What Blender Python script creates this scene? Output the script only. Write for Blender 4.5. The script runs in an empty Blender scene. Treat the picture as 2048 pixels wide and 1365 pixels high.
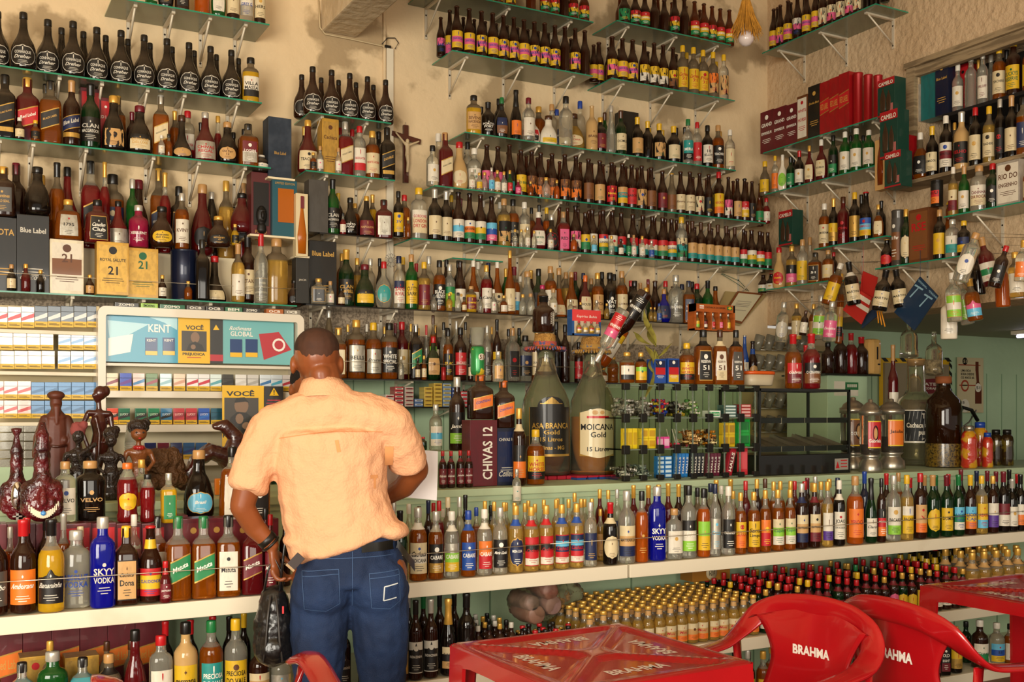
import bpy, bmesh, math, random
from mathutils import Vector, Matrix
random.seed(7)
SC = bpy.context.scene
COL = SC.collection
PI = math.pi
# ---------------------------------------------------------------- camera
FPX, YAW, CAMZ, HORIZON = 2100.0, math.radians(28.6), 1.45, 826.0
cd = bpy.data.cameras.new('camera'); cam = bpy.data.objects.new('camera', cd); COL.objects.link(cam)
cam.location = (0, 0, CAMZ); cam.rotation_euler = (PI/2, 0, -YAW)
cd.sensor_width = 36; cd.lens = FPX/2048*36; cd.shift_y = (HORIZON-682.5)/2048
cd.clip_start = .05; cd.clip_end = 200
SC.camera = cam
# ---------------------------------------------------------------- light
SC.view_settings.view_transform = 'Standard'; SC.view_settings.look = 'None'
SC.view_settings.gamma = 1; SC.view_settings.use_curve_mapping = False
SC.view_settings.exposure = -0.1
W = bpy.data.worlds.new('street_daylight'); SC.world = W; W.use_nodes = True
bg = W.node_tree.nodes['Background']; bg.inputs[0].default_value = (1.0, .92, .80, 1); bg.inputs[1].default_value = .60
def area(name, loc, target, sx, sy, power, col):
    l = bpy.data.lights.new(name, 'AREA'); l.shape = 'RECTANGLE'; l.size = sx; l.size_y = sy
    l.energy = power; l.color = col
    o = bpy.data.objects.new(name, l); COL.objects.link(o); o.location = loc
    o.rotation_euler = (Vector(target)-Vector(loc)).to_track_quat('-Z', 'Y').to_euler()
    return o
area('doorway_daylight', (-2.9, -1.6, 1.9), (1.6, 5.0, 1.5), 3.0, 2.6, 540, (1, .93, .80))
area('street_door_daylight', (1.2, -3.4, 2.1), (2.6, 5.2, 1.7), 3.2, 2.4, 190, (1, .93, .80))
# ---------------------------------------------------------------- colours and materials
def lin(c):
    return c/12.92 if c <= .04045 else ((c+.055)/1.055)**2.4
def rgb(h):
    h = h.lstrip('#'); return tuple(lin(int(h[i:i+2], 16)/255) for i in (0, 2, 4))+(1,)
MATS = {}
def mat(name, color, rough=.5, metal=0, trans=0, coat=0, ior=1.45, emit=0, bump=0, bscale=40, noise=0, nscale=6, ncol=None, spec=.5, nlo=.45, nhi=.6, aniso=None):
    if name in MATS: return MATS[name]
    m = bpy.data.materials.new(name); m.use_nodes = True; nt = m.node_tree
    b = nt.nodes['Principled BSDF']; I = b.inputs
    c = rgb(color) if isinstance(color, str) else color
    I['Base Color'].default_value = c; I['Roughness'].default_value = rough; I['Metallic'].default_value = metal
    I['Transmission Weight'].default_value = trans; I['Coat Weight'].default_value = coat; I['Coat Roughness'].default_value = .05
    I['IOR'].default_value = ior; I['Specular IOR Level'].default_value = spec
    if emit: I['Emission Color'].default_value = c; I['Emission Strength'].default_value = emit
    if noise or bump:
        tc = nt.nodes.new('ShaderNodeTexCoord'); n = nt.nodes.new('ShaderNodeTexNoise')
        n.inputs['Detail'].default_value = 6
        mp = nt.nodes.new('ShaderNodeMapping'); nt.links.new(tc.outputs['Object'], mp.inputs[0]); nt.links.new(mp.outputs[0], n.inputs['Vector'])
        if aniso: mp.inputs['Scale'].default_value = aniso
    if noise:
        n.inputs['Scale'].default_value = nscale
        r = nt.nodes.new('ShaderNodeValToRGB'); e = r.color_ramp.elements
        e[0].position = nlo; e[1].position = nhi
        e[0].color = c; c2 = rgb(ncol) if isinstance(ncol, str) else (ncol or c); e[1].color = tuple(c[i]*(1-noise)+c2[i]*noise for i in range(3))+(1,)
        nt.links.new(n.outputs['Fac'], r.inputs[0]); nt.links.new(r.outputs[0], I['Base Color'])
    if bump:
        n2 = nt.nodes.new('ShaderNodeTexNoise'); n2.inputs['Scale'].default_value = bscale; n2.inputs['Detail'].default_value = 4
        nt.links.new(mp.outputs[0], n2.inputs['Vector'])
        bp = nt.nodes.new('ShaderNodeBump'); bp.inputs['Strength'].default_value = bump; bp.inputs['Distance'].default_value = .02
        nt.links.new(n2.outputs['Fac'], bp.inputs['Height']); nt.links.new(bp.outputs[0], I['Normal'])
    MATS[name] = m; return m
def glassmat(name, color, trans, rough=.08, dust=.5):
    """bottle glass with its liquid; dust settles on the shoulders (up-facing glass)."""
    if name in MATS: return MATS[name]
    m = bpy.data.materials.new(name); m.use_nodes = True; nt = m.node_tree
    b = nt.nodes['Principled BSDF']; I = b.inputs; c = rgb(color)
    I['Transmission Weight'].default_value = trans; I['IOR'].default_value = 1.36
    I['Coat Weight'].default_value = .2; I['Coat Roughness'].default_value = .03
    g = nt.nodes.new('ShaderNodeNewGeometry'); s = nt.nodes.new('ShaderNodeSeparateXYZ'); nt.links.new(g.outputs['Normal'], s.inputs[0])
    tc = nt.nodes.new('ShaderNodeTexCoord')
    n = nt.nodes.new('ShaderNodeTexNoise'); n.inputs['Scale'].default_value = 3; n.inputs['Detail'].default_value = 5; nt.links.new(tc.outputs['Object'], n.inputs['Vector'])
    mr = nt.nodes.new('ShaderNodeMapRange'); mr.inputs['From Min'].default_value = .04; mr.inputs['From Max'].default_value = .5; mr.inputs['To Max'].default_value = dust
    nt.links.new(s.outputs['Z'], mr.inputs['Value'])
    mu = nt.nodes.new('ShaderNodeMath'); mu.operation = 'MULTIPLY'; nt.links.new(mr.outputs[0], mu.inputs[0])
    m2 = nt.nodes.new('ShaderNodeMath'); m2.operation = 'MULTIPLY_ADD'; m2.inputs[1].default_value = 1.1; m2.inputs[2].default_value = .1
    nt.links.new(n.outputs['Fac'], m2.inputs[0]); nt.links.new(m2.outputs[0], mu.inputs[1])
    mx = nt.nodes.new('ShaderNodeMix'); mx.data_type = 'RGBA'; mx.inputs['A'].default_value = c; mx.inputs['B'].default_value = rgb('#7c6a54')
    nt.links.new(mu.outputs[0], mx.inputs['Factor']); nt.links.new(mx.outputs['Result'], I['Base Color'])
    r2 = nt.nodes.new('ShaderNodeMapRange'); r2.inputs['To Min'].default_value = rough; r2.inputs['To Max'].default_value = .55
    nt.links.new(mu.outputs[0], r2.inputs['Value']); nt.links.new(r2.outputs[0], I['Roughness'])
    MATS[name] = m; return m
LIQ = {  # code: (word, colour, transmission)
 'K': ('black', '#120c08', 0), 'D': ('dark brown', '#2a1208', .1), 'B': ('brown', '#5a2408', .35), 'g': ('dark green', '#0c2a10', .2), 'G': ('green', '#185c20', .45),
 'A': ('amber', '#a8560a', .66), 'a': ('pale gold', '#dcb456', .75), 'C': ('clear', '#e6e2d0', .86), 'R': ('red', '#841418', .45), 'M': ('dark red', '#5a0f12', .2), 'U': ('cobalt blue', '#0c149c', .45),
 'W': ('white', '#e8dcc4', 0), 'Y': ('yellow', '#e0b020', .5), 'O': ('orange', '#c05a10', .5), 'L': ('pale blue', '#58b8c0', .5), 'P': ('pink', '#a81c48', .4), 'S': ('smoky', '#8a7a60', .6), 'T': ('tan', '#c09a62', 0),
 'N': ('navy', '#141c34', 0), 'E': ('teal', '#1e6a68', 0), 'd': ('gold', '#c89838', 0), 'r': ('scarlet', '#9c1016', 0), 'm': ('maroon', '#641620', 0), 'k': ('charcoal', '#1a1814', 0), 'w': ('cream', '#e6d8b8', 0), 'n': ('brown', '#6a3c1c', 0), 's': ('silver', '#b8b0a4', 0)}
def liq(c, dusty=True):
    w, h, t = LIQ[c]; return glassmat(('dusty_glass_' if dusty else 'glass_')+w.replace(' ', '_'), h, t, .08 if dusty else .05, (.42 if t < .8 else .25) if dusty else .06)
CAP = {'k': ('black', '#15120f', 0), 'g': ('gold', '#d8a444', .35), 's': ('silver', '#c4beb0', .45), 'r': ('red', '#b8171c', 0), 'y': ('yellow', '#e0b020', 0), 'w': ('white', '#e4dccb', 0), 'b': ('blue', '#1c3f94', 0),
 'n': ('brown', '#4a2a16', .1), 'G': ('green', '#1c7038', 0), 'o': ('orange', '#d86a20', 0), 't': ('cork', '#b98a52', 0), 'm': ('maroon', '#6c1622', 0), 'N': ('navy', '#162040', 0), 'C': ('clear', '#cfc8b8', 0), 'p': ('pink', '#b8205a', 0), 'c': ('cream', '#d8c49a', 0), 'T': ('tan', '#c09a62', 0)}
def capm(c): w, h, me = CAP[c]; return mat('cap_'+w, h, .34 if me == 0 else .28, me, coat=.2)
LAB = {'w': ('white', '#dfd5c0'), 'c': ('cream', '#d8c59a'), 'k': ('black', '#15120f'), 'r': ('red', '#c01c22'), 'y': ('yellow', '#dcb01c'), 'g': ('green', '#1f7d46'), 'b': ('blue', '#1e4b9c'), 'o': ('orange', '#e4741e'),
 'p': ('pink', '#dc5a84'), 't': ('tan', '#c79a5e'), 'n': ('brown', '#7a4a24'), 'm': ('maroon', '#701822'), 's': ('silver', '#b8b2a2'), 'd': ('gold', '#c49a48'), 'l': ('light blue', '#5fb4d4'), 'e': ('teal', '#1f8f88'), 'N': ('navy', '#18244a'), 'v': ('purple', '#58348c'), 'G': ('lime', '#8cc63a'), 'h': ('grey', '#4a4640')}
def labm(c):
    w, h = LAB[c]
    if c in 'sd': return mat('paper_'+w, h, .35, .45, noise=.25, nscale=9, ncol='#6a5432')
    return mat('paper_'+w, h, .48, coat=.25, noise=.22, nscale=7, ncol='#5a4630', nlo=.5, nhi=.8)
def tornm(c):
    w, h = LAB[c]; return mat('torn_paper_'+w, h, .6, noise=1, nscale=5.5, ncol='#17100a', nlo=.54, nhi=.56)
for k_, v_ in list(LAB.items()):
    LIQ.setdefault(k_, (v_[0], v_[1], 0)); CAP.setdefault(k_, (v_[0], v_[1], 0))
for k_, v_ in list(LIQ.items()): LAB.setdefault(k_, v_[:2]); CAP.setdefault(k_, (v_[0], v_[1], 0))
for k_, v_ in list(LAB.items()): LIQ.setdefault(k_, (v_[0], v_[1], 0))
# ---------------------------------------------------------------- mesh helpers
def newobj(name, me, parent=None, loc=None, rot=None):
    o = bpy.data.objects.new(name, me); COL.objects.link(o)
    if parent is not None: o.parent = parent
    if loc is not None: o.location = loc
    if rot is not None: o.rotation_euler = rot
    return o
def empty(name, loc=(0, 0, 0), rz=0, label=None, cat=None, group=None):
    o = bpy.data.objects.new(name, None); COL.objects.link(o); o.location = loc; o.rotation_euler = (0, 0, rz); o.empty_display_size = .05
    tag(o, label, cat, group); return o
def tag(o, label=None, cat=None, group=None, kind=None):
    if label: o['label'] = label
    if cat: o['category'] = cat
    if group: o['group'] = group
    if kind: o['kind'] = kind
    return o
def meshof(name, verts, faces, mats, fm=None, smooth=None):
    me = bpy.data.meshes.new(name); me.from_pydata([tuple(v) for v in verts], [], faces)
    for m in mats: me.materials.append(m)
    if fm: me.polygons.foreach_set('material_index', fm)
    if smooth is not None: me.polygons.foreach_set('use_smooth', [smooth]*len(faces) if isinstance(smooth, bool) else smooth)
    me.update(); return me
class MB:
    """collects shapes of one part; each shape gets a material index"""
    def __init__(s): s.v = []; s.f = []; s.m = []; s.s = []
    def add(s, v, f, mi=0, sm=False):
        b = len(s.v); s.v += [tuple(p) for p in v]; s.f += [[i+b for i in q] for q in f]; s.m += [mi]*len(f); s.s += [sm]*len(f)
    def box(s, a, b, mi=0, M=None, bev=0):
        x0, y0, z0 = a; x1, y1, z1 = b
        if bev:
            bm = bmesh.new(); bmesh.ops.create_cube(bm, size=1)
            for v in bm.verts: v.co = Vector(((x0+x1)/2+v.co.x*(x1-x0), (y0+y1)/2+v.co.y*(y1-y0), (z0+z1)/2+v.co.z*(z1-z0)))
            bmesh.ops.bevel(bm, geom=bm.edges[:], offset=bev, segments=2, affect='EDGES', profile=.6)
            bm.verts.ensure_lookup_table(); v = [p.co.copy() for p in bm.verts]; f = [[q.index for q in p.verts] for p in bm.faces]; bm.free()
            if M is not None: v = [M @ p for p in v]
            s.add(v, f, mi, False); return
        v = [Vector(p) for p in ((x0, y0, z0), (x1, y0, z0), (x1, y1, z0), (x0, y1, z0), (x0, y0, z1), (x1, y0, z1), (x1, y1, z1), (x0, y1, z1))]
        if M is not None: v = [M @ p for p in v]
        s.add(v, [(0, 3, 2, 1), (4, 5, 6, 7), (0, 1, 5, 4), (1, 2, 6, 5), (2, 3, 7, 6), (3, 0, 4, 7)], mi)
    def tube(s, pts, r, mi=0, n=8, flat=1.0, cap=True, up=Vector((0, 0, 1))):
        pts = [Vector(p) for p in pts]; k = len(pts); rs = r if isinstance(r, (list, tuple)) else [r]*k
        v = []
        for i, p in enumerate(pts):
            t = (pts[min(i+1, k-1)]-pts[max(i-1, 0)]).normalized(); a = t.cross(up)
            if a.length < 1e-4: a = t.cross(Vector((1, 0, 0)))
            a.normalize(); b = t.cross(a).normalized()
            for j in range(n):
                q = 2*PI*j/n; v.append(p+a*math.cos(q)*rs[i]+b*math.sin(q)*rs[i]*flat)
        f = [(i*n+j, i*n+(j+1) % n, (i+1)*n+(j+1) % n, (i+1)*n+j) for i in range(k-1) for j in range(n)]
        if cap: f += [list(range(n))[::-1], [(k-1)*n+j for j in range(n)]]
        s.add(v, f, mi, True)
    def lathe(s, prof, n=20, mi=0, sx=1, sy=1, M=None, ne=2.0, cap=True, mis=None):
        v = []
        for z, r in prof:
            for j in range(n):
                q = 2*PI*j/n; c, d = math.cos(q), math.sin(q); k = (abs(c)**ne+abs(d)**ne)**(-1/ne)
                p = Vector((c*k*r*sx, d*k*r*sy, z)); v.append(M @ p if M is not None else p)
        f = []; ms = []
        for i in range(len(prof)-1):
            for j in range(n):
                f.append((i*n+j, i*n+(j+1) % n, (i+1)*n+(j+1) % n, (i+1)*n+j)); ms.append(mis[i] if mis else mi)
        if cap:
            if prof[0][1] > 1e-4: f.append(list(range(n))[::-1]); ms.append(mis[0] if mis else mi)
            if prof[-1][1] > 1e-4: f.append([(len(prof)-1)*n+j for j in range(n)]); ms.append(mis[-1] if mis else mi)
        b = len(s.v); s.v += [tuple(p) for p in v]; s.f += [[i+b for i in q] for q in f]; s.m += ms; s.s += [True]*len(f)
    def text(s, string, cx, cz, w, h, y, mi=0, M=None, shear=0, bold=0):
        tv, tf = text_geo(string, bold)
        v = [Vector((cx+(x-.5)*w+shear*(z-.5)*h, y, cz+(z-.5)*h)) for x, z in tv]
        if M is not None: v = [M @ p for p in v]
        s.add(v, tf, mi)
    def build(s, name, mats, parent=None, loc=None, rot=None):
        return newobj(name, meshof(name, s.v, s.f, mats if isinstance(mats, (list, tuple)) else [mats], s.m, s.s), parent, loc, rot)
TEXT = {}
def text_geo(string, bold=0):
    k = (string, bold)
    if k in TEXT: return TEXT[k]
    c = bpy.data.curves.new('lettering', 'FONT'); c.body = string; c.resolution_u = 2; c.fill_mode = 'FRONT'; c.offset = bold
    o = bpy.data.objects.new('lettering', c); me = bpy.data.meshes.new_from_object(o)
    xs = [v.co.x for v in me.vertices] or [0, 1]; ys = [v.co.y for v in me.vertices] or [0, 1]
    x0, x1, y0, y1 = min(xs), max(xs), min(ys), max(ys); W_ = max(x1-x0, 1e-3); H_ = max(y1-y0, 1e-3)
    r = ([((v.co.x-x0)/W_, (v.co.y-y0)/H_) for v in me.vertices], [tuple(p.vertices) for p in me.polygons])
    TASP[string] = W_/H_
    bpy.data.meshes.remove(me); bpy.data.objects.remove(o); bpy.data.curves.remove(c)
    TEXT[k] = r; return r
TASP = {}
# ---------------------------------------------------------------- where a pixel of the photograph lies in the room
FX, FY = math.sin(YAW), math.cos(YAW)
def ray(px, py=HORIZON):
    u = (px-1024)/FPX
    return FX+u*FY, FY-u*FX, (HORIZON-py)/FPX
def onY(px, py, Y):
    x, y, z = ray(px, py); k = Y/y; return Vector((x*k, Y, CAMZ+z*k)), k
def onX(px, py, X):
    x, y, z = ray(px, py); k = X/x; return Vector((X, y*k, CAMZ+z*k)), k
def onZ(px, py, Z):
    x, y, z = ray(px, py); k = (Z-CAMZ)/z; return Vector((x*k, y*k, Z)), k
# ---------------------------------------------------------------- bottles: unit size (1 wide, 1 high), scaled by their root
# profile, superellipse exponent, depth ratio, cap start, cap radius, label zone, label half angle, object name, noun, segments
BT = {
 'w': ([(0, .40), (.012, .48), (.03, .5), (.56, .5), (.62, .47), (.67, .38), (.71, .27), (.75, .205), (.80, .185), (.97, .175), (.975, .195), (.99, .195)], 2, 1, .82, .205, (.10, .47), 1.15, 'wine_bottle', 'tall bottle', 20),
 'v': ([(0, .42), (.012, .48), (.025, .5), (.60, .5), (.655, .47), (.70, .38), (.735, .26), (.77, .205), (.83, .19), (.97, .185)], 2, 1, .86, .222, (.10, .52), 1.1, 'spirit_bottle', 'spirit bottle', 20),
 'b': ([(0, .42), (.012, .48), (.025, .5), (.50, .5), (.56, .47), (.62, .39), (.70, .27), (.78, .225), (.94, .185), (.955, .21), (.975, .21)], 2, 1, .968, .225, (.09, .45), 1.15, 'beer_bottle', 'long-necked bottle', 18),
 'd': ([(0, .38), (.02, .46), (.05, .5), (.28, .5), (.38, .48), (.47, .41), (.55, .30), (.63, .215), (.73, .165), (.97, .145)], 2, .8, .88, .165, (.05, .40), 1.05, 'brandy_bottle', 'bulbous bottle', 20),
 'q': ([(0, .44), (.012, .49), (.03, .5), (.62, .5), (.67, .46), (.71, .36), (.745, .24), (.78, .19), (.97, .18)], 5, 1, .85, .21, (.08, .56), .66, 'whisky_bottle', 'square bottle', 24),
 's': ([(0, .42), (.012, .48), (.03, .5), (.66, .5), (.71, .47), (.75, .38), (.775, .25), (.81, .21), (.97, .20)], 2.6, .8, .87, .24, (.12, .56), 1.0, 'gin_bottle', 'broad-shouldered bottle', 20),
 'r': ([(0, .26), (.02, .36), (.08, .44), (.18, .49), (.30, .5), (.42, .48), (.52, .42), (.60, .32), (.66, .21), (.71, .155), (.97, .14)], 2.3, .6, .85, .165, (.12, .50), .82, 'flask_bottle', 'rounded flask', 22),
 'c': ([(0, .40), (.012, .47), (.03, .5), (.40, .5), (.50, .45), (.58, .36), (.66, .26), (.74, .195), (.90, .17), (.97, .2)], 2, 1, .66, .285, (.10, .38), 1.1, 'champagne_bottle', 'foil-necked bottle', 20),
 'm': ([(0, .42), (.03, .5), (.50, .5), (.60, .42), (.68, .26), (.76, .2), (.97, .19)], 2, 1, .84, .24, (.10, .46), 1.1, 'miniature_bottle', 'miniature bottle', 12),
 'p': ([(0, .40), (.03, .49), (.10, .5), (.20, .46), (.32, .34), (.44, .22), (.58, .16), (.97, .13)], 2, .8, .86, .17, (.05, .25), .9, 'decanter_bottle', 'bell-shaped bottle', 20),
 'e': ([(0, .30), (.02, .40), (.07, .48), (.14, .5), (.36, .48), (.52, .38), (.60, .30), (.66, .22), (.74, .19), (.97, .18)], 2, .7, .87, .205, (.10, .40), .9, 'flask_bottle', 'onion-shaped bottle', 20),
 'j': ([(0, .40), (.03, .5), (.12, .5), (.16, .46), (.34, .46), (.40, .5), (.62, .5), (.72, .42), (.82, .28), (.88, .2), (.97, .2)], 2, 1, .89, .25, (.2, .5), 1.0, 'plastic_bottle', 'plastic bottle', 20),
 'y': ([(0, .44), (.02, .5), (.30, .49), (.55, .44), (.66, .41), (.70, .34), (.735, .2), (.79, .16), (.97, .15)], 4, .7, .86, .175, (.08, .60), .6, 'whisky_bottle', 'tapered square bottle', 24),
}
MESHC = {}
def body_mesh(t, lc, dusty=True):
    k = ('body', t, lc, dusty)
    if k in MESHC: return MESHC[k]
    prof, ne, dp, zc, cr, lz, la, nm, noun, n = BT[t]
    prof = [(z, r) for z, r in prof]+[(prof[-1][0]+.003, 0)]
    mb = MB(); fill = {'a': .66, 'A': .68, 'Y': .66, 'C': .7, 'O': .7, 'R': .7, 'L': .7}.get(lc, 2)
    if t in 'dc': fill = 2
    mis = [0 if (prof[i][0]+prof[i+1][0])/2 < fill else 1 for i in range(len(prof)-1)]
    mb.lathe(prof, n, 0, 1, dp, None, ne, True, mis)
    m = meshof('body', mb.v, mb.f, [liq(lc, dusty), liq('S' if lc in 'AaYO' and dusty else 'C', dusty)], mb.m, mb.s); MESHC[k] = m; return m
def cap_mesh(t, cc):
    k = ('cap', t, cc)
    if k in MESHC: return MESHC[k]
    prof, ne, dp, zc, cr, lz, la, nm, noun, n = BT[t]; mb = MB(); d = 1 if t not in 'qyr' else .8
    if t == 'b': P = [(zc-.004, cr*1.02), (zc+.004, cr*1.1), (zc+.02, cr), (.998, cr*.85), (1, 0)]
    elif t == 'c': P = [(zc, cr), (.78, .225), (.90, .2), (.93, .24), (.99, .23), (1, 0)]
    elif t == 'w': P = [(zc, cr), (.955, cr), (.96, cr*1.08), (.985, cr*1.08), (.997, cr), (1, 0)]
    else: P = [(zc, cr*.96), (zc+.006, cr), (.9+zc*.05, cr), (.985, cr*.98), (.997, cr*.88), (1, 0)]
    mb.lathe(P, 14, 0, 1, 1); m = meshof('cap', mb.v, mb.f, [capm(cc)], mb.m, mb.s); MESHC[k] = m; return m
def prof_r(prof, z):
    for (z0, r0), (z1, r1) in zip(prof, prof[1:]):
        if z0 <= z <= z1: return r0+(r1-r0)*(z-z0)/max(z1-z0, 1e-6)
    return prof[-1][1]
def surf(t, th, z, k=1.0):
    prof, ne, dp = BT[t][:3]; r = prof_r(prof, z)*k; c, d = math.sin(th), math.cos(th)
    q = (abs(c)**ne+abs(d)**ne)**(-1/ne)
    return Vector((c*q*r, -d*q*r*dp, z))
INK = {'k': '#17120e', 'w': '#f2ecdc', 'r': '#b4161c', 'd': '#c89a48', 's': '#cfc8b8', 'b': '#1c3c8c', 'g': '#17603a', 'y': '#ecc020', 'n': '#5c3418', 'o': '#dc6418'}
for k_, v_ in LAB.items(): INK.setdefault(k_, v_[1])
def inkm(c): return mat('ink_'+c, INK[c], .45)
def label_mesh(t, spec, asp):
    """asp = real height / real width of the bottle"""
    k = ('label', t, spec, round(asp, 1))
    if k in MESHC: return MESHC[k]
    f = spec.split(';'); bands = f[0]; ink = f[1] if len(f) > 1 and f[1] else 'k'; lines = f[2].replace('_', ' ').split('/') if len(f) > 2 and f[2] else []
    mode = ''
    while bands[0] in '(/!=~^|': mode += bands[0]; bands = bands[1:]
    prof, ne, dp, zc, cr, (z0, z1), la = BT[t][:7]
    mats, mi = [], {}
    def MI(m):
        if m.name not in mi: mi[m.name] = len(mats); mats.append(m)
        return mi[m.name]
    pm = tornm if '!' in mode else labm
    mb = MB(); nu = 10; zm = (z0+z1)/2; hz = (z1-z0)/2
    if '/' in mode:   # slanted band with thin gold edges
        sl = .10; zc0 = zm+.06
        def patch(a, b, m, kk):
            vv = []
            for j in (a, b):
                for i in range(nu+1):
                    th = (i/nu*2-1)*la*1.1; vv.append(surf(t, th, zc0+j*hz*.5+sl*(i/nu-.5), kk))
            mb.add(vv, [(i, i+1, nu+2+i, nu+1+i) for i in range(nu)], MI(m), True)
        patch(-1.12, 1.12, labm('d'), 1.018); patch(-.98, .98, pm(bands[0]), 1.026)
        if len(bands) > 1:
            vv = [surf(t, (i/nu*2-1)*la, z, 1.018) for z in (z0+.02, z0+.09) for i in range(nu+1)]
            mb.add(vv, [(i, i+1, nu+2+i, nu+1+i) for i in range(nu)], MI(pm(bands[1])), True)
        tz0, tz1, tw = zc0-hz*.38, zc0+hz*.38, la*.85
        Mp = lambda x, z: surf(t, x*tw, z+sl*.5*x*.8, 1.036)
    else:
        nb = len(bands); oval = '(' in mode; nv = 12 if oval else max(nb*2, 4)
        if '=' in mode:  # border
            vv = []
            for j in range(nv+1):
                zz = -1+2*j/nv; wq = math.sqrt(max(0, 1-zz*zz)) if oval else 1
                for i in range(nu+1): vv.append(surf(t, (i/nu*2-1)*la*1.05*wq, zm+zz*hz*1.06, 1.016))
            mb.add(vv, [(r*(nu+1)+i, r*(nu+1)+i+1, (r+1)*(nu+1)+i+1, (r+1)*(nu+1)+i) for r in range(nv) for i in range(nu)], MI(inkm(ink if ink in 'dkrs' else 'd')), True)
        for j in range(nv if bands != '-' else 0):
            a, b = -1+2*j/nv, -1+2*(j+1)/nv; c = bands[min(nb-1, int((nv-1-j)*nb/nv))]
            wa = math.sqrt(max(0, 1-a*a)) if oval else 1; wb = math.sqrt(max(0, 1-b*b)) if oval else 1
            if '^' in mode: ar = lambda x: 1 if x < .45 else math.sqrt(max(0, 1-((x-.45)/.55)**2)); wa, wb = ar(a), ar(b)
            vv = [surf(t, (i/nu*2-1)*la*w_, zm+z_*hz, 1.024) for z_, w_ in ((a, wa), (b, wb)) for i in range(nu+1)]
            mb.add(vv, [(i, i+1, nu+2+i, nu+1+i) for i in range(nu)], MI(pm(c)), True)
        tz0, tz1, tw = zm-hz*.62, zm+hz*.62, la*(.62 if oval else .80)
        Mp = lambda x, z: surf(t, x*tw, z, 1.034)
    if '/' in mode: emb = False
    else: emb = len(lines) < 3
    im = MI(inkm(ink))
    if lines:
        L = len(lines); top = tz1; 
        if L == 1 and '/' not in mode: tz0, tz1 = zm-hz*.16, zm+hz*.22
        if L == 2 and '/' not in mode: tz0, tz1 = zm-hz*.40, zm+hz*.45
        step = (tz1-tz0)/L
        for q, s_ in enumerate(lines):
            it = s_.startswith('~'); s_ = s_[1:] if it else s_
            if not s_: continue
            tv, tf = text_geo(s_, .02); ta = TASP[s_]
            zt = tz1-q*step; zb = zt-step*.80
            hreal = (zt-zb)*asp; wfull = 2*tw*.5; wn = min(1.0, ta*hreal*1.25/wfull)
            hn = min(zt-zb, wn*wfull/ta/asp*1.5); zmid = (zt+zb)/2
            vv = []
            for x, z in tv:
                xx = (x*2-1)*wn + ((z-.5)*.22*wn if it else 0); vv.append(Mp(max(-1.1, min(1.1, xx)), zmid+(z-.5)*hn))
            mb.add(vv, tf, im)
    if emb:   # emblem above and fine print rules below the words
        zz = zm+hz*(.62 if lines else .30); hv = sum(map(ord, spec)) % 5; rr = hz*(.18, .12, .20, .15, .10)[hv]
        vv = [Mp(0, zz)]+[Mp(math.cos(a_)*rr*asp/(tw*.5)*.9, zz+math.sin(a_)*rr) for a_ in [2*PI*i/10 for i in range(10)]]
        if hv == 1: vv = [vv[0]]+[Mp(x_*rr*3, zz+y_*rr) for x_, y_ in ((1, -.4), (1, .5), (.5, .2), (.25, 1), (0, .3), (-.25, 1), (-.5, .2), (-1, .5), (-1, -.4), (0, -.8))]
        if hv == 2: vv = [vv[0]]+[Mp(x_*rr*1.6, zz+y_*rr) for x_, y_ in ((1, 1), (0, 1.2), (-1, 1), (-1, 0), (-.8, -.5), (-.4, -.9), (0, -1.2), (.4, -.9), (.8, -.5), (1, 0))]
        if hv == 3: vv = [vv[0]]+[Mp(x_*rr*3.4, zz+y_*rr) for x_, y_ in ((1, -.3), (1, .3), (.4, .3), (0, .9), (-.4, .3), (-1, .3), (-1, -.3), (-.4, -.3), (0, -.9), (.4, -.3))]
        mb.add(vv, [(0, 1+i, 1+(i+1) % 10) for i in range(10)], MI(inkm('rnkdb'[(hv*3+len(spec)) % 5] if ink == 'k' else ink)))
        for zl, wl in ((-.52, .5), (-.66, .62), (-.80, .34)):
            z_ = zm+hz*zl; vv = [Mp(x, y) for y in (z_-hz*.018, z_+hz*.018) for x in (-wl, -wl*.5, 0, wl*.5, wl)]
            mb.add(vv, [(i, i+1, i+6, i+5) for i in range(4)], im)
    m = meshof('label', mb.v, mb.f, mats, mb.m, mb.s); MESHC[k] = m; return m
def neck_mesh(t, c):
    k = ('neck', t, c)
    if k in MESHC: return MESHC[k]
    zc = BT[t][3]; a, b = (zc-.16, zc-.07) if t not in 'bk' else ((.70, .82) if t == 'b' else (.78, .89))
    mb = MB(); vv = [surf(t, 2*PI*i/16, z, 1.05) for z in (a, (a+b)/2, b) for i in range(16)]
    mb.add(vv, [(r*16+i, r*16+(i+1) % 16, (r+1)*16+(i+1) % 16, (r+1)*16+i) for r in range(2) for i in range(16)], 0, True)
    m = meshof('neck_label', mb.v, mb.f, [labm(c)], mb.m, mb.s); MESHC[k] = m; return m
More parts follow.
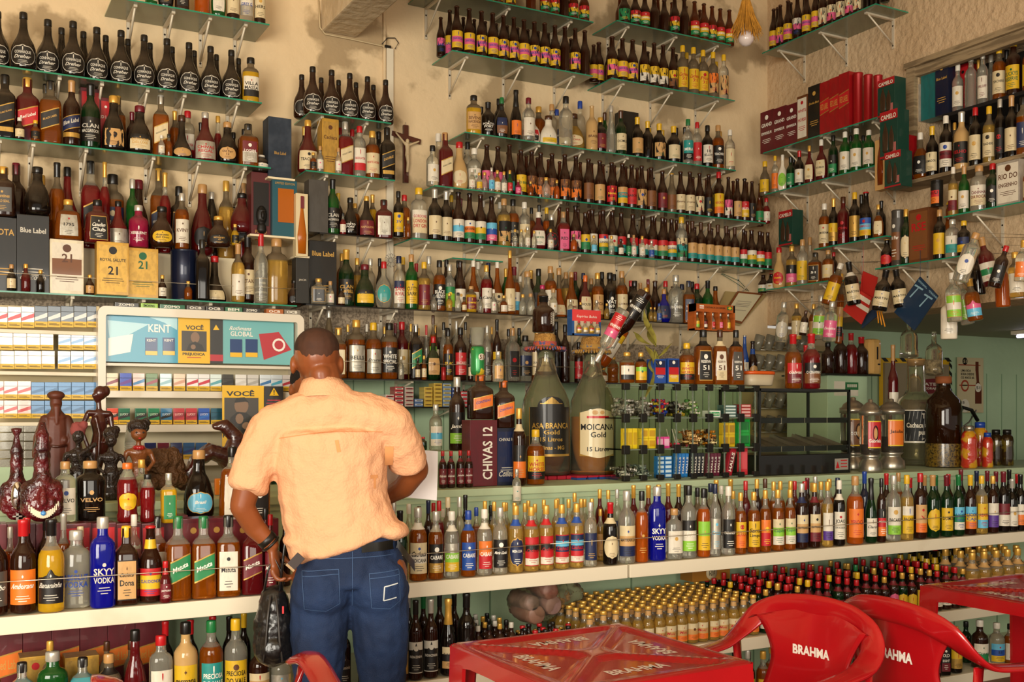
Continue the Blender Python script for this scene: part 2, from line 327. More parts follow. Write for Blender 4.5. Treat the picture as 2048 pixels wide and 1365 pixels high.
# cartons: front at y=-.5d ; unit size too
def box_mesh(spec, asp, dep, body):
    k = ('box', spec, round(asp, 1), round(dep, 1), body)
    if k in MESHC: return MESHC[k]
    mb = MB(); mb.box((-.5, -.5, 0), (.5, .5, 1), 0, None, .012)
    lo = mat('carton_'+LIQ[body][0], LIQ[body][1], .42, .35 if body in 'ds' else 0, coat=.3, noise=.18, nscale=5, ncol='#2a2018')
    m = meshof('carton', mb.v, mb.f, [lo], mb.m, mb.s); MESHC[k] = m; return m
def panel_mesh(spec, asp):
    k = ('panel', spec, round(asp, 1))
    if k in MESHC: return MESHC[k]
    f = spec.split(';'); bands = f[0]; ink = f[1] if len(f) > 1 and f[1] else 'k'; lines = f[2].replace('_', ' ').split('/') if len(f) > 2 and f[2] else []
    mats, mi = [], {}
    def MI(m):
        if m.name not in mi: mi[m.name] = len(mats); mats.append(m)
        return mi[m.name]
    mode = ''
    while bands and bands[0] in '(/!=~^|': mode += bands[0]; bands = bands[1:]
    mb = MB(); y = -.505; im = MI(inkm(ink)); nb = len(bands)
    if '|' in mode:   # vertical lettering
        if bands and bands != '-': mb.box((-.46, y, .03), (.46, -.5, .97), MI(labm(bands[0])))
        s_ = lines[0]; tv, tf = text_geo(s_, .02)
        mb.add([Vector((.14-(z-.5)*.36, y-.006, .5+(x-.5)*.8)) for x, z in tv], tf, im)
        m = meshof('print', mb.v, mb.f, mats, mb.m, mb.s); MESHC[k] = m; return m
    if '/' in mode:
        def sl(a, b, m, yy): mb.add([(-.48, yy, a), (.48, yy, a+.22/asp), (.48, yy, b+.22/asp), (-.48, yy, b)], [(0, 1, 2, 3)], MI(m))
        sl(.36, .62, labm('d'), y); sl(.375, .605, labm(bands[0]), y-.004); zs = [(.50+.1/asp, .14)]
        for q, s_ in enumerate(lines[:1]): mb.text(s_, 0, .49+.11/asp, .8, .11, y-.008, im)
    else:
        if bands and bands[0] != '-':
            for q in range(nb):
                a, b = .06+.88*(nb-1-q)/nb, .06+.88*(nb-q)/nb
                mb.add([(-.44, y, a), (.44, y, a), (.44, y, b), (-.44, y, b)], [(0, 1, 2, 3)], MI(labm(bands[q])))
        L = len(lines)
        for q, s_ in enumerate(lines):
            it = s_.startswith('~'); s_ = s_[1:] if it else s_
            if not s_: continue
            text_geo(s_, .02); h = .8/TASP[s_]/asp; h = min(h*1.2, .16); w = min(.8, h*asp*TASP[s_])
            mb.text(s_, 0, .66-q*.2 if L < 3 else .8-q*.6/(L-1), w, h, y-.006, im, shear=.3*w/h*.2 if it else 0, bold=.02)
        pts = [Vector((math.cos(2*PI*i/12)*.13, y-.006, .84+math.sin(2*PI*i/12)*.13/asp)) for i in range(12)]
        if L < 3 and asp > .7: mb.add(pts, [list(range(12))], im)
        for zl, wl in ((.30, .3), (.26, .34), (.22, .22)): mb.add([(-wl, y-.006, zl), (wl, y-.006, zl), (wl, y-.006, zl+.012), (-wl, y-.006, zl+.012)], [(0, 1, 2, 3)], im)
    m = meshof('print', mb.v, mb.f, mats, mb.m, mb.s); MESHC[k] = m; return m
def tin_mesh(body):
    k = ('tin', body)
    if k in MESHC: return MESHC[k]
    mb = MB(); mb.lathe([(0, .47), (.01, .5), (.03, .5), (.035, .485), (.96, .485), (.965, .5), (.99, .5), (1, .46), (1, 0)], 22)
    m = meshof('tin', mb.v, mb.f, [mat('tin_'+LIQ[body][0], LIQ[body][1], .35, .3, coat=.3)], mb.m, mb.s); MESHC[k] = m; return m
BT['k'] = ([(0, .42), (.02, .49), (.05, .5), (.54, .5), (.62, .45), (.70, .33), (.76, .25), (.92, .22), (.99, .21)], 2, 1, .91, .28, (.08, .48), 1.1, 'pocket_bottle', 'pocket bottle', 14)
BT['t'] = ([(0, .485), (1, .485)], 2, 1, 1, .5, (.1, .85), 1.0, 'tin_canister', 'tin', 20)
# ---------------------------------------------------------------- one item and its words
ITEMS = []      # (root, look, shelf, x order, row)
LW = {k: v[0] for k, v in LAB.items()}
INKWORD = {}
NOUN = {'k': 'pocket bottle', 'w': 'bottle', 'v': 'slender bottle', 'b': 'long-necked bottle', 'd': 'bulbous bottle', 'q': 'square bottle', 's': 'broad-shouldered bottle', 'r': 'rounded flask', 'c': 'foil-necked bottle', 'm': 'miniature', 'p': 'bell-shaped bottle', 'e': 'onion-shaped bottle', 'j': 'plastic bottle', 'y': 'tapered bottle', 't': 'round tin', 'x': 'carton'}
def look_of(t, lc, cc, spec, h, neck):
    lab = ''
    if spec and spec != '-':
        b = spec.split(';')[0]; mode = ''
        while b and b[0] in '(/!=~^|': mode += b[0]; b = b[1:]
        cols = []
        for c in b:
            if c in LW and LW[c] not in cols: cols.append(LW[c])
        ad = 'torn ' if '!' in mode else ('slanted ' if '/' in mode else ('oval ' if '(' in mode else ''))
        if cols: lab = ad+('-and-'.join(cols[:2]))+' label'
        if cols and ad and ' ' in LIQ[lc][0]: lab = lab.replace(ad, ad.strip()+'-')
        if cols: pass
        elif t == 'x': lab = 'lettered front'
        else: lab = 'printed lettering'
    elif t not in 'xt' : lab = 'no label'
    s = LIQ[lc][0]+' '+NOUN[t]
    if t not in 'xt' and cc != '-': s += ', %s cap' % CAP[cc][0]
    if 'carton' in s: s = s.replace('carton', 'gift carton')
    return s+(', '+lab if lab else '')
def make(t, loc, w, h, rz, lc, cc, spec, neck, shelf, order, row, depth=None, tilt=None, look=None):
    loc = (loc[0], loc[1], loc[2]+.0012); h -= .0012
    if t == 'x':
        r = empty('gift_box', loc, rz); d = depth or min(w, .10); r.scale = (w, d, h)
        newobj('carton', box_mesh('', h/w, d/w, lc), r)
        if spec and spec != '-': newobj('print', panel_mesh(spec, h/w), r)
    elif t == 't':
        r = empty('tin_canister', loc, rz); r.scale = (w, w, h); newobj('tin', tin_mesh(lc), r)
        if spec and spec != '-': newobj('label', label_mesh('t', spec, h/w), r)
    else:
        nm = BT[t][7]
        if t == 'v': nm = {'C': 'clear_spirit_bottle', 'a': 'gold_spirit_bottle'}.get(lc, nm)  # named by liquid colour; which spirit it holds is not known
        if h < .19 and t == 'v': nm = 'pocket_bottle'
        if 'shelf row' in shelf and t == 'v' and nm == 'spirit_bottle': nm = 'small_liquor_bottle'  # small dark liquor bottles packed in rows; contents not known
        r = empty(nm, loc, rz); r.scale = (w, w, h)
        newobj('body', body_mesh(t, lc, loc[2] > 1.2), r)
        if cc != '-': newobj('cap', cap_mesh(t, cc), r)
        if spec and spec != '-': newobj('label', label_mesh(t, spec, h/w), r)
        if neck: newobj('neck_label', neck_mesh(t, neck), r)
    if tilt: r.rotation_euler = tilt
    tag(r, None, 'carton' if t == 'x' else ('tin' if t == 't' else 'bottle'))
    ITEMS.append((r, look or look_of(t, lc, cc, spec, h, neck), shelf, order, row))
    return r
def rng(s, n):
    if ':' in s:
        a, b = map(float, s.split(':')); return [a+(b-a)*i/max(n-1, 1) for i in range(n)]
    return [float(s)]*n
SHELF = {}
def shelf_def(key, phrase, axis, plane, H): SHELF[key] = (phrase, axis, plane, H)
def place(key, ox, oy, data, rowd=(.0, .115, .23), sc=3.992):
    """data lines: x w top type liquid cap label [@row] [^base] [+neck] [#n] ; numbers in pixels of a crop of the photograph at ox, oy"""
    phrase, axis, plane, H = SHELF[key]
    for line in data.strip().splitlines():
        f = line.split()
        if not f or f[0].startswith('//'): continue
        opt = {q[0]: q[1:] for q in f[7:]}
        n = int(opt.get('#', 1)); row = int(opt.get('@', 0))
        xs, ws, ts = rng(f[0], n), rng(f[1], n), rng(f[2], n); bs = rng(opt['^'], n) if '^' in opt else None
        for i in range(n):
            t, lc, cc, spec = f[3:7]
            px, py = ox+xs[i]/sc, oy+ts[i]/sc; wpx = ws[i]/sc
            u = (px-1024)/FPX
            if axis == 'Y':
                k0 = plane/ray(px)[1]; w = wpx*k0/FPX; off = rowd[row]
                Y = plane+.012+min(w, .09 if t == 'x' else .2)*.5+off; p, k = onY(px, py, Y); w = wpx*k/FPX
                fc = math.atan2(-p.x, Y); rz = fc*.5+random.uniform(-.12, .12) if t not in 'xt' else 0
            else:
                k0 = plane/ray(px)[0]; w = wpx*k0/FPX; X = plane+.012+w*.5+rowd[row]; p, k = onX(px, py, X); w = wpx*k/FPX
                rz = -PI/2*.35+math.atan2(-X, p.y)*.65+random.uniform(-.12, .12) if t not in 'xt' else -PI/2
            top = p.z; base = H
            if bs: base = (onY(px, oy+bs[i]/sc, p.y)[0] if axis == 'Y' else onX(px, oy+bs[i]/sc, p.x)[0]).z
            dep = None
            if t == 'x':
                # foreshortening of the carton's two visible faces
                d = .085; fn = (abs(ray(px)[1]) if axis == 'Y' else abs(ray(px)[0]))/math.sqrt(1+u*u); w = max(.03, w/max(fn, .5)-0.0); dep = min(w, .09)
            if '%' in opt: dep = float(opt['%'])
            make(t, (p.x, p.y, base), w, max(top-base, .03), rz, lc, cc, spec, opt.get('+'), phrase, xs[i]/sc+ox, row, dep)
def clamp_to_shelves():
    for r, look, sh, order, row in ITEMS:
        if r.rotation_euler.x: continue
        for ph, x0, x1, y0, y1, H in BOARDS:
            if ph == sh: continue
            p = r.location
            if x0-.05 < p.x < x1+.05 and y0-.05 < p.y < y1+.05 and p.z < H-.05 < p.z+r.scale.z-.03 : r.scale.z = H-.016-p.z
BOARDS = []
def half(r):
    """(half x, half y) of a carton as it stands, or None for a round thing"""
    n = r.name
    if not ('gift_box' in n or 'cigarette' in n): return None
    w, d = r.scale.x*.5, r.scale.y*.5
    return (d, w) if abs(r.rotation_euler.z) > 1 else (w, d)
def push(a, b):
    ha, hb = half(a), half(b); d = a.location-b.location; d.z = 0
    if ha and hb:
        ox = ha[0]+hb[0]+.0015-abs(d.x); oy = ha[1]+hb[1]+.0015-abs(d.y)
        if ox <= 0 or oy <= 0: return None
        return Vector((math.copysign(ox, d.x), 0, 0)) if ox < oy else Vector((0, math.copysign(oy, d.y), 0))
    if ha or hb:
        h = ha or hb; c = -d if ha else d; r_ = (b if ha else a).scale.x*.53; q = Vector((max(-h[0], min(h[0], c.x)), max(-h[1], min(h[1], c.y)), 0)); e = c-q
        if e.length < 1e-5: g = Vector((0, math.copysign(h[1]-abs(c.y)+r_, c.y or -1), 0))
        elif e.length < r_+.001: g = e.normalized()*(r_+.001-e.length)
        else: return None
        return -g if ha else g
    need = (a.scale.x+b.scale.x)*.525+.001
    if d.length >= need: return None
    if d.length < 1e-4: d = Vector((.001, .001, 0))
    return Vector((d.x*.6, d.y, 0)).normalized()*(need-d.length)
def solve_overlaps():
    """neighbours may not run into each other or the wall: slide them apart, then slim them a little"""
    L = [q[0] for q in ITEMS if not q[0].rotation_euler.x and not q[0].rotation_euler.y]
    for it in range(46):
        L.sort(key=lambda r: r.location.x); moved = 0
        for i, a in enumerate(L):
            wa = a.scale.x
            for j in range(i+1, len(L)):
                b = L[j]
                if b.location.x-a.location.x > .22: break
                if abs(a.location.y-b.location.y) > .22: continue
                if a.location.z > b.location.z+b.scale.z-.001 or b.location.z > a.location.z+a.scale.z-.001: continue
                g = push(a, b)
                if g is None: continue
                moved += 1
                if it < 16 or (half(a) and half(b)): a.location += g*.5; b.location -= g*.5
                else:
                    k = max(.93, 1-g.length*.6/max(a.scale.x+b.scale.x, .01)*2)
                    for q in (a, b):
                        if not half(q): q.scale.x *= k; q.scale.y *= k
                    a.location += g*.2; b.location -= g*.2
        for r in L:
            h = half(r); rx, ry = h if h else (r.scale.x*.53,)*2; p = r.location
            if p.z > 1.3 and p.y < YW and p.y+ry > YW-.003: p.y = YW-.003-ry
            if p.z > 2.2 and p.x < XR and p.x+rx > XR-.003 and not (NZ0-.05 < p.z < NZ1 and p.y < NY): p.x = XR-.003-rx
            if p.z < 1.09 and p.y+ry > BY-.006: p.y = BY-.006-ry
        if not moved: break
def slide_brackets():
    for o in SC.objects:
        if not o.name.startswith('bracket') or o.parent is None: continue
        r = o.parent; H = r.location.z; right = abs(r.rotation_euler.z) > 1; x0 = o.location.x; best = None
        top = H-(.09 if r.location.z < 1.95 else .20)-.01; dep = o.location.y
        near = [q[0] for q in ITEMS if q[0].location.z < H-.03 and q[0].location.z+q[0].scale.z > top and (q[0].location-r.location).length < 3]
        for k in range(0, 17):
            for sg in (1, -1):
                x = x0+sg*k*.012; c = 0
                for q in near:
                    l = (-(q.location.y-r.location.y), q.location.x-r.location.x) if right else (q.location.x-r.location.x, q.location.y-r.location.y)
                    if -.02 < l[1] < dep+.05 and abs(l[0]-x) < q.scale.x*.24+.014:
                        zt = q.location.z+q.scale.z; strut = H-.02-(l[1]+q.scale.x*.15)/dep*.16
                        if zt > strut-.012: c += 1
                if best is None or c < best[0]: best = (c, x)
            if best[0] == 0: break
        o.location.x = best[1]
ORD = 'first second third fourth fifth sixth seventh eighth ninth tenth eleventh twelfth thirteenth fourteenth fifteenth sixteenth seventeenth eighteenth nineteenth twentieth'.split()
def ordn(i):
    if i < 20: return ORD[i]
    return ('twenty', 'thirty', 'forty', 'fifty', 'sixty', 'seventy', 'eighty', 'ninety')[(i+1)//10-2]+('-'+ORD[(i+1) % 10-1] if (i+1) % 10 else 'th')
def label_items():
    from collections import defaultdict
    g = defaultdict(list)
    for it in ITEMS: g[(it[1], it[2])].append(it)
    for (look, sh), L in g.items():
        L.sort(key=lambda q: q[3]); sp = sh.replace('the ', '', 1) if sh.startswith('the ') else sh
        for i, (r, _, _, _, _) in enumerate(L):
            r['label'] = '%s, %s' % (look, sp) if len(L) == 1 else '%s, %s such from left, %s' % (look, ordn(i), sp)
            if len(L) > 2: r['group'] = look.split(',')[0]+'s, '+sp
# ---------------------------------------------------------------- the room
YW, XR = 6.05, 5.5
plaster = mat('old_cream_plaster', '#e0c69c', .85, bump=.35, bscale=14, noise=.8, nscale=1.9, ncol='#9c8460', nlo=.545, nhi=.59)
plaster_r = mat('rough_cream_plaster', '#cdb08a', .8, bump=.9, bscale=22, noise=.5, nscale=1.3, ncol='#a8875c', nlo=.5, nhi=.75)
mint = mat('mint_green_boarding', '#b4cba6', .5, bump=.15, bscale=12, noise=.4, nscale=2, ncol='#93aa86', nlo=.5, nhi=.8)
terraz = mat('speckled_terrazzo', '#a8957c', .5, noise=.8, nscale=90, ncol='#6d5c48', nlo=.45, nhi=.55)
wood_d = mat('old_painted_wood', '#a08a68', .7, noise=.6, nscale=5, ncol='#54422c', aniso=(1, 1, 8))
whitep = mat('worn_white_paint', '#e2d6bc', .42, coat=.2, noise=.35, nscale=3, ncol='#b8a27c', nlo=.60, nhi=.75)
steel = mat('white_enamel_steel', '#d6c9b0', .4, .2, noise=.5, nscale=9, ncol='#7c5a38', nlo=.58, nhi=.72)
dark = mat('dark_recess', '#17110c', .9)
def slab(name, a, b, m, label=None):
    mb = MB(); mb.box(a, b, 0); o = mb.build(name, m); o['kind'] = 'structure'
    if label: o['label'] = label
    return o
slab('floor', (-6, -5, -.1), (14, YW, 0), mat('worn_red_cement', '#6a4a38', .7, noise=.5, nscale=2, ncol='#3a2a20'), 'worn cement floor of the bar')
slab('ceiling', (-6, -5, 4.9), (14, YW+.25, 5.0), plaster, 'high pale plaster ceiling')
mb = MB()
mb.box((-6, YW, 2.09), (XR+.001, YW+.25, 4.9), 0); mb.box((-6, YW, 1.80), (2.6, YW+.25, 2.09), 1); mb.box((2.6, YW, 1.93), (XR+.6, YW+.25, 2.09), 0); mb.box((2.6, YW, 1.80), (XR+.6, YW+.25, 1.93), 1)
mb.box((-6, YW, 0), (14, YW+.25, 1.80), 2); mb.box((XR+.6, YW, 1.80), (14, YW+.25, 2.25), 2)
for i in range(70):   # board joints of the mint lining
    x = -1+i*.2; mb.box((x, YW-.004, .02), (x+.006, YW, 1.79), 3)
o = mb.build('wall_back', [plaster, terraz, mint, mat('mint_joint', '#7b9474', .7)]); tag(o, 'cream plaster back wall with mint green boarding below', None, None, 'structure')
# right wall: hangs above the passage, with a shelf recess cut in it
NY, NZ0, NZ1 = 4.66, 2.90, 3.66
mb = MB(); t = .34
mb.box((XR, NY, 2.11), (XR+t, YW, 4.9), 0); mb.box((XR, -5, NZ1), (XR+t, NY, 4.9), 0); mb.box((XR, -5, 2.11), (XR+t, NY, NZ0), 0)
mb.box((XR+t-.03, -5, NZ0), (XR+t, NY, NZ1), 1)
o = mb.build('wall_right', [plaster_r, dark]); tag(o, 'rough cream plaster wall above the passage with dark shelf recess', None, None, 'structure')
mb = MB(); mb.box((XR-.05, -3, NZ1), (XR, NY+.07, NZ1+.035), 0); mb.box((XR-.035, NY, NZ0), (XR, NY+.06, NZ1), 0); mb.box((XR-.02, -3, NZ1-.06), (XR+.02, NY, NZ1), 0)
o = mb.build('trim_1', [wood_d]); tag(o, 'dusty wooden trim around the wall recess', None, None, 'structure')
slab('ceiling_passage', (XR+t, -5, 2.11), (14, YW, 2.25), mat('grey_passage_ceiling', '#a8a488', .7), 'low grey ceiling of the passage')
slab('wall_passage', (13.9, -5, 0), (14, YW, 2.11), mint, 'far mint green wall of the passage')
# concrete beam that runs into the back wall
a, _ = onY(642, 60, YW); b, _ = onY(712, 80, YW)
mb = MB(); mb.box((a.x, 2.6, (a.z+b.z)/2), (b.x, YW, 4.9), 0, None, .01); o = mb.build('ceiling_beam', [mat('limewashed_concrete', '#cbb795', .8, bump=.6, bscale=18, noise=.4, nscale=4, ncol='#a08c6c')]); tag(o, 'pale concrete ceiling beam running into the back wall', None, None, 'structure')
# left end wall of the sales area; the street side stays open
mb = MB(); mb.box((-6.2, -5, 0), (-6, YW, 4.9)); o = mb.build('wall_left', [plaster]); o['kind'] = 'structure'
# ---------------------------------------------------------------- glass shelves
gl_top = mat('dusty_shelf_glass', '#8d9478', .25, trans=.45, coat=.3, noise=.5, nscale=4, ncol='#6c6a50')
gl_edge = mat('green_glass_edge', '#1f8a68', .2, coat=.5)
gl_dark = mat('black_shelf_glass', '#1c1a17', .15, coat=.5)
def bracket_mesh(dep, drop=.20):
    k = ('bracket', round(dep, 2), drop)
    if k in MESHC: return MESHC[k]
    mb = MB(); s = 1
    mb.box((-.009, -.008, -drop), (.009, 0, .03)); mb.box((-.009, -dep*.86, -.016), (.009, 0, -.004))
    v = [Vector((0, -dep*.78, -.014)), Vector((0, -.006, -drop+.03))]
    mb.tube(v, .007, 0, 4)
    for z in (-drop+.02, -.05): mb.lathe([(0, .006), (.003, .004), (.003, 0)], 8, 1, M=Matrix.Translation((0, -.008, z)) @ Matrix.Rotation(PI/2, 4, 'X'))
    m = meshof('bracket', mb.v, mb.f, [steel, mat('screw_head', '#2a2018', .5, .5)], mb.m, mb.s); MESHC[k] = m; return m
def glass_shelf(key, phrase, label, p0, p1, nb, axis='Y', front=None, wall=None, dark_=False, thick=.008, cx=0):
    front = front if front is not None else (5.75 if axis == 'Y' else 5.2); wall = wall or (YW if axis == 'Y' else XR)
    fn = onY if axis == 'Y' else onX
    a, _ = fn(p0[0], p0[1], front); b, _ = fn(p1[0], p1[1], front); H = (a.z+b.z)/2
    dep = wall-front; r = empty('glass_shelf', (a.x, front, H) if axis == 'Y' else (front, b.y, H), 0, label, 'shelf')
    if axis == 'Y': L = b.x-a.x; r.rotation_euler = (0, 0, 0)
    else: L = a.y-b.y; r.location = (front, a.y, H); r.rotation_euler = (0, 0, -PI/2)
    mb = MB(); mb.box((0, 0, -thick), (L, dep-.001, 0), 0); mb.f[-4:]; mb.m = [0, 0, 1, 1, 0, 1]
    mb.build('glass_panel', [gl_dark, gl_dark] if dark_ else [gl_top, gl_edge], r)
    for i in range(nb):
        x = L*(i+.5)/nb if nb > 1 else L/2
        if nb > 2: x = .12+(L-.24)*i/(nb-1)
        newobj('bracket', bracket_mesh(dep, .09 if key in ('T5', 'G6') else .20), r, (x, dep-.001, -thick+.004))
    BOARDS.append((phrase, a.x, b.x, front, wall, H) if axis == 'Y' else (phrase, front, wall, b.y, a.y, H))
    shelf_def(key, phrase, axis, front, H); return r
def cc(ox, oy, x, y): return (ox+x/3.992, oy+y/3.992)
gs = glass_shelf
gs('S1', 'topmost left shelf', 'green-edged glass shelf at the very top left, mostly cut off', (225, -6), (539, 46), 4)
gs('S2', 'upper left shelf', 'long glass shelf under the black brandy bottles at left', (-60, 120), (524, 206), 6)
gs('S3', 'second left shelf', 'long glass shelf of whiskies below the brandy row at left', (-60, 266), (542, 336), 6)
gs('S4', 'lowest left shelf', 'long glass shelf of gold cartons above the cigarette rack', (-60, 577), (594, 612), 5)
gs('D2', 'short brandy shelf', 'short glass shelf with nine brandy bottles by the conduit', (619.6, 221.7), (782.5, 246.7), 2)
gs('J2', 'short whisky shelf', 'short glass shelf of whiskies beside the crucifix', (612, 342), (790, 358), 2)
gs('P2', 'short port shelf', 'short dark shelf with port bottle below the crucifix shelf', (640, 466), (786, 476), 2, dark_=True)
gs('Q2', 'long black shelf', 'long black glass shelf under mixed spirits in the wall middle', (612, 609), (1440, 649), 7, dark_=True)
gs('T0', 'topmost middle shelf', 'glass shelf cut by the top edge left of the lamp', (855, -19), (1187, 36), 3)
gs('U0', 'shelf beside lamp', 'glass shelf of beer bottles ending beside the straw lamp', (1234, 39), (1462, 90), 3)
gs('T1', 'pink-label shelf', 'glass shelf of long-necked bottles with torn pink labels', (904.5, 100), (1186, 151), 3)
gs('U1', 'shelf under lamp', 'glass shelf of beer and yellow-labelled clear bottles under the lamp', (1224, 154), (1470, 202), 3)
gs('T2', 'champagne shelf', 'long glass shelf of mixed bottles with champagne at its end', (930, 267), (1472, 337), 6)
gs('T3', 'dark beer shelf', 'long glass shelf crowded with dark beer bottles', (870, 371), (1532, 445), 7)
gs('T4', 'green-label shelf', 'long glass shelf of gin and green-labelled brown bottles', (825, 471), (1556, 543), 8)
gs('T5', 'shelf behind jars', 'black shelf of bottles behind the two giant jars', (640, 755), (1250, 768), 5, dark_=True)
gs('G6', 'the cigarette carton shelf', 'small dark shelf stacked with cigarette packs behind the counter', (762, 811), (960, 817), 2, dark_=True)
gs('R1', 'top right-wall shelf', 'glass shelf with torn-label beers high on the right wall', (1524, 108), (1751, 4), 3, 'X')
gs('R2', 'the red carton shelf', 'glass shelf of red whisky cartons on the right wall', (1526, 303), (1757, 236), 3, 'X')
gs('R3', 'the green gin shelf', 'glass shelf with three green gin bottles on the right wall', (1530, 387), (1757, 330), 3, 'X')
gs('R4', 'the bourbon shelf', 'short glass shelf of bourbon bottles on the right wall', (1628, 498), (1772, 471), 2, 'X')
gs('R5', 'the right corner shelf', 'short glass shelf low in the right corner', (1530, 580), (1668, 559), 2, 'X')
gs('R6', 'the horse carton shelf', 'short glass shelf with the brown horse carton', (1750, 537), (1923, 511), 2, 'X')
gs('R7', 'the far right shelf', 'glass shelf at the right edge under the recess', (1887, 435), (2110, 388), 2, 'X')
# recess shelves (dark) in the right wall
def recess_shelf(key, phrase, label, p0, p1, front, m):
    a, _ = onX(p0[0], p0[1], front); b, _ = onX(p1[0], p1[1], front); H = (a.z+b.z)/2
    mb = MB(); mb.box((0, -3.0, -.022), (XR+.31-front, NY-.005-0 if False else a.y-.0, 0)); o = mb.build('wooden_shelf', [m], None, (front, 0, H)); tag(o, label, 'shelf'); shelf_def(key, phrase, 'X', front, H)
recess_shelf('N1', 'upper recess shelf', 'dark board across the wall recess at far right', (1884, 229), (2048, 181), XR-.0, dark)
recess_shelf('N2', 'wooden recess ledge', 'pale worn wooden ledge along the wall recess', (1776, 376), (2048, 301), XR-.2, wood_d)
# ---------------------------------------------------------------- counter with its two display shelves
CX0, CX1 = -1.2, 7.6
CT = 1.10; LY = 3.75; BY = 4.35
L1 = CAMZ-.659; L2 = CAMZ-1.045
ct = empty('shelf_counter', (0, BY, 0), 0, 'long mint green bar counter with white front shelves full of bottles', 'counter')
mb = MB(); mb.box((CX0, -.03, CT-.035), (CX1, .70, CT), 0, None, .004); mb.box((CX0, -.012, CT-.06), (CX1, 0, CT-.036), 0); mb.build('worktop', [mat('mint_counter_top', '#b8caa4', .45, noise=.4, nscale=3, ncol='#8a7a58', nlo=.55, nhi=.75)], ct)
mb = MB(); mb.box((CX0, 0, 0), (CX1, .03, CT-.036), 0); 
for i in range(22): x = CX0+.25+i*.4; mb.box((x, -.004, .02), (x+.008, 0, CT-.06), 1)
mb.build('front_panel', [mint, MATS['mint_joint']], ct)
gap = onY(1258, 1120, LY)[0].x
for nm, H, seg in (('display_shelf', L1, ((CX0, gap-.006), (gap+.006, CX1))), ('display_shelf', L2, ((CX0, CX1),)), ('display_shelf', .06, ((CX0, CX1),))):
    for a, b in seg:
        mb = MB(); mb.box((a, LY-BY, H-.058 if H > .1 else 0), (b, LY-BY+.022, H+.0), 0, None, .003); mb.box((a, LY-BY+.022, H-.02), (b, -.001, H-.001), 1)
        mb.build(nm, [whitep, mat('pale_shelf_board', '#cfc2a2', .35, coat=.3)], ct)
    if H > .1:
        for x in (1.0, 2.0, 2.55, 3.0, 4.0, 4.9, 5.9):
            mb = MB(); mb.box((x-.012, -.012, H-.16), (x+.012, 0, H-.02)); mb.tube([(x, -.006, H-.15), (x, -.20, H-.026)], .009, 0, 4); mb.build('shelf_bracket', [mat('zinc_steel', '#a8a498', .35, .7)], ct)
shelf_def('L1', 'upper counter shelf', 'Y', LY, L1+.001)
shelf_def('L2', 'lower counter shelf', 'Y', LY, L2+.001)
shelf_def('L3', 'bottom counter shelf', 'Y', LY, .061)
BOARDS += [('', CX0, CX1, LY-.03, BY, L1-.045), ('', CX0, CX1, LY-.03, BY, L2-.045)]
shelf_def('CT', 'counter top', 'Y', BY, CT+.001)
# retaining wires in front of the rows
def wire(px0, px1, dz, key, plane, label, axis='Y'):
    H = SHELF[key][3]; fn = onY if axis == 'Y' else onX
    a, _ = fn(px0, 800, plane-.012); b, _ = fn(px1, 800, plane-.012); mb = MB(); n = 9
    mb.tube([Vector((a.x+(b.x-a.x)*i/(n-1), a.y+(b.y-a.y)*i/(n-1), H+dz-.006*math.sin(PI*i/(n-1)))) for i in range(n)], .0016, 0, 5)
    o = mb.build('retaining_wire', [mat('thin_steel_wire', '#cfc4ac', .3, .8)]); tag(o, label, 'wire')
wire(-40, 1100, .115, 'L1', LY, 'thin steel wire strung across the bottles, left half of the counter shelf')
wire(1100, 2100, .115, 'L1', LY, 'thin steel wire strung across the bottles, right half of the counter shelf')
wire(-40, 594, .09, 'S4', 5.75, 'thin wire across the gold cartons on the lowest left shelf')
wire(640, 1250, .10, 'T5', 5.75, 'thin wire across the whisky bottles behind the giant jars')
# ================================================================ bottles on the back wall
place('S1', 0, 0, '''
1210 95 -250 w G k w;k
1320 120 -240 r K k k;d
1450 110 -250 q D g k;s
1612 118 -260 v O g -
1745 115 -250 r G g w;k +k
1860 100 -260 w D g c;n
1972 105 -200 s C s ws;b;GREY_G
2072 90 -240 w D g c;k;HERS
''')
place('S2', 0, 0, '''
-150 165 60 d K k =(k;s;CONHAQUE/~Dreher
45:1840 190:155 88:400 d K k =(k;s;CONHAQUE/~Dreher #11
490:1905 150:120 222:468 d K k - @1 #9
1985 130 462 s Y k wwk;k;VILLA/MASSA
''')
place('S3', 0, 0, '''
-130 150 560 q K k /d;k;DOUBLE
45 160 598 q K k /kd;d;DOUBLE_BLACK
215 175 585 q M g /r;w;Red_Label
425 160 650 q A k /k;d;BLACK_LABEL
588 130 638 w D t /Nd;s;Blue_Label
722 148 680 w g k k;s;CLAN/MACGREGOR
895 182 768 e K g !t;n
1100 190 850 e K m kcc;d;BUCHANANS/DELUXE
1275 125 705 q A s /c;k;GOLD_LABEL
1455 172 925 p K n (t;b
1640 172 903 d M s s;r;CHIVAS/REGAL
1815 160 978 e K t (t;n;Old_Parr/12
1972 150 992 q A k ms;w;LOGAN
165 72 948 m D w c;n
275 72 968 m A y k;d
1285 52 1088 m C w w;k
1342 56 1072 m A k -
370 130 660 q A k k;d @1
925 110 765 q A g - @1
1055 90 893 w D m - @1
1430 90 893 w A g - @1
1480 110 883 s C r wwr;r;BEEFEATER @1
1590 80 978 w K k - @1
1740 90 928 e R g - @1
1885 80 1062 m K k - @1
1925 80 1030 m K k - @1
733 145 722 x m - r;d @1
842 78 790 x m - r;w;D_LA @1
''')
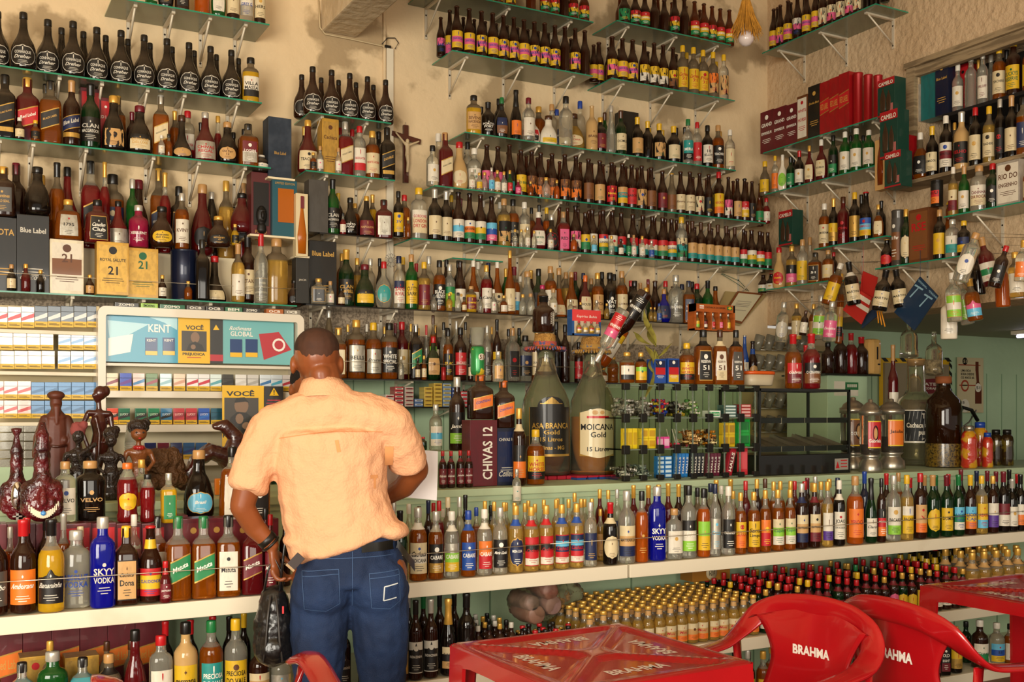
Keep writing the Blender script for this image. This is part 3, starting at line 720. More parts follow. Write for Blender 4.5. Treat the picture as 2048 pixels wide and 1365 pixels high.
place('S4', 0, 342, '''
// cartons on the shelf and small bottles before them
85 180 378 x k - -;d;LOTA//_/
305 232 360 x k - -;s;Blue_Label//~of_Scotch
553 245 562 x w - wnw;n;21
875 235 592 x d - d;k;ROYAL_SALUTE/21
1138 232 628 x d - dd;g;21
90 70 752 m K t c;n
188 70 748 m M g -
322 62 795 m K g -
712 66 830 m D g t;n
1283 64 832 m D g w;k;~label
1488 62 888 m A g -
1570 110 555 q K k -
1725 185 680 p K r c;n
1885 105 590 w a t w;n
1995 130 515 w D k cc;n;METAXA ^1045
2078 110 515 w C r -
2170 175 545 s a t -
2065 150 695 q D k =k;w;JACK_DANIELS/~Tennessee
2330 120 870 e D k (k;w
''')
place('S4', 0, 342, '''
1385 215 628 t N - -
''')
# second tier standing on the cartons and on a white riser behind them
place('S4', 0, 342, '''
85 185 -25 q D g h;d;Ballantines/GOLD_SEAL ^378
290 200 -30 e K k - ^360
540 205 240 y A g s;k;1795 ^562
770 205 245 y M k =k;w;~Canadian/Club ^592
950 165 235 d R k s;n ^612
1130 150 285 v P s -;w;XELLENT ^625
1305 185 300 e D k (y;k;~Amaretto/dell_Orso ^625
1450 110 180 v A s w;n;KVINT ^628
''')
rs = SHELF['S4']; mb = MB(); a_, _ = onY(-40, 462, 5.93); b_, _ = onY(480, 470, 5.93)
mb.box((a_.x, 0, 0), (b_.x, .10, a_.z-rs[3]-.05), 0); o = mb.build('display_riser', [mat('cream_board', '#e4d4b0', .6)], None, (0, 5.94, rs[3]+.001)); tag(o, 'plain cream board riser behind the gold cartons', 'riser')
shelf_def('S4b', 'left riser', 'Y', 5.925, a_.z-.05)
place('S4b', 0, 342, '''
-90 150 0 q A g -
150 150 -60 q D m - 
380 190 45 y D g ks;w
455 120 -40 w A k -
590 180 -20 d R k (s;r;CHIVAS
738 150 -70 q R k /k;d;BLACK_LABEL
860 80 -50 w R g -
905 180 35 s A k N;c;~Ball
1015 100 85 v G s -
1100 190 80 e D m c;n;Dimple
1262 130 -30 q A g /N;s;Blue_Label
1330 90 30 w R g -
1400 170 125 y K k =k;d;DISARONNO
1590 185 128 e M t (k;t
1662 100 155 j K s -
1752 120 75 v a g -;w
1925 130 93 q R t /k;d;RED
''', rowd=(.0, .0, .0))
place('S4', 0, 342, '''
1715 185 392 e D g (k;d;MONKEY/47 ^640
1915 180 190 e M k - ^500
1858 60 440 m Y g k;y ^610
2000 60 375 m A w w;n ^560
''', rowd=(.1, .1, .1))
place('S2', 0, 0, '''
''')
# --- short shelves beside the conduit
place('D2', 512, 0, '''
460 150 535 d D k =(k;s;CONHAQUE/~Dreher
600:1035 145:130 560:640 d D k =(k;s;CONHAQUE/~Dreher #4
365 130 598 d D k =(k;s @1
520:937 120 622:680 d D k - @1 #4
''')
place('J2', 512, 0, '''
430 165 957 d M g c;k;TEACHERS
590 130 962 x d - d;n;Cachaca
715 120 945 q R s /c;k;GOLD_LABEL
820 98 1010 s C r wwr;r;BEEFEATER
922 118 1048 v A g c;r;WHITE_HORSE
1045 120 1013 q K k /kd;d;DOUBLE
445 55 1228 m A g k;d
503 56 1172 m C t w;p
648 52 1188 m C t w;p
672 80 1022 v R r - @1
768 80 1035 v R r - @1
980 100 1043 q K k - @1
395 80 1005 w D g - @1
''')
place('P2', 512, 342, '''
490 150 85 x h - -
615 108 65 w G k k;s;CLAN/MACGREGOR
752 118 215 e K k -;w;PORTO/PORT
882 130 203 d K g ;t;NAPOLEON
1022 135 232 q M k s;k
683 50 335 m R k w;b
655 80 180 w D y - @1
790 80 260 v A g - @1
930 80 190 w Y g - @1
'''.replace(' ;t;', ' m;t;'))
place('Q2', 512, 342, '''
535 215 560 x k - -;d;Blue_Label//~Scotch
480 122 868 q C g =k;w
593 62 882 m C t w;p
688 56 940 m D k c;n
715 125 625 w g g k;d;CLAN/CAMPBELL
868 165 750 e g m kYy;y;BUCHANANS/DELUXE
1022 135 725 r C r =(e;d
1137 95 680 v C N Nww;r;SANS/RIVAL
1240 100 668 v G t yy;k;CUTTY/SARK
1348 98 728 v a y m;d
1465 100 713 v A k k;w;BLACK/VELVET
1558 90 743 v C s gGG;y
1638 88 715 b D k w;k
1745 105 710 d A w wc;k;SEAGRAM
1845 92 752 v R g w;k;~Cana
1948 100 722 d A w c;k;PASSPORT
2035 90 640 d A g cc;n
685 80 660 v A g - @1
810 80 695 v a g - @1
915 80 700 v C s - @1
985 60 698 m K k - @1
1380 90 683 v C s (w;b @1
1175 70 690 v Y y - @1
1280 70 740 w R r - @1
1520 80 690 v D k - @1
1615 80 712 v K k - @1
1770 80 720 v C w - @1
1855 80 705 v K N - @1
1995 70 780 w G g - @1
1420 50 985 m C k -
1545 50 980 m a g -
1605 50 975 m C k -
1655 42 1010 m A k c;n
1720 85 925 s Y t m;y;CAMPARI
1785 46 1005 m C k -
1878 44 950 m C w w;p
1912 44 1010 m C w -
1968 60 1000 m A g w;o
'''.replace('kYy', 'kyy'))
place('Q2', 1024, 342, '''
25 100 760 w A m wl;b
122 130 800 e C t -
235 130 772 r g k k;w
283 100 765 v A t w;n;FELLOWS
372 120 775 p O t c;o
470 108 805 d A t c;m;SOMES
585 110 835 r M o c;k;HOUSE
685 98 812 v A g t;n;OFFICIAL
783 108 812 v K k -;w;VAT/69
877 95 800 v A t c;n;CLAYMORE
980 100 878 v K k h;s
1080 100 930 e g g -
1216 110 945 r U t N;o
1322 118 833 v C s -;w;FINLANDIA
1408 92 880 q A N N;w;WHYTE/MACKAY
1480 92 900 v g r -
1552 88 878 w G k -
1610 110 920 d A k c;n
75 60 990 m C g -
130 64 985 m C t -
245 80 920 s A p -
290 64 950 m C t w;k
462 50 1030 m C s c;n
540 40 1050 m D g -
675 42 1035 m C s w;g
755 42 1060 m a g -
945 40 1030 m P s p;w
1055 46 1060 m C w -
1100:1135 36 1090 m a g - #2
1175 44 1060 m C b b;w
190 80 787 w D g - @1
318 80 812 v A g - @1
430 80 810 v a t - @1
505 70 808 w g m - @1
568 70 815 v D N - @1
632 75 860 v Y t - @1
718 80 808 v K k - @1
820 80 825 v A k - @1
912 80 850 v A g - @1
945 80 875 v D r - @1
1005 70 895 w G t - @1
1098 80 868 d A m - @1
1165 85 878 b D n - @1
1203 80 880 v a r - @1
1270 80 920 b D n - @1
1355 80 905 v C N - @1
1437 80 885 v D k - @1
75 70 840 v C w - @1
''')
# long-necked beers at the top
place('T0', 512, 0, '''
1420:2030 88 -230:-180 b B n !y;g #7
''')
place('T0', 1024, 0, '''
150 80 -190 b B n - 
260 80 -160 b B n !ryg;w
340 80 -160 b B n !ryg;w
415 80 -130 b D n -
490 80 -110 b B n !ryg;w
575 85 -90 b B n !ryg;w
''')
place('T1', 512, 0, '''
1602 95 50 b D n ypy;b;SABOROSA
1702 92 70 b D n ypy;b;SABOROSA
1800 92 90 b D n !ypy;b;SABOROSA
1890 92 105 b D n ypy;b;SABOROSA
1975 88 125 b D n !ypy;b;SABOROSA
2062 86 140 b D n !ypy;b;SABOROSA
1475 70 138 b D n !pk;b;SABO @1
1547 78 82 b D n yp;b;SABO @1
1655:2005 68 138:205 b D n - @1 #5
''')
place('T1', 1024, 0, '''
97 90 158 b D n ypy;b;SABOROSA
178 90 175 b D n !ypy;b;SABOROSA
262 90 185 b D n !ypy;b;SABOROSA
340 88 203 b D n !ypy;b;SABOROSA
418 86 213 b D n -
505 86 228 b D n !ypy;b;SABOROSA
580 84 245 b D n -
45:290 66 222:265 b D n - @1 #4
470 66 310 b D n - @1
''')
place('U0', 1024, 0, '''
895 95 -60 b D n !g;y
985 88 -50 b D n !ryg;w;CANINHA
1058 84 -40 b D n ryg;w;CANINHA
1135 84 -20 b D n -
1215 84 0 b D n -
1298 80 -25 b D n !ryg;w
1375 80 -5 b D n -
1457 80 12 b B n ryg;w;CANINHA
1532 78 30 b B n ryg;w;CANINHA
1597 76 50 b B n !ryg;w
1662 76 70 b B n ryg;w;CANINHA
1735 76 80 b B n ryg;w;CANINHA
860 70 -20 b B n - @1
1165:1500 66 -10:80 b B n - @1 #4
''')
place('U1', 1024, 0, '''
800 95 293 b D n !ypy;b
880 88 308 b D n ypy;b;SABOROSA
962 88 320 b D n !ypy;b;SABOROSA
1055 86 330 b D n !yw;k
1135 84 345 b D n !yw;k
1205 82 360 b D n !yw;k
1285 80 380 b D n !yn;k
1362 90 365 v S y yyy;r;~Cachaca/21
1448 90 380 v S y yyy;r;~Cachaca/21
1525 85 402 v S y yyy;r;~Pitu/21
1605 85 418 v S y !ot;r
1690 80 438 v C y !t;r
660 70 363 b D n ypy;b @1
713 85 333 b D n ypy;b;SA @1
745:1310 66 380:435 b D n - @1 #6
1395:1630 70 422:495 v S y - @1 #3
''')
place('T2', 512, 0, '''
1738 120 765 s Y k t;n;SEVENS/HACIENDA
1852 110 818 w K k -;w;PORTO/PORT
1962 108 780 r K G Nn;w +k
1800 70 855 w K k - @1
1935 70 790 v K k - @1
2095 90 720 c K k o;k
''')
place('T2', 1024, 0, '''
145 100 798 v C m w;n
165 112 915 r W w rk;w;SELETA
282 148 925 e W n Yl;g
440 112 790 v C k -
455 190 905 e a n (cc;r;MOICANA
605 95 848 w T - -;n;BRASIL
705 98 940 v K g m;d
788 84 845 e C s -
868 92 885 w g n c;k;DOMUS
1003 95 938 w K y t;g
1080 88 970 w K y -
1175 100 990 w K y !t;g
1290 105 1010 w K y c;g
1405 85 953 v C G eek;w;MIRA
1478 75 977 v C r rr;w
1560 88 1003 v K k w;k;18/BELLOWS
1645 95 1002 v A t k;w;TEACHERS
1740 80 1038 v C w c;r
240 110 853 v A g - @1
318 90 838 v C t - @1
365 80 862 v C b Nb;w @1
542 90 808 v C b - @1
740 70 900 w G n - @1
1095 80 1025 w K y - @1
1200 80 1040 w K y - @1
1310 80 1022 w K k - @1
1380 70 1017 w K k - @1
1660 70 1050 v A g - @1
915 130 905 x k - - @1
'''.replace('Yl;g', 'wy;g'))
place('T3', 512, 0, '''
1420 100 1165 v C k w;k
1455 105 1068 v C w w;k @1
1505 115 1060 q M t /c;k;GOLD_LABEL
1620 140 1135 e T r (c;r
1690 90 1118 v C k - @1
1750 110 1178 v C w w;g;GIN
1848 92 1148 b D n p;k
1935 92 1162 b D n p;k
2030 90 1150 b D n ke;w
''')
place('T3', 1024, 0, '''
1 88 1215 b D n t;k @1
72 90 1195 b D n y;g;DO_BEM
155:510 90:88 1200:1245 b D n !no;k;PITU #5
610 90 1270 b D n n;k
700 88 1285 b D n t;g
795 86 1298 b D n !r;y;Nove
880 86 1306 b D n tey;o;CASA
955 84 1318 b D n r;k;SABOR
1035 84 1325 b D n !t;k
1110 84 1338 b D n n;k
25:380 68 1228:1290 b B n - @1 #5
545:1090 66 1295:1350 b B n - @1 #7
''')
place('T3', 1024, 342, '''
1200 82 0 b D n m;k
1275 78 20 b S g n;k
1345 80 5 b D n c;n;~Reserva
1420 80 8 b D n c;n;~Tropical
1497 76 18 b D n !c;r
1570 76 28 b D n k;y
1650 86 10 v D r yyo;r;NEGRITA
1727 66 48 b D n !pw;r
1800 70 62 b D n t;k
1860 72 62 b D k ry;w;SELETA
1912 64 82 b D n k;t
1975 70 105 b B n g;r
2030 60 100 m R r w;r
1445:1980 60 50:100 b B n - @1 #6
150 46 90 m A g -
252 70 60 m C g -
345 44 80 m O g -
45 50 75 m P t p;w
''')
place('T3', 512, 342, '''
1725 54 -10 m C w w;r
1775 50 20 m C g y;b
1828 48 15 m C g -
1875 50 -20 m C s l;b
1925 55 0 m a g w;r
1975 50 10 m C g w;n
2020 46 0 m G g r;w
''')
place('T4', 512, 342, '''
1150 82 168 v K k yy;b;3V
1225 100 190 v A r -
1305 130 135 s C y wcc;r;GORDONS/LONDON/DRY_GIN
1413 110 145 w K s c;n
1505 100 155 w K s c;n
1600 95 165 b D k wlw;k
1690 92 180 b D k wog;k;HAVANA
1790 92 188 b D n wyg;k
1880 90 205 b D k lbp;w
1985 105 225 v a t !kt;g
1215 42 375 m A g -
1560 70 200 v O y - @1
1635 66 222 w D m - @1
1815 60 240 v C w - @1
1945 66 250 v C w - @1
''')
place('T4', 1024, 342, '''
35 100 225 v A k k;c;100_PIPERS
122 95 245 v C w c;k
200 130 330 r M w w;g;CAMORRA
345 122 350 r K s =(k;r;PORT
428 98 322 q R t pp;k;RED
510 88 280 b D k !pw;r
568 82 330 b D n yg;k
650 90 302 b D n wcg;k
730 86 310 b D n rwyg;k;CANINHA
818 84 320 b D n wce;k
888 84 330 b D n re;w
968 86 342 b D n re;w
1048 84 350 b D n rwe;k
1125 84 360 b D n rwe;k
1198 86 372 b D n rtg;k
1270 84 382 b D n rwye;k;CANINHA
1352 94 360 v C y !ceg;n
1440:1778 82:76 402:450 w D n tte;n #6
1848 60 465 b D n rwg;k
1912 82 472 b D n wyg;k
1978 76 482 b D n rwyg;k
2042 64 490 b D n rg;k
165 66 295 v A k - @1
215 66 275 w N k - @1
268 70 292 v O y - @1
380 74 290 b B n - @1
440:1400 64 300:400 b B n - @1 #12
1460:2000 60 450:490 b B n - @1 #5
25 40 470 m C g -
65 40 470 m C g -
122 46 450 m C s w;r
170 40 480 m C g -
300 50 468 m C g w;k
467 54 512 m O t -
632 50 520 m C g l;w
770 46 520 m C g -
852 46 545 m D k w;m
915 46 510 m g w g;w
967 44 516 m C t w;p
1040 50 525 m C g w;k
1110 46 560 m C s b;w
''')
# lowest back shelf, behind the giant jars (crop of the photograph, 5.69 px per px)
place('T5', 880, 610, '''
-30 110 230 q D g c;k @1
15 80 200 v C k - @1
90 115 280 v A k kk;y;SILAC
232 140 258 v D k r;s;BACARDI
348 60 330 w D k kc;w
430 130 330 v C s - @1
535 95 235 v C s h;w
648 100 165 w D k ykk;k;METAXA
825 150 265 q C t k;r
990 150 350 s C k Nk;t
160 75 185 v C s - @1
290 75 195 v C k - @1
590 60 250 v A g - @1
780 95 275 v A k - @1
900 95 265 v g k - @1
''', sc=5.689)
place('T5', 640, 610, '''
140 150 -20 j S s - @1
290 250 362 q A g cc;n;~Ouro
440 110 310 v A g - @1
570 265 238 s A g =s;k;BELLS
738 110 302 v a w - @1
840 250 282 v A y =s;k;~Drurys
930 100 302 v C w - @1
1000 90 342 v A g - @1
1095 255 288 s A k k;w;WHITE/SPECIAL
1185 110 288 w D m - @1
1320 220 265 v M r c;k @1
1400 90 300 v a g - @1
1525 190 300 q K s /g;y;GREEN_LABEL
1275 95 810 m C s -
1530 84 838 m D k c;n
1632 84 800 m A g c;o
1555 80 370 v A g - @1
1800 240 500 r g r t;n
1935 78 985 t r - -
1785 120 150 v A n Gy;g @1
1700 90 320 w C r - @1
2000 250 360 q D k k;y @1
''', sc=7.877)
place('T5', 1180, 600, '''
-620 130 330 s A g c;k;DUNBARS
-480 130 330 s D g c;m;BELLOWS
-540 110 200 v g y - @1
-380 110 240 v K k - @1
-290 110 280 v D k - @1
-130 100 480 v D k r;w @1
155 90 770 m A g w;b
260 130 650 j A g -
''', sc=5.689)
# ================================================================ right wall
place('R1', 1536, 0, '''
45 70 72 b D n ypy;b
98 68 40 b D n !yp;b
160 74 5 b D n ypy;b;SABOROSA
235 76 -50 b D n !wpk;b
308 74 -70 b D n ypy;b;SABOROSA
378 64 -100 b D n ypy;b
440 76 -120 b D n !c;o
510 80 -140 b D n !cp;o
580 74 -160 b D n !c;o
650 72 -175 b D n !cp;o
715 72 -190 b D n !c;o
790 72 -200 b K n -
860 72 -230 b K n -
935 72 -250 b K n -
75:720 60 60:-180 b D n - @1 #7
''')
place('R2', 1536, 0, '''
35 100 890 x m - -;w;GRAND/EMPEREUR
132 98 862 x m - -;w;GRAND/EMPEREUR
225 92 838 x m - -;w;GRAND/EMPEREUR
312 78 770 x n - w;r;WHITE/HORSE
402 95 690 x k - -;d;~Double_Black
490 72 660 x r - /r;d;RED_LABEL
562 72 628 x r - /r;d;RED_LABEL
640 78 592 x r - /r;d;RED_LABEL
718 80 586 t r - -
800 74 600 t r - -
878 74 605 t r - -
''')
place('R3', 1536, 0, '''
-25 80 1290 m S y y;k
60 55 1245 v C y o;k
112 80 1238 r W w (G;g
180 70 1255 w g k g;w
250 72 1205 w K r w;k
330 82 1165 r M g c;k
425 100 1120 r M w c;k;BOURBON
520 75 1062 v g k kg;w
615 85 1058 v G w w;k
705 95 1030 v G w w;k
805 92 1040 v G w w;k
205 60 1245 w K k - @1
660 60 1072 v G k - @1
760 66 1082 v G k - @1
''')
place('R4', 1536, 342, '''
450 88 262 v A w cc;k;JIM_BEAM
523 78 220 w K g yd;k
600 92 208 v M n -;r;JOHN
692 86 172 v K y d;k
782 100 168 b K r bly;r;CAMARGO
880 82 270 r A g c;n +k
745 70 190 w K k - @1
905 70 240 w K k - @1
''')
place('R5', 1536, 342, '''
-30 80 470 b D n wg;y @1
20 90 470 b K r w;k @1
88 105 612 e T r (r;y;Duelo
190 90 600 v a g kp;w
275 90 548 v C t y;g
378 105 530 q A k =k;w;51
480 90 510 v A t c;y
335 60 530 m C t - @1
525 60 520 v D r - @1
''')
place('R6', 1536, 342, '''
968 95 275 b K g (r;o
1058 100 310 t h - hnn;w;Old_Par
1130 85 300 v g g =(c;k
1255 150 305 x n - nnn;r;RSE
1370 95 310 v K t y;d
1475 105 385 s C s we;g
1560 100 400 v K y Ny;k
1345 70 275 v A g - @1
1440 60 250 b A y - @1
''')
place('R6', 1536, 342, '''
1265 95 98 t k - kro;k;PITU ^305
''')
place('R7', 1536, 342, '''
1478 75 -30 v a w cm;k
1565 85 -40 w G t w;k
1685 130 -40 s C t wc;m;CANINHA/DA_ROCA
1800 105 -60 v g r (k;w
1950 170 -70 x s - w;n;RIO_DO/ENGENHO
2090 100 -60 v A g c;k
1438 40 250 m A y - @1
''')
place('N1', 1536, 0, '''
1215 92 690 x s - s;r
1310 110 490 x E - -
1420 95 487 x N - -;d;Blue_Label
1515 85 515 v C w w;k
1620 92 435 v C s -
1715 80 412 v C s w;m;ORLOFF
1845 100 370 v A y c;k;TEACHERS
1960 115 312 v D y y;g;LUCKYS/RESERVE
2085 100 330 v A g y;k
1590 80 520 x r - r @1
1680 60 480 w A g - @1
1780 80 440 v C s - @1
1905 80 400 w K k - @1
''')
place('N2', 1536, 0, '''
1200 130 1065 r A w k;w
1110 100 1090 x r - /r;d;RED
1310 95 1010 w K y c;k;DOMADOR
1420 98 925 v K w wmw;k;MONTILLA
1545 120 895 w T s k;r;VELHO
1655 95 860 v K r c;k
1765 95 850 v a y c;k;TEACHERS
1860 80 790 v K s k;r
1940 100 765 w K t c;n
2030 95 780 s A k N;s
1010 60 1150 w K k - @1
1490 60 980 v a g - @1
1620 60 930 v K k - @1
1990 60 830 v K k - @1
''')
# ================================================================ the counter's display shelves
RL = (.0, .13, .26, .39)
place('L1', 0, 1023, '''
25 200 75 w D h h;w;~Cevalho
212 195 65 w D r o;w;~Amburana
415 195 58 w Y k ^k;s;~Bananinha
615 220 155 s C s -;b;ABSOLUT/VODKA
825 190 38 s U s -;s;SKYY/VODKA
978 180 118 q D y =t;k;~Cachaca/Dona
1160 175 118 b D r ryyr;b;CLAUDIONOR +y
1298 92 395 m M r m;w;JATOBA +r
1435 185 38 q A G /g;w;Matuta
1625 185 38 q A G /g;w;Matuta
1815 185 30 q A k w;k;Matuta
2000 170 55 q M k /m;w;Matuta
110 100 120 v A s - @1
285 130 48 w D r - @1
355 140 22 w D k - @1
480 110 15 w A s kGy;k @1
575 120 120 v S c - @1
1070 110 25 v C w (N;w @1
1262 130 38 q A k w;k @1
''', rowd=RL)
place('L1', 512, 1023, '''
60 110 -30 v M k - @1
115 95 25 v M r m;w;~Matuta
205 90 60 v D k - @1
''', rowd=RL)
# red cartons at the back that carry the mask bottles
place('L1', 0, 1023, '''
-120:430 210:200 92:88 x m - /r;d;RED_LABEL #4
600:1130 190:180 86:92 x m - r;w;CHIVAS/12 #4
1310:2080 185 40:48 x m - m;d #5
''', rowd=(.19, .19, .19))
place('L1', 780, 960, '''
85 130 262 w g k =(k;s
238 155 235 v A s cwc;k;~Cachaca/MOICANA +w
390 130 268 v A s kkd;w;CABARE +s
527 130 268 v C w sGy;w;CABARE +w
668 130 262 v A b b;w;CABARE +b
806 130 250 v C w or;w;CABARE +w
940 128 235 v C s k;w;~Maria_Guida
1073 128 220 v a g =(N;w;MEIA_LUA +b
1205 130 230 v a g =rkrw;r;~Cachaca +r
1332 126 218 v a g =rkrw;r;~Cachaca +r
1465 126 210 v a g =NlNrw;r;~Cachaca +b
1592 122 202 v a g =NlNrw;r;~Cachaca +b
1710 112 190 v C s N;d
1880 128 192 w K r (c;n +c
30 110 190 v a s - @1
168 90 205 v C w - @1
250 80 225 v a n - @1
325 90 175 w D N - @1
430 90 178 v R r - @1
510 100 150 v S c - @1
582 85 142 v C s - @1
655 90 130 w K k - @1
718 85 235 v A b - @1
795:1240 82 183:205 v a g - @1 #6
370 80 198 v R r - @2
450 85 250 v a w - @2
595 90 255 v C w - @2
860 85 218 v K k - @2
1310:1738 80 170:160 v a g - @1 #5
1660 80 165 v C g =rkrw;r @2
1575 80 112 v a g - @2
1430 80 160 v a g - @2
1180 80 178 v a g - @2
990 80 195 v a g - @2
1790 80 80 v M g - @2
1862 80 88 v A g - @2
1938 80 80 v C s N;w @2
1780 70 250 v a g t;k @1
''', rowd=RL, sc=4.267)
place('L1', 1024, 1023, '''
915 138 -165 v C s ctN;k;MATRIARCA
1036 105 -163 v O k -;d
1158 140 -198 s U s -;w;SKYY/VODKA
1295 130 -22 s C t w;k
1410 122 -208 v C k kwG;w;CAPARI
1530 105 -183 v O k Gy;k
1622 88 -220 v C N s;l;~Cristal
1727 110 -200 v C w kk;w;PARANOIA
1825 90 -150 v A g yo;r;SERRA
1930 100 -155 v A g y;k;~Serra/Limpa
2022 90 -168 v A g or;y
970 85 -208 w M g - @1
1090 95 -208 w M g - @1
1195 90 -213 w M g - @1
1250 90 -223 w M g - @1
1350 90 -218 w D g - @1
1400 90 -208 w K k - @1
1455 88 -188 v S k - @1
1510 88 -178 v D k - @1
1585 90 -223 v C N - @2
1630 90 -250 w D g - @1
1745 90 -256 w A g - @2
1670 80 -203 v C w - @2
1765 80 -163 v A g - @1
1865 80 -243 v M r - @1
1955 80 -258 v D g - @1
''', rowd=RL)
place('L1', 1536, 1023, '''
78 100 -173 v A g cGw;g;~Caipira
176 90 -175 v A g cGw;g;~Caipira
268 104 -223 v D s ctN;k;MATRIARCA +N
370 98 -225 v D g ctm;k;MATRIARCA +m
475 88 -238 v a g wwv;k
568 94 -248 v K w w;k;JOAO/DA_BODEGA +w
695 130 -283 v O t ooo;r;YPIOCA
822 92 -268 c g k w;k;~Claros
905 72 -263 v D k kro;w;MONTILLA
1002 112 -288 v C s wwG;k;BACARDI
1108 102 -290 v a y wyy;k;BACARDI
1215 102 -305 v D r tto;r;~X
1315 108 -290 w g t (y;k
1425 98 -288 w g m yy;k;DOMUS
1520 94 -292 w g G lgw;b;LICOR/CABOCLO
1615 94 -290 w D y lyo;b;LICOR/CAJU
1705 94 -285 v a y yyl;r;ABAIRA
1795 88 -283 v D g wv;k
1880 98 -318 w K m mw;k
1948 88 -258 w K s w;k
2015 86 -295 w K k wo;k
20 80 -263 v A n - @1
50:155 80 -238:-243 v A g - @1 #3
205 85 -240 v M r - @1
285 85 -240 v D r - @1
350 85 -228 v A g - @1
430 85 -238 v A g - @1
485 85 -258 v A g - @1
540 85 -268 v D N - @1
320 80 -268 w D m - @2
370 80 -278 v C s - @2
770 85 -318 w N b - @1
945 85 -303 w D r - @1
1040 80 -308 v A t - @1
1135 80 -268 w D r - @1
1250 80 -288 w D t - @1
1340 80 -288 w g G - @1
1440 80 -298 w D r - @1
1540 80 -333 w K m - @1
1665 80 -323 w D N - @1
1750 80 -323 w K m - @1
1820 80 -318 w K m - @1
1925 80 -333 w K k - @1
1990 80 -298 w K r - @1
2075:2200 95 -300:-310 w K r w;k #2
''', rowd=RL)
# ---- lower shelf, left end
place('L2', 0, 1023, '''
-60 190 1060 e R k - 
175 185 1205 q L k l;w
420 230 1118 s G s (r;w
668 185 1165 q L k l;w
885 185 1135 v S t kS;w +k
1102 190 945 e M k k;r;BLACK
1283 180 988 s C r wwr;r;BEEFEATER
1475 190 885 v T k yy;k;germana
1675 185 872 v A G ee;w;PRECIOSA/DO_VALE
1870 182 858 v C y yy;k;PRECIOSA/DO_VALE
2082 165 1030 w D k cto;r;~X
395 120 1025 v S g - @1
845 110 1040 v S n k;w @1
1045 110 1030 v S n - @1
1320 130 878 w K r - @1
1520 130 868 w K r - @1
1700 130 838 w K r - @1
1830 110 840 w K k - @1
1945 110 815 w K y - @1
''', rowd=RL)
place('L2', 0, 1023, '''
280 230 1150 x d - d;r
650 250 1140 x d - d;n
''', rowd=(.14,))
place('L2', 0, 1023, '''
-110:1130 205:200 890:850 x m - /o;d;Red_Label #7
''', rowd=(.33,))
place('L2', 512, 1023, '''
190 170 1085 w C s s;l;~Cristal
345 140 1060 v Y y y;k
520 140 900 w K k -
702 110 870 v K k ^k;s;~Bananinha
875 120 860 v D k -
1040 120 780 v R r r;w
1160 118 725 w D d =^d;k;INDIAZINHA
1272 115 710 w D k =^k;s;INDIAZINHA
1395 118 702 w D s =^k;s;INDIAZINHA
1535 130 695 c K g -kt;k;BAIQUE/LUNU
1680 145 655 w K k ^k;t;~Jambu
1120 100 690 w K k - @1
1210 100 660 w K s - @1
1335 100 670 w D G - @1
1465 100 655 w D k - @1
1605 100 650 w D k - @1
'''.replace('-kt', 'ckt'), rowd=RL)
# ---- packed small bottles
def packed(key, phrase_look, n_x, n_y, X0, Y0, dx, dy, t, w, h, styles, slope=None, keep=None, group=None):
    sh = SHELF[key]; k = 0
    for j in range(n_y):
        for i in range(n_x):
            x = X0+i*dx+(j % 2)*dx*.5*.3+random.uniform(-.004, .004); y = Y0+j*dy+random.uniform(-.003, .003)
            if keep and not keep(i, j, x, y): continue
            lc, cc_, spec, nk = styles(i, j)
            hh = h(i, j) if callable(h) else h
            r = make(t, (x, y, sh[3]), w, hh, math.atan2(-x, y)*.5+random.uniform(-.35, .35), lc, cc_, spec, nk, 'lower shelf row '+('one', 'two', 'three', 'four', 'five', 'six', 'seven', 'eight', 'nine', 'ten')[j], x, j)
xa = onY(1158, 1250, 3.80)[0].x; xb = onY(1545, 1250, 3.80)[0].x
nx = int((xb-xa)/.0605)
packed('L2', '', nx, 8, xa, LY+.05, .0605, .062, 'k', .056, .186, lambda i, j: ('a', 'g', 'cto;r;~Moic' if j == 0 and i % 5 else 'cto;n', 't'), keep=lambda i, j, x, y: i*.0605 > j*.012-.01)
xc = xa+nx*.0605+.02
def red_style(i, j):
    c = 'ggrgyrrrrrrrgrggggrrr'[i % 21] if j == 0 else ('rrrryrrrr'[(i*3+j) % 9] if i < 11 or i > 15 else 'gkGgr'[(i+j) % 5])
    return ('D' if (i % 7) else 'g', c, ('mw;k', '(y;k', '(p;w', 'y;k')[(0, 0, 0, 0, 0, 0, 0, 0, 0, 0, 0, 0, 1, 2, 1, 1, 3, 1, 0, 0, 0)[i % 21]] if j == 0 else '-', 'm' if j == 0 else None)
packed('L2', '', 22, 8, xc, LY+.05, .066, .064, 'v', .057, lambda i, j: .205+.012*((i*5+j*3) % 3), red_style)
xd = xc+22*.066+.03
packed('L2', '', 6, 3, xd, LY+.06, .095, .09, 'v', .08, .285, lambda i, j: ('a', 'g', 'to;k', 't'))
packed('L2', '', 6, 3, xd-.05, LY+.34, .085, .085, 'b', .07, .27, lambda i, j: ('K', 'kr'[i % 2], 'y;r' if j == 0 else '-', 'y'))
# small bottles right of the dark ones
xe = onY(948, 1250, 3.80)[0].x
packed('L2', '', 5, 5, xe, LY+.12, .052, .056, 'v', .046, .165, lambda i, j: ('D', 'gCk'[(i+j) % 3], '-', None))
xf = xe+5*.052+.01
packed('L2', '', 7, 5, xf, LY+.05, .040, .042, 'k', .034, .098, lambda i, j: ('D', 'g', '-', None))
packed('L2', '', 4, 3, xa-.21, LY+.06, .050, .052, 'k', .044, .135, lambda i, j: ('D', 'rk'[(i+j) % 2], '-', None))
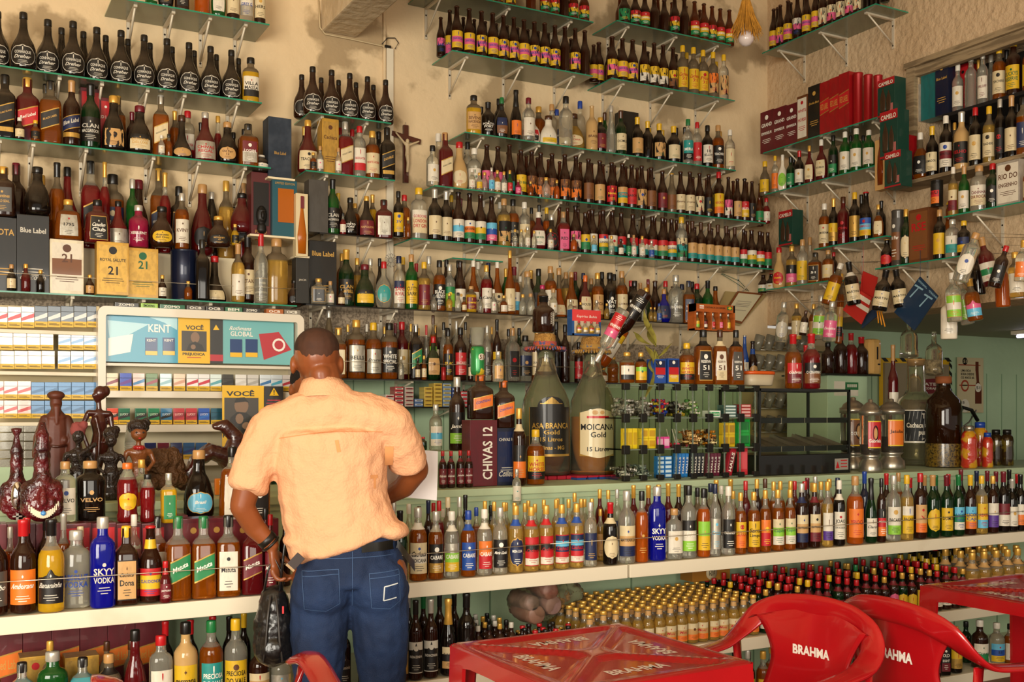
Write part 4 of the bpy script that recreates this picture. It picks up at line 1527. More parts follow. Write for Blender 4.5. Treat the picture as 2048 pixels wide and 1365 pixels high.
# ---- bottom shelf
place('L3', 1536, 1023, '''
-240 100 1090 v D k -
-170 100 1085 v A s y;o
-70 110 1115 v A g y;o
20 110 1060 v A g yo;k
150 100 1090 v K k -
520 110 1100 v A g y;k;51
650 110 1130 v a k yy;k;51
1325 92 905 q K k kkm;w;OLD/EIGHT
1402 92 890 q K k kkm;w;OLD/EIGHT
1498 100 918 v K g yd;k
1690 130 868 v D w wg;g;~Green
1825 120 890 v C w lby;k;51
1930 90 900 v A k w;g
700:1250 95 1080:960 v D k - #6
1580 90 880 v g k (w;g @1
2080 100 900 v K k m;w
''', rowd=RL)
place('L3', 0, 1023, '''
2900:6300 150:110 1330:1110 v D k y;k #12
''', rowd=RL)
# ================================================================ things on the counter
place('CT', 512, 684, '''
1490 66 872 v D r mmm;w;~Gabriela +m
1556 66 872 v D r mmm;w;~Gabriela +m
1630 66 868 v D r mmm;w;~Jatoba +m
1700 66 868 v D r mmm;w;~Jatoba +m
''', rowd=(.03,))
place('CT', 512, 684, '''
1605 130 280 v D s kkG;w;~Jambu ^872
1435 105 500 v C s wlw;b ^868
1335 60 760 v g r - ^868
''', rowd=(.22,))
place('CT', 1024, 684, '''
188 148 700 v A y yyk;r;WHITE/HORSE
45 110 530 v D g ko;t +c
-28 70 1010 v C s w;e ^1290
''', rowd=(.02,))
# big cartons with bottles on them
place('CT', 512, 684, '''
1800 215 625 x m - |-;w;CHIVAS_12
1985 215 690 x N - N;s;CHIVAS_REGAL//~Collector
''', rowd=(.06,))
place('CT', 512, 684, '''
1790 190 262 q D o /o;b;COINTREAU ^622
1975 165 310 q D o /o;b;COINTREAU ^690
''', rowd=(.08,))
# left end, standing on the red cartons
place('L1', 0, 684, '''
520 155 955 s C t w;k;VELVO
735 230 955 s K t -;t;VELVO
1018 160 965 j R o (y;r
1215 120 1055 j R k -
1328 118 1045 q Y s g;w
1535 270 870 e K t =(l;w;~Brasil
1870 210 840 y A k w;n
2080 180 900 q A k k;w
1130 125 940 v C g /o;n @1
'''.replace('\n', ' ^1440\n').replace(' ^1440\n520', '\n520').replace('@1 ^1440', '@1 ^1425'), rowd=(.20, .32))
# ================================================================ flat things laid out on a plane
class Flat:
    """mesh collector on the plane Y (facing the room); px are pixels of the photograph turned into metres on that plane"""
    def __init__(s, Y, x, y, axis='Y'): s.mb = MB(); s.Y = Y; s.f = onY if axis == 'Y' else onX; s.axis = axis; s.o = s.f(x, y, Y)[0]
    def p(s, x, y):
        q = s.f(x, y, s.Y)[0]-s.o; return (q.x if s.axis == 'Y' else -q.y), q.z
    def box(s, x0, y0, x1, y1, mi=0, d0=0, d1=.01, bev=0):
        a, t = s.p(x0, y0); _, b = s.p(x0, y1); c, _ = s.p(x1, y0); s.mb.box((a, -d1, b), (c, -d0, t), mi, None, bev)
    def text(s, st, x0, y0, x1, y1, mi, d, bold=.02, shear=0):
        a, t = s.p(x0, y0); _, b = s.p(x0, y1); c, _ = s.p(x1, y0); s.mb.text(st, (a+c)/2, (t+b)/2, c-a, t-b, -d, mi, None, shear, bold)
    def disc(s, x, y, r, mi, d, n=16, sy=1):
        a, t = s.p(x, y); q = s.p(x+r, y)[0]-a; s.mb.add([(a+math.cos(2*PI*i/n)*q, -d, t+math.sin(2*PI*i/n)*q*sy) for i in range(n)], [list(range(n))], mi)
    def poly(s, pts, mi, d): s.mb.add([(s.p(x, y)[0], -d, s.p(x, y)[1]) for x, y in pts], [list(range(len(pts)))], mi)
    def build(s, name, mats, parent=None, rel=False):
        o = s.mb.build(name, mats, parent); o.location = (s.o-parent.location) if parent is not None else s.o
        if s.axis != 'Y' and parent is None: o.rotation_euler = (0, 0, -PI/2)
        return o
def root_at(name, px, py, Y, label, cat, group=None): return empty(name, onY(px, py, Y)[0], 0, label, cat, group)
# ---- cigarette packs: unit meshes
def pack_mesh(c):
    k = ('pack', c)
    if k in MESHC: return MESHC[k]
    mb = MB(); mb.box((-.5, -.5, 0), (.5, .5, 1), 0, None, .02)
    cols = c.split(',')
    mb.box((-.5, -.512, .0), (.5, -.5, .27), 1); mb.box((-.4, -.516, .10), (.4, -.512, .13), 2); mb.box((-.4, -.516, .16), (.2, -.512, .18), 2)
    mb.box((-.49, -.510, .72), (.49, -.5, .74), 2)
    if len(cols) > 1: mb.add([(-.49, -.512, .3), (.49, -.512, .5), (.49, -.512, .7), (-.49, -.512, .45)], [(0, 1, 2, 3)], 3)
    if len(cols) > 2: mb.text(cols[2], 0, .62, .7, .13, -.516, 4)
    w = labm('w')
    m = meshof('pack', mb.v, mb.f, [mat('foil_'+cols[0].strip('#'), cols[0], .25, .25, coat=.7), labm('y'), mat('ink_k', INK['k'], .45), mat('foil_'+cols[1].strip('#'), cols[1], .3, .2, coat=.5) if len(cols) > 1 else w, inkm('w')], mb.m, mb.s)
    MESHC[k] = m; return m
def pack(px, base, top, wpx, Y, c, word, phrase, depth=.024, name='cigarette_pack', mesh=None, rz=0):
    a, k = onY(px, base, Y); b, _ = onY(px, top, Y); w = wpx*k/FPX
    o = newobj(name, mesh or pack_mesh(c), None, (a.x, Y, a.z+.002), (0, 0, rz)); o.scale = (w*.96, depth, b.z-a.z-.002)
    tag(o, None, 'cigarette pack' if name == 'cigarette_pack' else name.replace('_', ' ')); ITEMS.append((o, word, phrase, px, 0)); return o
# ---- left rack
YR = 5.60
rk = root_at('cigarette_rack', -40, 960, YR, 'cream open rack at left filled with plastic-wrapped cigarette packs', 'rack')
fl = Flat(YR, -40, 960)
for y in (661, 744, 845): 
    zz = onY(60, y, YR)[0].z; x0 = onY(-60, 700, YR)[0].x; x1 = onY(193, 700, YR)[0].x
    mb = MB(); mb.box((x0, -.035, -.018), (x1, .13, 0), 0, None, .002); mb.build('shelf_board', whitep, rk, Vector((0, YR, zz))-rk.location)
mb = MB(); z0, z1 = CT+.0-0.0, onY(60, 608, YR)[0].z; mb.box((x0, .13, 0.6), (x1, .15, z1)); mb.box((x1-.004, -.03, 1.0), (x1+.010, .15, z1)); mb.build('back_board', mat('dim_cream_board', '#c8b890', .6), rk, Vector((0, YR, 0))-rk.location)
P1, P2, P3, P4, P5 = 'rack top row', 'rack second row', 'rack third row', 'rack fourth row', 'rack fifth row'
def prow(xs, ox, base, top, w, c, word, ph, Y=YR, sc=3.992):
    for x in xs: pack(ox+x/sc, base, top, w, Y-.012, c, word, ph)
prow((-80, 20, 118, 220), 0, 657, 614, 24.5, '#cec8c0,#b02028', 'white cigarette pack with red stripe', P1)
prow((325, 427, 530, 632, 728), 0, 656, 613, 24.5, '#3c4650,#b8b4ac', 'grey-blue cigarette pack in shiny wrap', P1)
prow((-50, 50, 155, 260, 368), 0, 701, 665, 25, '#ccc4b6', 'silver-white cigarette pack in shiny wrap', P2)
prow((515, 617, 715), 0, 701, 666, 24, '#c2c6c8,#7a9cc0', 'white cigarette pack with pale blue stripe', P2)
prow((-40, 62, 168, 272, 376), 0, 739, 702.5, 25, '#ccc4b6', 'silver-white cigarette pack in shiny wrap', P3)
prow((510, 615, 714), 0, 739, 703, 24, '#c2c6c8,#7a9cc0', 'white cigarette pack with pale blue stripe', P3)
prow((-20, 88, 196), 0, 800, 763, 25, '#ccb4ac,#b84848', 'pink-white cigarette pack', P4)
prow((305, 411, 515, 618, 714), 0, 800, 765, 25, '#2c6490,#245882', 'blue cigarette pack in shiny wrap', P4)
prow((-20, 88, 196), 0, 838, 801.5, 25, '#ccb4ac,#b84848', 'pink-white cigarette pack', P5)
prow((305, 411, 515, 618, 714), 0, 838, 802, 25, '#2c6490,#245882', 'blue cigarette pack in shiny wrap', P5)
# grey foil cartons lying below
fk = mat('foil_carton_grey', '#a8a498', .25, .5, coat=.6, noise=.5, nscale=14, ncol='#6c665a')
mbu = MB(); mbu.box((-.5, -.5, 0), (.5, .5, 1), 0, None, .015); FCM = meshof('foil_carton', mbu.v, mbu.f, [fk])
for j in range(5):
    for i, x in enumerate((20, 75, 130)):
        pack(x, 935-j*17.5, 918-j*17.5+.6, 52, YR, None, 'grey foil cigarette carton lying flat', 'stack layer '+('one', 'two', 'three', 'four', 'five')[j]+' under rack', .06, 'cigarette_carton', FCM)
mb = MB(); a_ = onY(-40, 935, YR)[0]; b_ = onY(192, 935, YR)[0]; mb.box((a_.x, YR-.06, .4), (b_.x, YR+.12, a_.z)); o = mb.build('base_block', mint, rk, -rk.location)
# ---- white display cabinet
YC = 5.52
cb = root_at('display_cabinet', 195, 960, YC, 'white rounded cigarette display cabinet with lit advert header', 'cabinet')
white_pl = mat('glossy_white_plastic', '#ddd2be', .35, coat=.4)
f = Flat(YC, 195, 960)
x0, zt = f.p(195, 612); x1, _ = f.p(606, 612); zb = f.p(195, 985)[1]
# rounded frame swept around the opening
def rrect(w0, z0_, w1, z1_, r, n=6):
    P = []
    for cx_, cz_, a0 in ((w1-r, z1_-r, 0), (w0+r, z1_-r, 90), (w0+r, z0_+r, 180), (w1-r, z0_+r, 270)):
        for i in range(n+1): a = math.radians(a0+90*i/n); P.append((cx_+math.cos(a)*r, cz_+math.sin(a)*r))
    return P
o1 = rrect(x0, zb, x1, zt, .035); i1 = rrect(x0+.036, zb+.03, x1-.036, zt-.042, .012); N = len(o1); mb = MB()
v = [(x, -.02, z) for x, z in o1]+[(x, -.02, z) for x, z in i1]+[(x, .18, z) for x, z in o1]+[(x, .18, z) for x, z in i1]
mb.add(v, [(i, (i+1) % N, N+(i+1) % N, N+i) for i in range(N)]+[(i, 2*N+i, 2*N+(i+1) % N, (i+1) % N) for i in range(N)]+[(N+i, N+(i+1) % N, 3*N+(i+1) % N, 3*N+i) for i in range(N)], 0)
mb.build('frame', white_pl, cb)
mb = MB(); mb.box((x0+.03, .16, zb), (x1-.03, .178, zt-.04)); mb.build('back_panel', mat('cream_liner', '#d8cba8', .5), cb)
def zat(y, x=400): return onY(x, y, YC)[0].z-f.o.z
for ys, nm in (((785, 797), 'shelf_board'), ((851, 864), 'shelf_board'), ((920, 932), 'shelf_board')):
    mb = MB(); mb.box((x0+.034, .0, zat(ys[0])-.012), (x1-.034, .16, zat(ys[0])), 0); mb.box((x0+.034, -.012, zat(ys[1])), (x1-.034, .0, zat(ys[0])+.004), 0, None, .002); mb.build(nm, white_pl, cb)
# advert header
hd = Flat(YC, 195, 960); H0, H1 = 630, 722
cols = {'teal': '#2f97b4', 'sky': '#a8d4dc', 'yellow': '#ecb818', 'dark': '#33302c', 'red': '#b83038', 'photo': '#4c463e', 'white': '#eee8dc', 'gold': '#c8a040', 'navy': '#1c3c70', 'paleteal': '#72b4b4', 'skin': '#8a6c54'}
hm = [mat('advert_'+k, v_, .3, coat=.7) for k, v_ in cols.items()]; hi = {k: i for i, k in enumerate(cols)}
hd.box(212, H0, 358, H1+1, hi['teal'], -.03, -.024); hd.poly([(216, 640), (300, 648), (262, 668), (222, 690)], hi['sky'], -.023); hd.poly([(300, 634), (356, 632), (356, 660), (330, 645)], hi['sky'], -.023)
hd.poly([(218, 676), (268, 668), (262, 704), (218, 712)], hi['white'], -.022)
hd.text('KENT', 298, 648, 343, 664, hi['white'], -.021)
for x in (304, 339):
    hd.box(x-12, 675, x+12, 710, hi['navy'], -.024, -.019); hd.box(x-12, 702, x+12, 710, hi['yellow'], -.02, -.018); hd.text('KENT', x-9, 678, x+9, 683, hi['white'], -.017)
hd.box(358, H0, 422, H1+4, hi['yellow'], -.03, -.023); hd.text('VOCÊ', 373, 648, 409, 659, hi['dark'], -.022, .03)
hd.box(365, 661, 415, 702, hi['photo'], -.024, -.021); hd.disc(392, 675, 9, hi['skin'], -.02, 14, 1.25); hd.poly([(374, 702), (380, 688), (392, 683), (406, 690), (411, 702)], hi['dark'], -.0195); hd.disc(388, 694, 5, hi['skin'], -.019)
hd.text('PREJUDICA', 367, 705, 412, 712, hi['dark'], -.022, .03); hd.box(376, 714, 404, 715.5, hi['red'], -.024, -.0215)
hd.box(422, H0, 448, H1+5, hi['dark'], -.03, -.023); hd.poly([(434, 649), (428, 660), (441, 660)], hi['yellow'], -.022); hd.box(422, 709, 448, 722, hi['red'], -.024, -.021)
hd.box(448, H0, 590, H1+5, hi['paleteal'], -.03, -.024); hd.text('Rothmans', 462, 652, 505, 660, hi['white'], -.022, shear=.4); hd.text('GLOBAL', 463, 662, 508, 672, hi['white'], -.022)
hd.poly([(520, 668), (560, 664), (585, 700), (530, 720)], hi['red'], -.0225); hd.disc(560, 690, 13, hi['white'], -.0215); hd.disc(560, 690, 9, hi['red'], -.021)
for x in (474, 505):
    hd.box(x-12, 678, x+12, 714, hi['navy'], -.024, -.019); hd.box(x-12, 705, x+12, 714, hi['yellow'], -.02, -.018)
hd.build('advert_header', hm, cb)
mb = MB(); mb.box((x0+.034, .0, zat(730, 400)-.014), (x1-.034, .16, zat(730, 400)+.0)); mb.build('header_ledge', white_pl, cb)
PE, PF, PG = 'white cabinet upper row', 'white cabinet middle row', 'white cabinet lower row'
for x, c, wd in ((224, '#b8a888,#782838', 'cream-and-maroon'), (251, '#4858a0,#6a4888', 'blue-and-purple'), (277, '#d8b8b0,#5888b0', 'pink-and-blue'), (303, '#48682c,#8c3040', 'green-and-red'), (331, '#b8d0d0,#88b0b8', 'pale blue'), (358, '#e0c0a8,#c89880', 'peach'), (384, '#d8d4d0,#c03848', 'grey with red stripe'), (407, '#d8d4d0,#c03848', 'grey with red stripe'), (431, '#d0dcd8,#60a0a8', 'grey with teal stripe'), (455, '#3c3830,#2c2824', 'black'), (481, '#dcd8d0,#c8c4bc', 'silver'), (505, '#c8c4bc,#a8a49c', 'dull silver'), (531, '#d8e0e4,#4878a8', 'white with blue stripe'), (552, '#d8e0e4,#58a8c0', 'white with cyan stripe'), (574, '#e4dcd8,#b84048', 'white with red stripe')):
    pack(x, 783, 744+x*.012, 23, YC+.02, c, wd+' cigarette pack', PE)
for x, c, wd in ((228, '#c84020,#282420,LUCKY', 'red-and-black'), (244, '#1c6848,#282420,LUCKY', 'green-and-black'), (281, '#1c6848,#282420,LUCKY', 'green-and-black'), (307, '#1c7c50,#1a1814,LUCKY', 'green-and-black'), (332, '#1c6890,#1a1814,LUCKY', 'blue-and-black'), (357, '#b82830,#98202c,LUCKY', 'red'), (382, '#b82830,#98202c,LUCKY', 'red'), (407, '#1c50a8,#2868b8,LUCKY', 'bright blue'), (432, '#20586c,#1c4c60', 'dark teal')):
    pack(x, 850, 817, 22.5, YC+.02, c, wd+' cigarette pack with yellow band', PF)
for x, c, wd in ((300, '#1c2458,#20306c', 'navy'), (326, '#701c2c,#20306c', 'maroon-and-navy'), (352, '#1c2458,#20306c', 'navy'), (377, '#1c5080,#20306c', 'blue'), (402, '#1c5080,#20306c', 'blue')):
    pack(x, 919, 886, 23, YC+.02, c, wd+' cigarette pack', PG)
# ---- paper packets on top of the cabinet
def thinbox(px, y0, y1, w, Y, col, txt, ink, label, name='rolling_paper_box'):
    f_ = Flat(Y, px, y1); f_.box(px-w/2, y0, px+w/2, y1, 0, -.05, 0, .002); f_.text(txt, px-w*.36, y0+(y1-y0)*.25, px+w*.3, y1-(y1-y0)*.25, 1, .0015)
    o = f_.build(name, [mat('card_'+col.strip('#'), col, .4, coat=.4), inkm(ink)]); tag(o, label, 'box'); return o
for i, (x, w, c, t_, ink, l) in enumerate(((254, 48, '#2a2622', 'ZOMO', 'w', 'black rolling paper box with white lettering on the cabinet'), (299, 34, '#8cb828', 'SMOKING', 'k', 'lime green paper box on the white cabinet'), (345, 50, '#1c6040', 'ZOMO', 'w', 'dark green rolling paper box on the cabinet'), (392, 36, '#54504a', 'OCB', 'w', 'first grey paper box right of the dark green one'), (430, 36, '#3c3834', 'OCB', 'w', 'dark grey paper box left of the small green one'), (468, 34, '#3c7050', 'BEM', 'w', 'small green paper box on the cabinet'), (504, 34, '#2a2622', 'ZOMO', 'w', 'black paper box beside the orange one'), (550, 34, '#a85c20', 'OCB', 'w', 'orange and black paper box near the cabinet end'), (585, 32, '#807868', 'OCB', 'w', 'grey-white paper box at the cabinet end'))):
    yb = 611.5 if False else onY(195, 612, YC)[0].z
    pz = (CAMZ-yb)/(onY(x, 600, YC)[1])*FPX+HORIZON
    thinbox(x, pz-10.5, pz-.3, w, YC+.02, c, t_, ink, l)
# ---- the smoking warning posters standing before the cabinet
ps = root_at('warning_poster', 445, 895, YC-.06, 'yellow warning poster with a grey photo of a coughing person', 'poster')
f = Flat(YC-.06, 445, 895); f.box(444, 771, 527, 895, 0, 0, .006)
f.text('VOCÊ', 452, 780, 508, 793, 1, .007, .03); f.box(448, 796, 516, 868, 2, .006, .008); f.disc(482, 812, 14, 3, .009, 18, 1.2)
f.poly([(452, 868), (460, 836), (474, 824), (492, 826), (508, 840), (514, 868)], 1, .0095); f.disc(478, 838, 8, 3, .010, 12, 1.3); f.disc(492, 852, 9, 3, .010, 12, .8); f.poly([(468, 806), (472, 797), (488, 795), (497, 806), (490, 804)], 1, .010)
f.text('PREJUDICA', 445, 868, 515, 878, 1, .007, .03); f.box(452, 882, 500, 884, 4, .006, .0075); f.box(458, 887, 496, 889, 1, .006, .0075)
f.build('printed_sheet', [hm[hi['yellow']], hm[hi['dark']], hm[hi['photo']], hm[hi['skin']], hm[hi['red']]], ps)
f = Flat(YC-.06, 445, 895); f.box(528, 773, 566, 860, 0, 0, .006); f.poly([(547, 776), (538, 792), (557, 792)], 1, .007); f.text('!', 546, 780, 548.5, 790, 0, .008)
for y, w in ((800, 26), (806, 30), (812, 24), (818, 28)): f.box(547-w/2, y, 547+w/2, y+2, 2, .006, .0075)
f.build('warning_strip', [hm[hi['dark']], hm[hi['yellow']], hm[hi['red']]], ps)
# ---- cigarette packs lying on the small dark shelf
mbu = MB(); mbu.box((-.5, -.5, 0), (.5, .5, 1), 0, None, .02); mbu.box((-.46, -.512, .3), (.46, -.5, .7), 1); mbu.box((-.3, -.52, .42), (.3, -.512, .58), 2)
def lying(c, c2):
    k = ('lying', c)
    if k not in MESHC: MESHC[k] = meshof('pack', mbu.v, mbu.f, [mat('foil_'+c.strip('#'), c, .3, .2, coat=.6), mat('foil_'+c2.strip('#'), c2, .3, .2, coat=.6), inkm('k')], mbu.m, mbu.s)
    return MESHC[k]
g6 = SHELF['G6']; 
for x, n, c, c2, wd, col in ((772, 3, '#d0c8bc', '#c03840', 'white-and-red', 'first'), (790.5, 5, '#a82430', '#e0d0c0', 'dark red', 'red'), (811, 5, '#c8bcae', '#a05050', 'grey', 'grey'), (830, 2, '#5470a0', '#c8d0d8', 'blue', 'blue'), (849, 5, '#d8b850', '#b08830', 'yellow', 'left yellow'), (868, 6, '#d8b850', '#b08830', 'yellow', 'right yellow'), (886, 6, '#8098b8', '#d8c060', 'pale blue', 'pale blue'), (904, 5, '#243c80', '#c8d0d8', 'navy', 'navy'), (922, 4, '#c03038', '#d0d8d8', 'red-and-white', 'far red'), (940, 4, '#2c5c98', '#d8c850', 'deep blue', 'last')):
    for j in range(n):
        p_, k_ = onY(x, 800, 5.82); w = 18.2*k_/FPX
        o = newobj('cigarette_pack', lying(c, c2), None, (p_.x, 5.80, g6[3]+.001+j*.0235), (0, 0, random.uniform(-.03, .03))); o.scale = (w*.97, .08, .0230)
        tag(o, '%s cigarette pack, %s, %s column, small dark shelf' % (wd, ('at the bottom', 'second from bottom', 'third from bottom', 'fourth from bottom', 'fifth from bottom', 'sixth from bottom')[j], col), 'cigarette pack', 'cigarette packs stacked behind the counter')
# ================================================================ organic shapes: limbs and lumps fused into one skin
def organic(name, shapes, voxel, m, parent=None, loc=None, rot=None, smooth=4, mats=None, disp=None):
    """shapes: ('t', pts, radii, flat, flatdir) tapered limb; ('s', centre, (rx, ry, rz), euler) ellipsoid; fused by a voxel remesh"""
    mb = MB()
    for s in shapes:
        if s[0] == 't':
            pts, rs = [Vector(p) for p in s[1]], list(s[2]); flat = s[3] if len(s) > 3 else 1; up = Vector(s[4]) if len(s) > 4 else Vector((0, 1, 0) if abs((pts[-1]-pts[0]).normalized().z) > .7 else (0, 0, 1))
            d0 = (pts[0]-pts[1]).normalized(); d1 = (pts[-1]-pts[-2]).normalized(); P = []; R = []
            cf_ = s[5] if len(s) > 5 else .8
            for q in (1, .92, .7, .38): P.append(pts[0]+d0*rs[0]*q*cf_); R.append(rs[0]*math.sqrt(max(1-q*q, .0004)))
            P += pts; R += rs
            for q in (.38, .7, .92, 1): P.append(pts[-1]+d1*rs[-1]*q*cf_); R.append(rs[-1]*math.sqrt(max(1-q*q, .0004)))
            mb.tube(P, R, 0, 14, flat, True, up)
        else:
            c = Vector(s[1]); rx, ry, rz = s[2]; M = Matrix.Translation(c)
            if len(s) > 3:
                from mathutils import Euler
                M = M @ Euler(s[3]).to_matrix().to_4x4()
            n = 14; prof = [(-math.cos(PI*i/n), max(math.sin(PI*i/n), 1e-3)) for i in range(n+1)]
            mb.lathe([(z*rz, r) for z, r in prof], 20, 0, rx, ry, M)
    o = mb.build(name, mats or m, parent, loc, rot)
    r = o.modifiers.new('fuse', 'REMESH'); r.mode = 'VOXEL'; r.voxel_size = voxel; r.use_smooth_shade = True
    if smooth: q = o.modifiers.new('soften', 'SMOOTH'); q.factor = .5; q.iterations = smooth
    if disp:
        t = bpy.data.textures.new(name+'_folds', 'CLOUDS'); t.noise_scale = disp[1]; t.noise_depth = 2
        d = o.modifiers.new('folds', 'DISPLACE'); d.texture = t; d.strength = disp[0]; d.mid_level = .5; d.texture_coords = 'LOCAL'
    return o
jac = mat('polished_dark_wood', '#43180f', .3, coat=.5, noise=.6, nscale=5, ncol='#1c0a07', aniso=(1, 1, .3))
jac2 = mat('carved_brown_wood', '#5c2c1c', .5, noise=.7, nscale=7, ncol='#2a120a', aniso=(1, 1, .3))
resin = mat('dark_resin', '#241610', .38, coat=.4, bump=.9, bscale=70)
# tall slender wooden woman
def at_px(x, y, Y): return onY(x, y, Y)[0]
p = at_px(190, 948, 4.62); s = (at_px(190, 775, 4.62).z-p.z)
w = empty('carved_statuette', (p.x, p.y, CT+.001), 0, 'tall polished dark wood statuette of a slender woman, hands on hips', 'statuette'); dz = at_px(200, 775, 4.62).z-CT
k = dz
organic('figure', [('t', [(-.06*k, 0, 0), (-.05*k, 0, .12*k), (-.01*k, 0, .30*k), (.045*k, 0, .46*k), (.04*k, 0, .56*k), (.03*k, 0, .66*k), (.035*k, 0, .74*k)], [.06*k, .075*k, .085*k, .085*k, .062*k, .075*k, .045*k], .75),
 ('t', [(.035*k, 0, .74*k), (.03*k, 0, .84*k)], [.025*k, .022*k]), ('s', (.045*k, 0, .92*k), (.06*k, .055*k, .065*k)), ('s', (.09*k, 0, .935*k), (.04*k, .04*k, .05*k)), ('t', [(-.01*k, -.02*k, .90*k), (.02*k, 0, .86*k)], [.022*k, .03*k]),
 ('t', [(-.05*k, 0, .74*k), (.12*k, 0, .73*k)], [.035*k, .035*k], .8), ('t', [(-.06*k, 0, .73*k), (-.12*k, -.01, .60*k), (-.06*k, -.02, .42*k)], [.026*k, .02*k, .018*k]), ('s', (-.055*k, -.02, .41*k), (.03*k, .03*k, .03*k)),
 ('t', [(.13*k, 0, .72*k), (.145*k, -.01, .58*k), (.07*k, -.03, .47*k)], [.026*k, .02*k, .018*k]), ('t', [(.0, -.05*k, .70*k), (.03*k, -.07*k, .55*k), (.02*k, -.075*k, .35*k), (-.02*k, -.07*k, .1*k)], [.014*k]*4)], .0035, jac, w, (0, 0, .012), smooth=2)
mb = MB(); mb.box((-.07, -.045, 0), (.045, .045, .016), 0, None, .004); mb.build('plinth', jac, w)
# robed monk
p = at_px(112, 948, 4.66); k = at_px(112, 786, 4.66).z-CT
w = empty('carved_statuette', (p.x, p.y, CT+.001), 0, 'brown wooden statuette of a robed bearded monk with wide sleeves', 'statuette')
organic('figure', [('t', [(0, 0, 0), (0, 0, .3*k), (0, 0, .6*k), (0, 0, .72*k)], [.13*k, .115*k, .12*k, .10*k], .7), ('t', [(0, 0, .74*k), (0, 0, .8*k)], [.10*k, .05*k], .8), ('s', (0, 0, .87*k), (.055*k, .055*k, .075*k)), ('s', (0, 0, .945*k), (.08*k, .075*k, .045*k)),
 ('t', [(0, -.05*k, .83*k), (0, -.07*k, .68*k)], [.04*k, .015*k]), ('t', [(-.09*k, 0, .72*k), (-.14*k, -.02, .55*k), (-.14*k, -.03, .38*k)], [.05*k, .06*k, .075*k], .7), ('t', [(.09*k, 0, .72*k), (.15*k, -.02, .55*k), (.16*k, -.03, .36*k)], [.05*k, .06*k, .08*k], .7),
 ('s', (-.07*k, -.06*k, .52*k), (.03*k, .03*k, .035*k)), ('s', (.07*k, -.06*k, .52*k), (.03*k, .03*k, .035*k))], .0035, jac2, w, (0, 0, .012), smooth=1)
mb = MB(); mb.tube([(-.08*k, -.09*k, .5*k), (0, -.105*k, .49*k), (.08*k, -.09*k, .5*k)], .006, 0, 6); mb.build('rope_belt', jac, w)
mb = MB(); mb.lathe([(0, .06), (.014, .06), (.014, 0)], 16); mb.build('plinth', jac2, w)
# busts and small figures in dark resin
def figurine(px, py0, py1, Y, label, m, headw, extra=(), name='figurine', wrap=None, bead=None, face=None):
    p = at_px(px, py1, Y); k = at_px(px, py0, Y).z-CT; w = empty(name, (p.x, p.y, CT+.022), 0, label, 'figurine')
    organic('figure', [('t', [(0, 0, 0), (0, 0, .12*k), (0, 0, .3*k)], [.16*k, .13*k, .12*k], .8), ('t', [(0, 0, .3*k), (0, 0, .42*k), (0, 0, .52*k)], [.10*k, .085*k, .13*k], .6), ('t', [(-.13*k, 0, .54*k), (.13*k, 0, .54*k)], [.05*k, .05*k], .8),
      ('t', [(-.15*k, 0, .53*k), (-.19*k, -.01, .4*k), (-.1*k, -.03, .3*k)], [.035*k, .028*k, .025*k]), ('t', [(.15*k, 0, .53*k), (.19*k, -.01, .4*k), (.1*k, -.03, .3*k)], [.035*k, .028*k, .025*k]),
      ('t', [(0, 0, .55*k), (0, 0, .7*k)], [.035*k, .032*k]), ('s', (0, -.005, .78*k), (headw*k, headw*k, .10*k)), ('s', (0, -.07*k, .77*k), (.015*k, .025*k, .02*k))]+list(extra), .004, m, w, (0, 0, .002), smooth=1)
    if wrap: organic('headwrap', [('s', (0, .01, .87*k), (headw*1.35*k, headw*1.3*k, .11*k)), ('s', (headw*.9*k, .01, .93*k), (.06*k, .06*k, .06*k))], .004, wrap, w, smooth=1, disp=(.01, .02))
    if bead: mb = MB(); [mb.lathe([(z*.010, r*.010) for z, r in [(-1, .05), (-.7, .7), (0, 1), (.7, .7), (1, .05)]], 8, M=Matrix.Translation((math.cos(a)*.05*k, -abs(math.sin(a))*.07*k-.01, .60*k))) for a in [PI*i/6 for i in range(7)]]; mb.build('necklace', bead, w)
    if face:
        mb = MB()
        for sx in (-1, 1): mb.lathe([(-.004, .001), (0, .005), (.004, .001)], 8, M=Matrix.Translation((sx*headw*.4*k, -headw*.93*k-.004, .80*k)))
        mb.build('eyes', face, w)
        mb = MB(); mb.lathe([(-.003, .002), (0, .008), (.003, .002)], 10, M=Matrix.Translation((0, -headw*.93*k-.005, .725*k))); mb.build('lips', labm('r'), w)
    return w
redbead = mat('red_beads', '#a01418', .2, coat=.8)
figurine(277, 846, 1000, 4.50, 'bust of a woman with headwrap and red bead necklace on the counter', mat('painted_bronze_resin', '#7a4420', .35, coat=.4, bump=.3, bscale=60), .105, wrap=resin, bead=redbead, face=inkm('k'))
figurine(156, 852, 1015, 4.50, 'dark figurine of a woman with a pink curled headdress', resin, .075, wrap=mat('dusty_pink_wool', '#8c4440', .9))
figurine(222, 862, 1018, 4.46, 'dark figurine of a woman lifting one arm beside the wooden lady', resin, .08, extra=[('t', [(-.1, 0, .10), (-.12, -.01, .16), (-.06, 0, .2)], [.012, .011, .01])], wrap=resin)
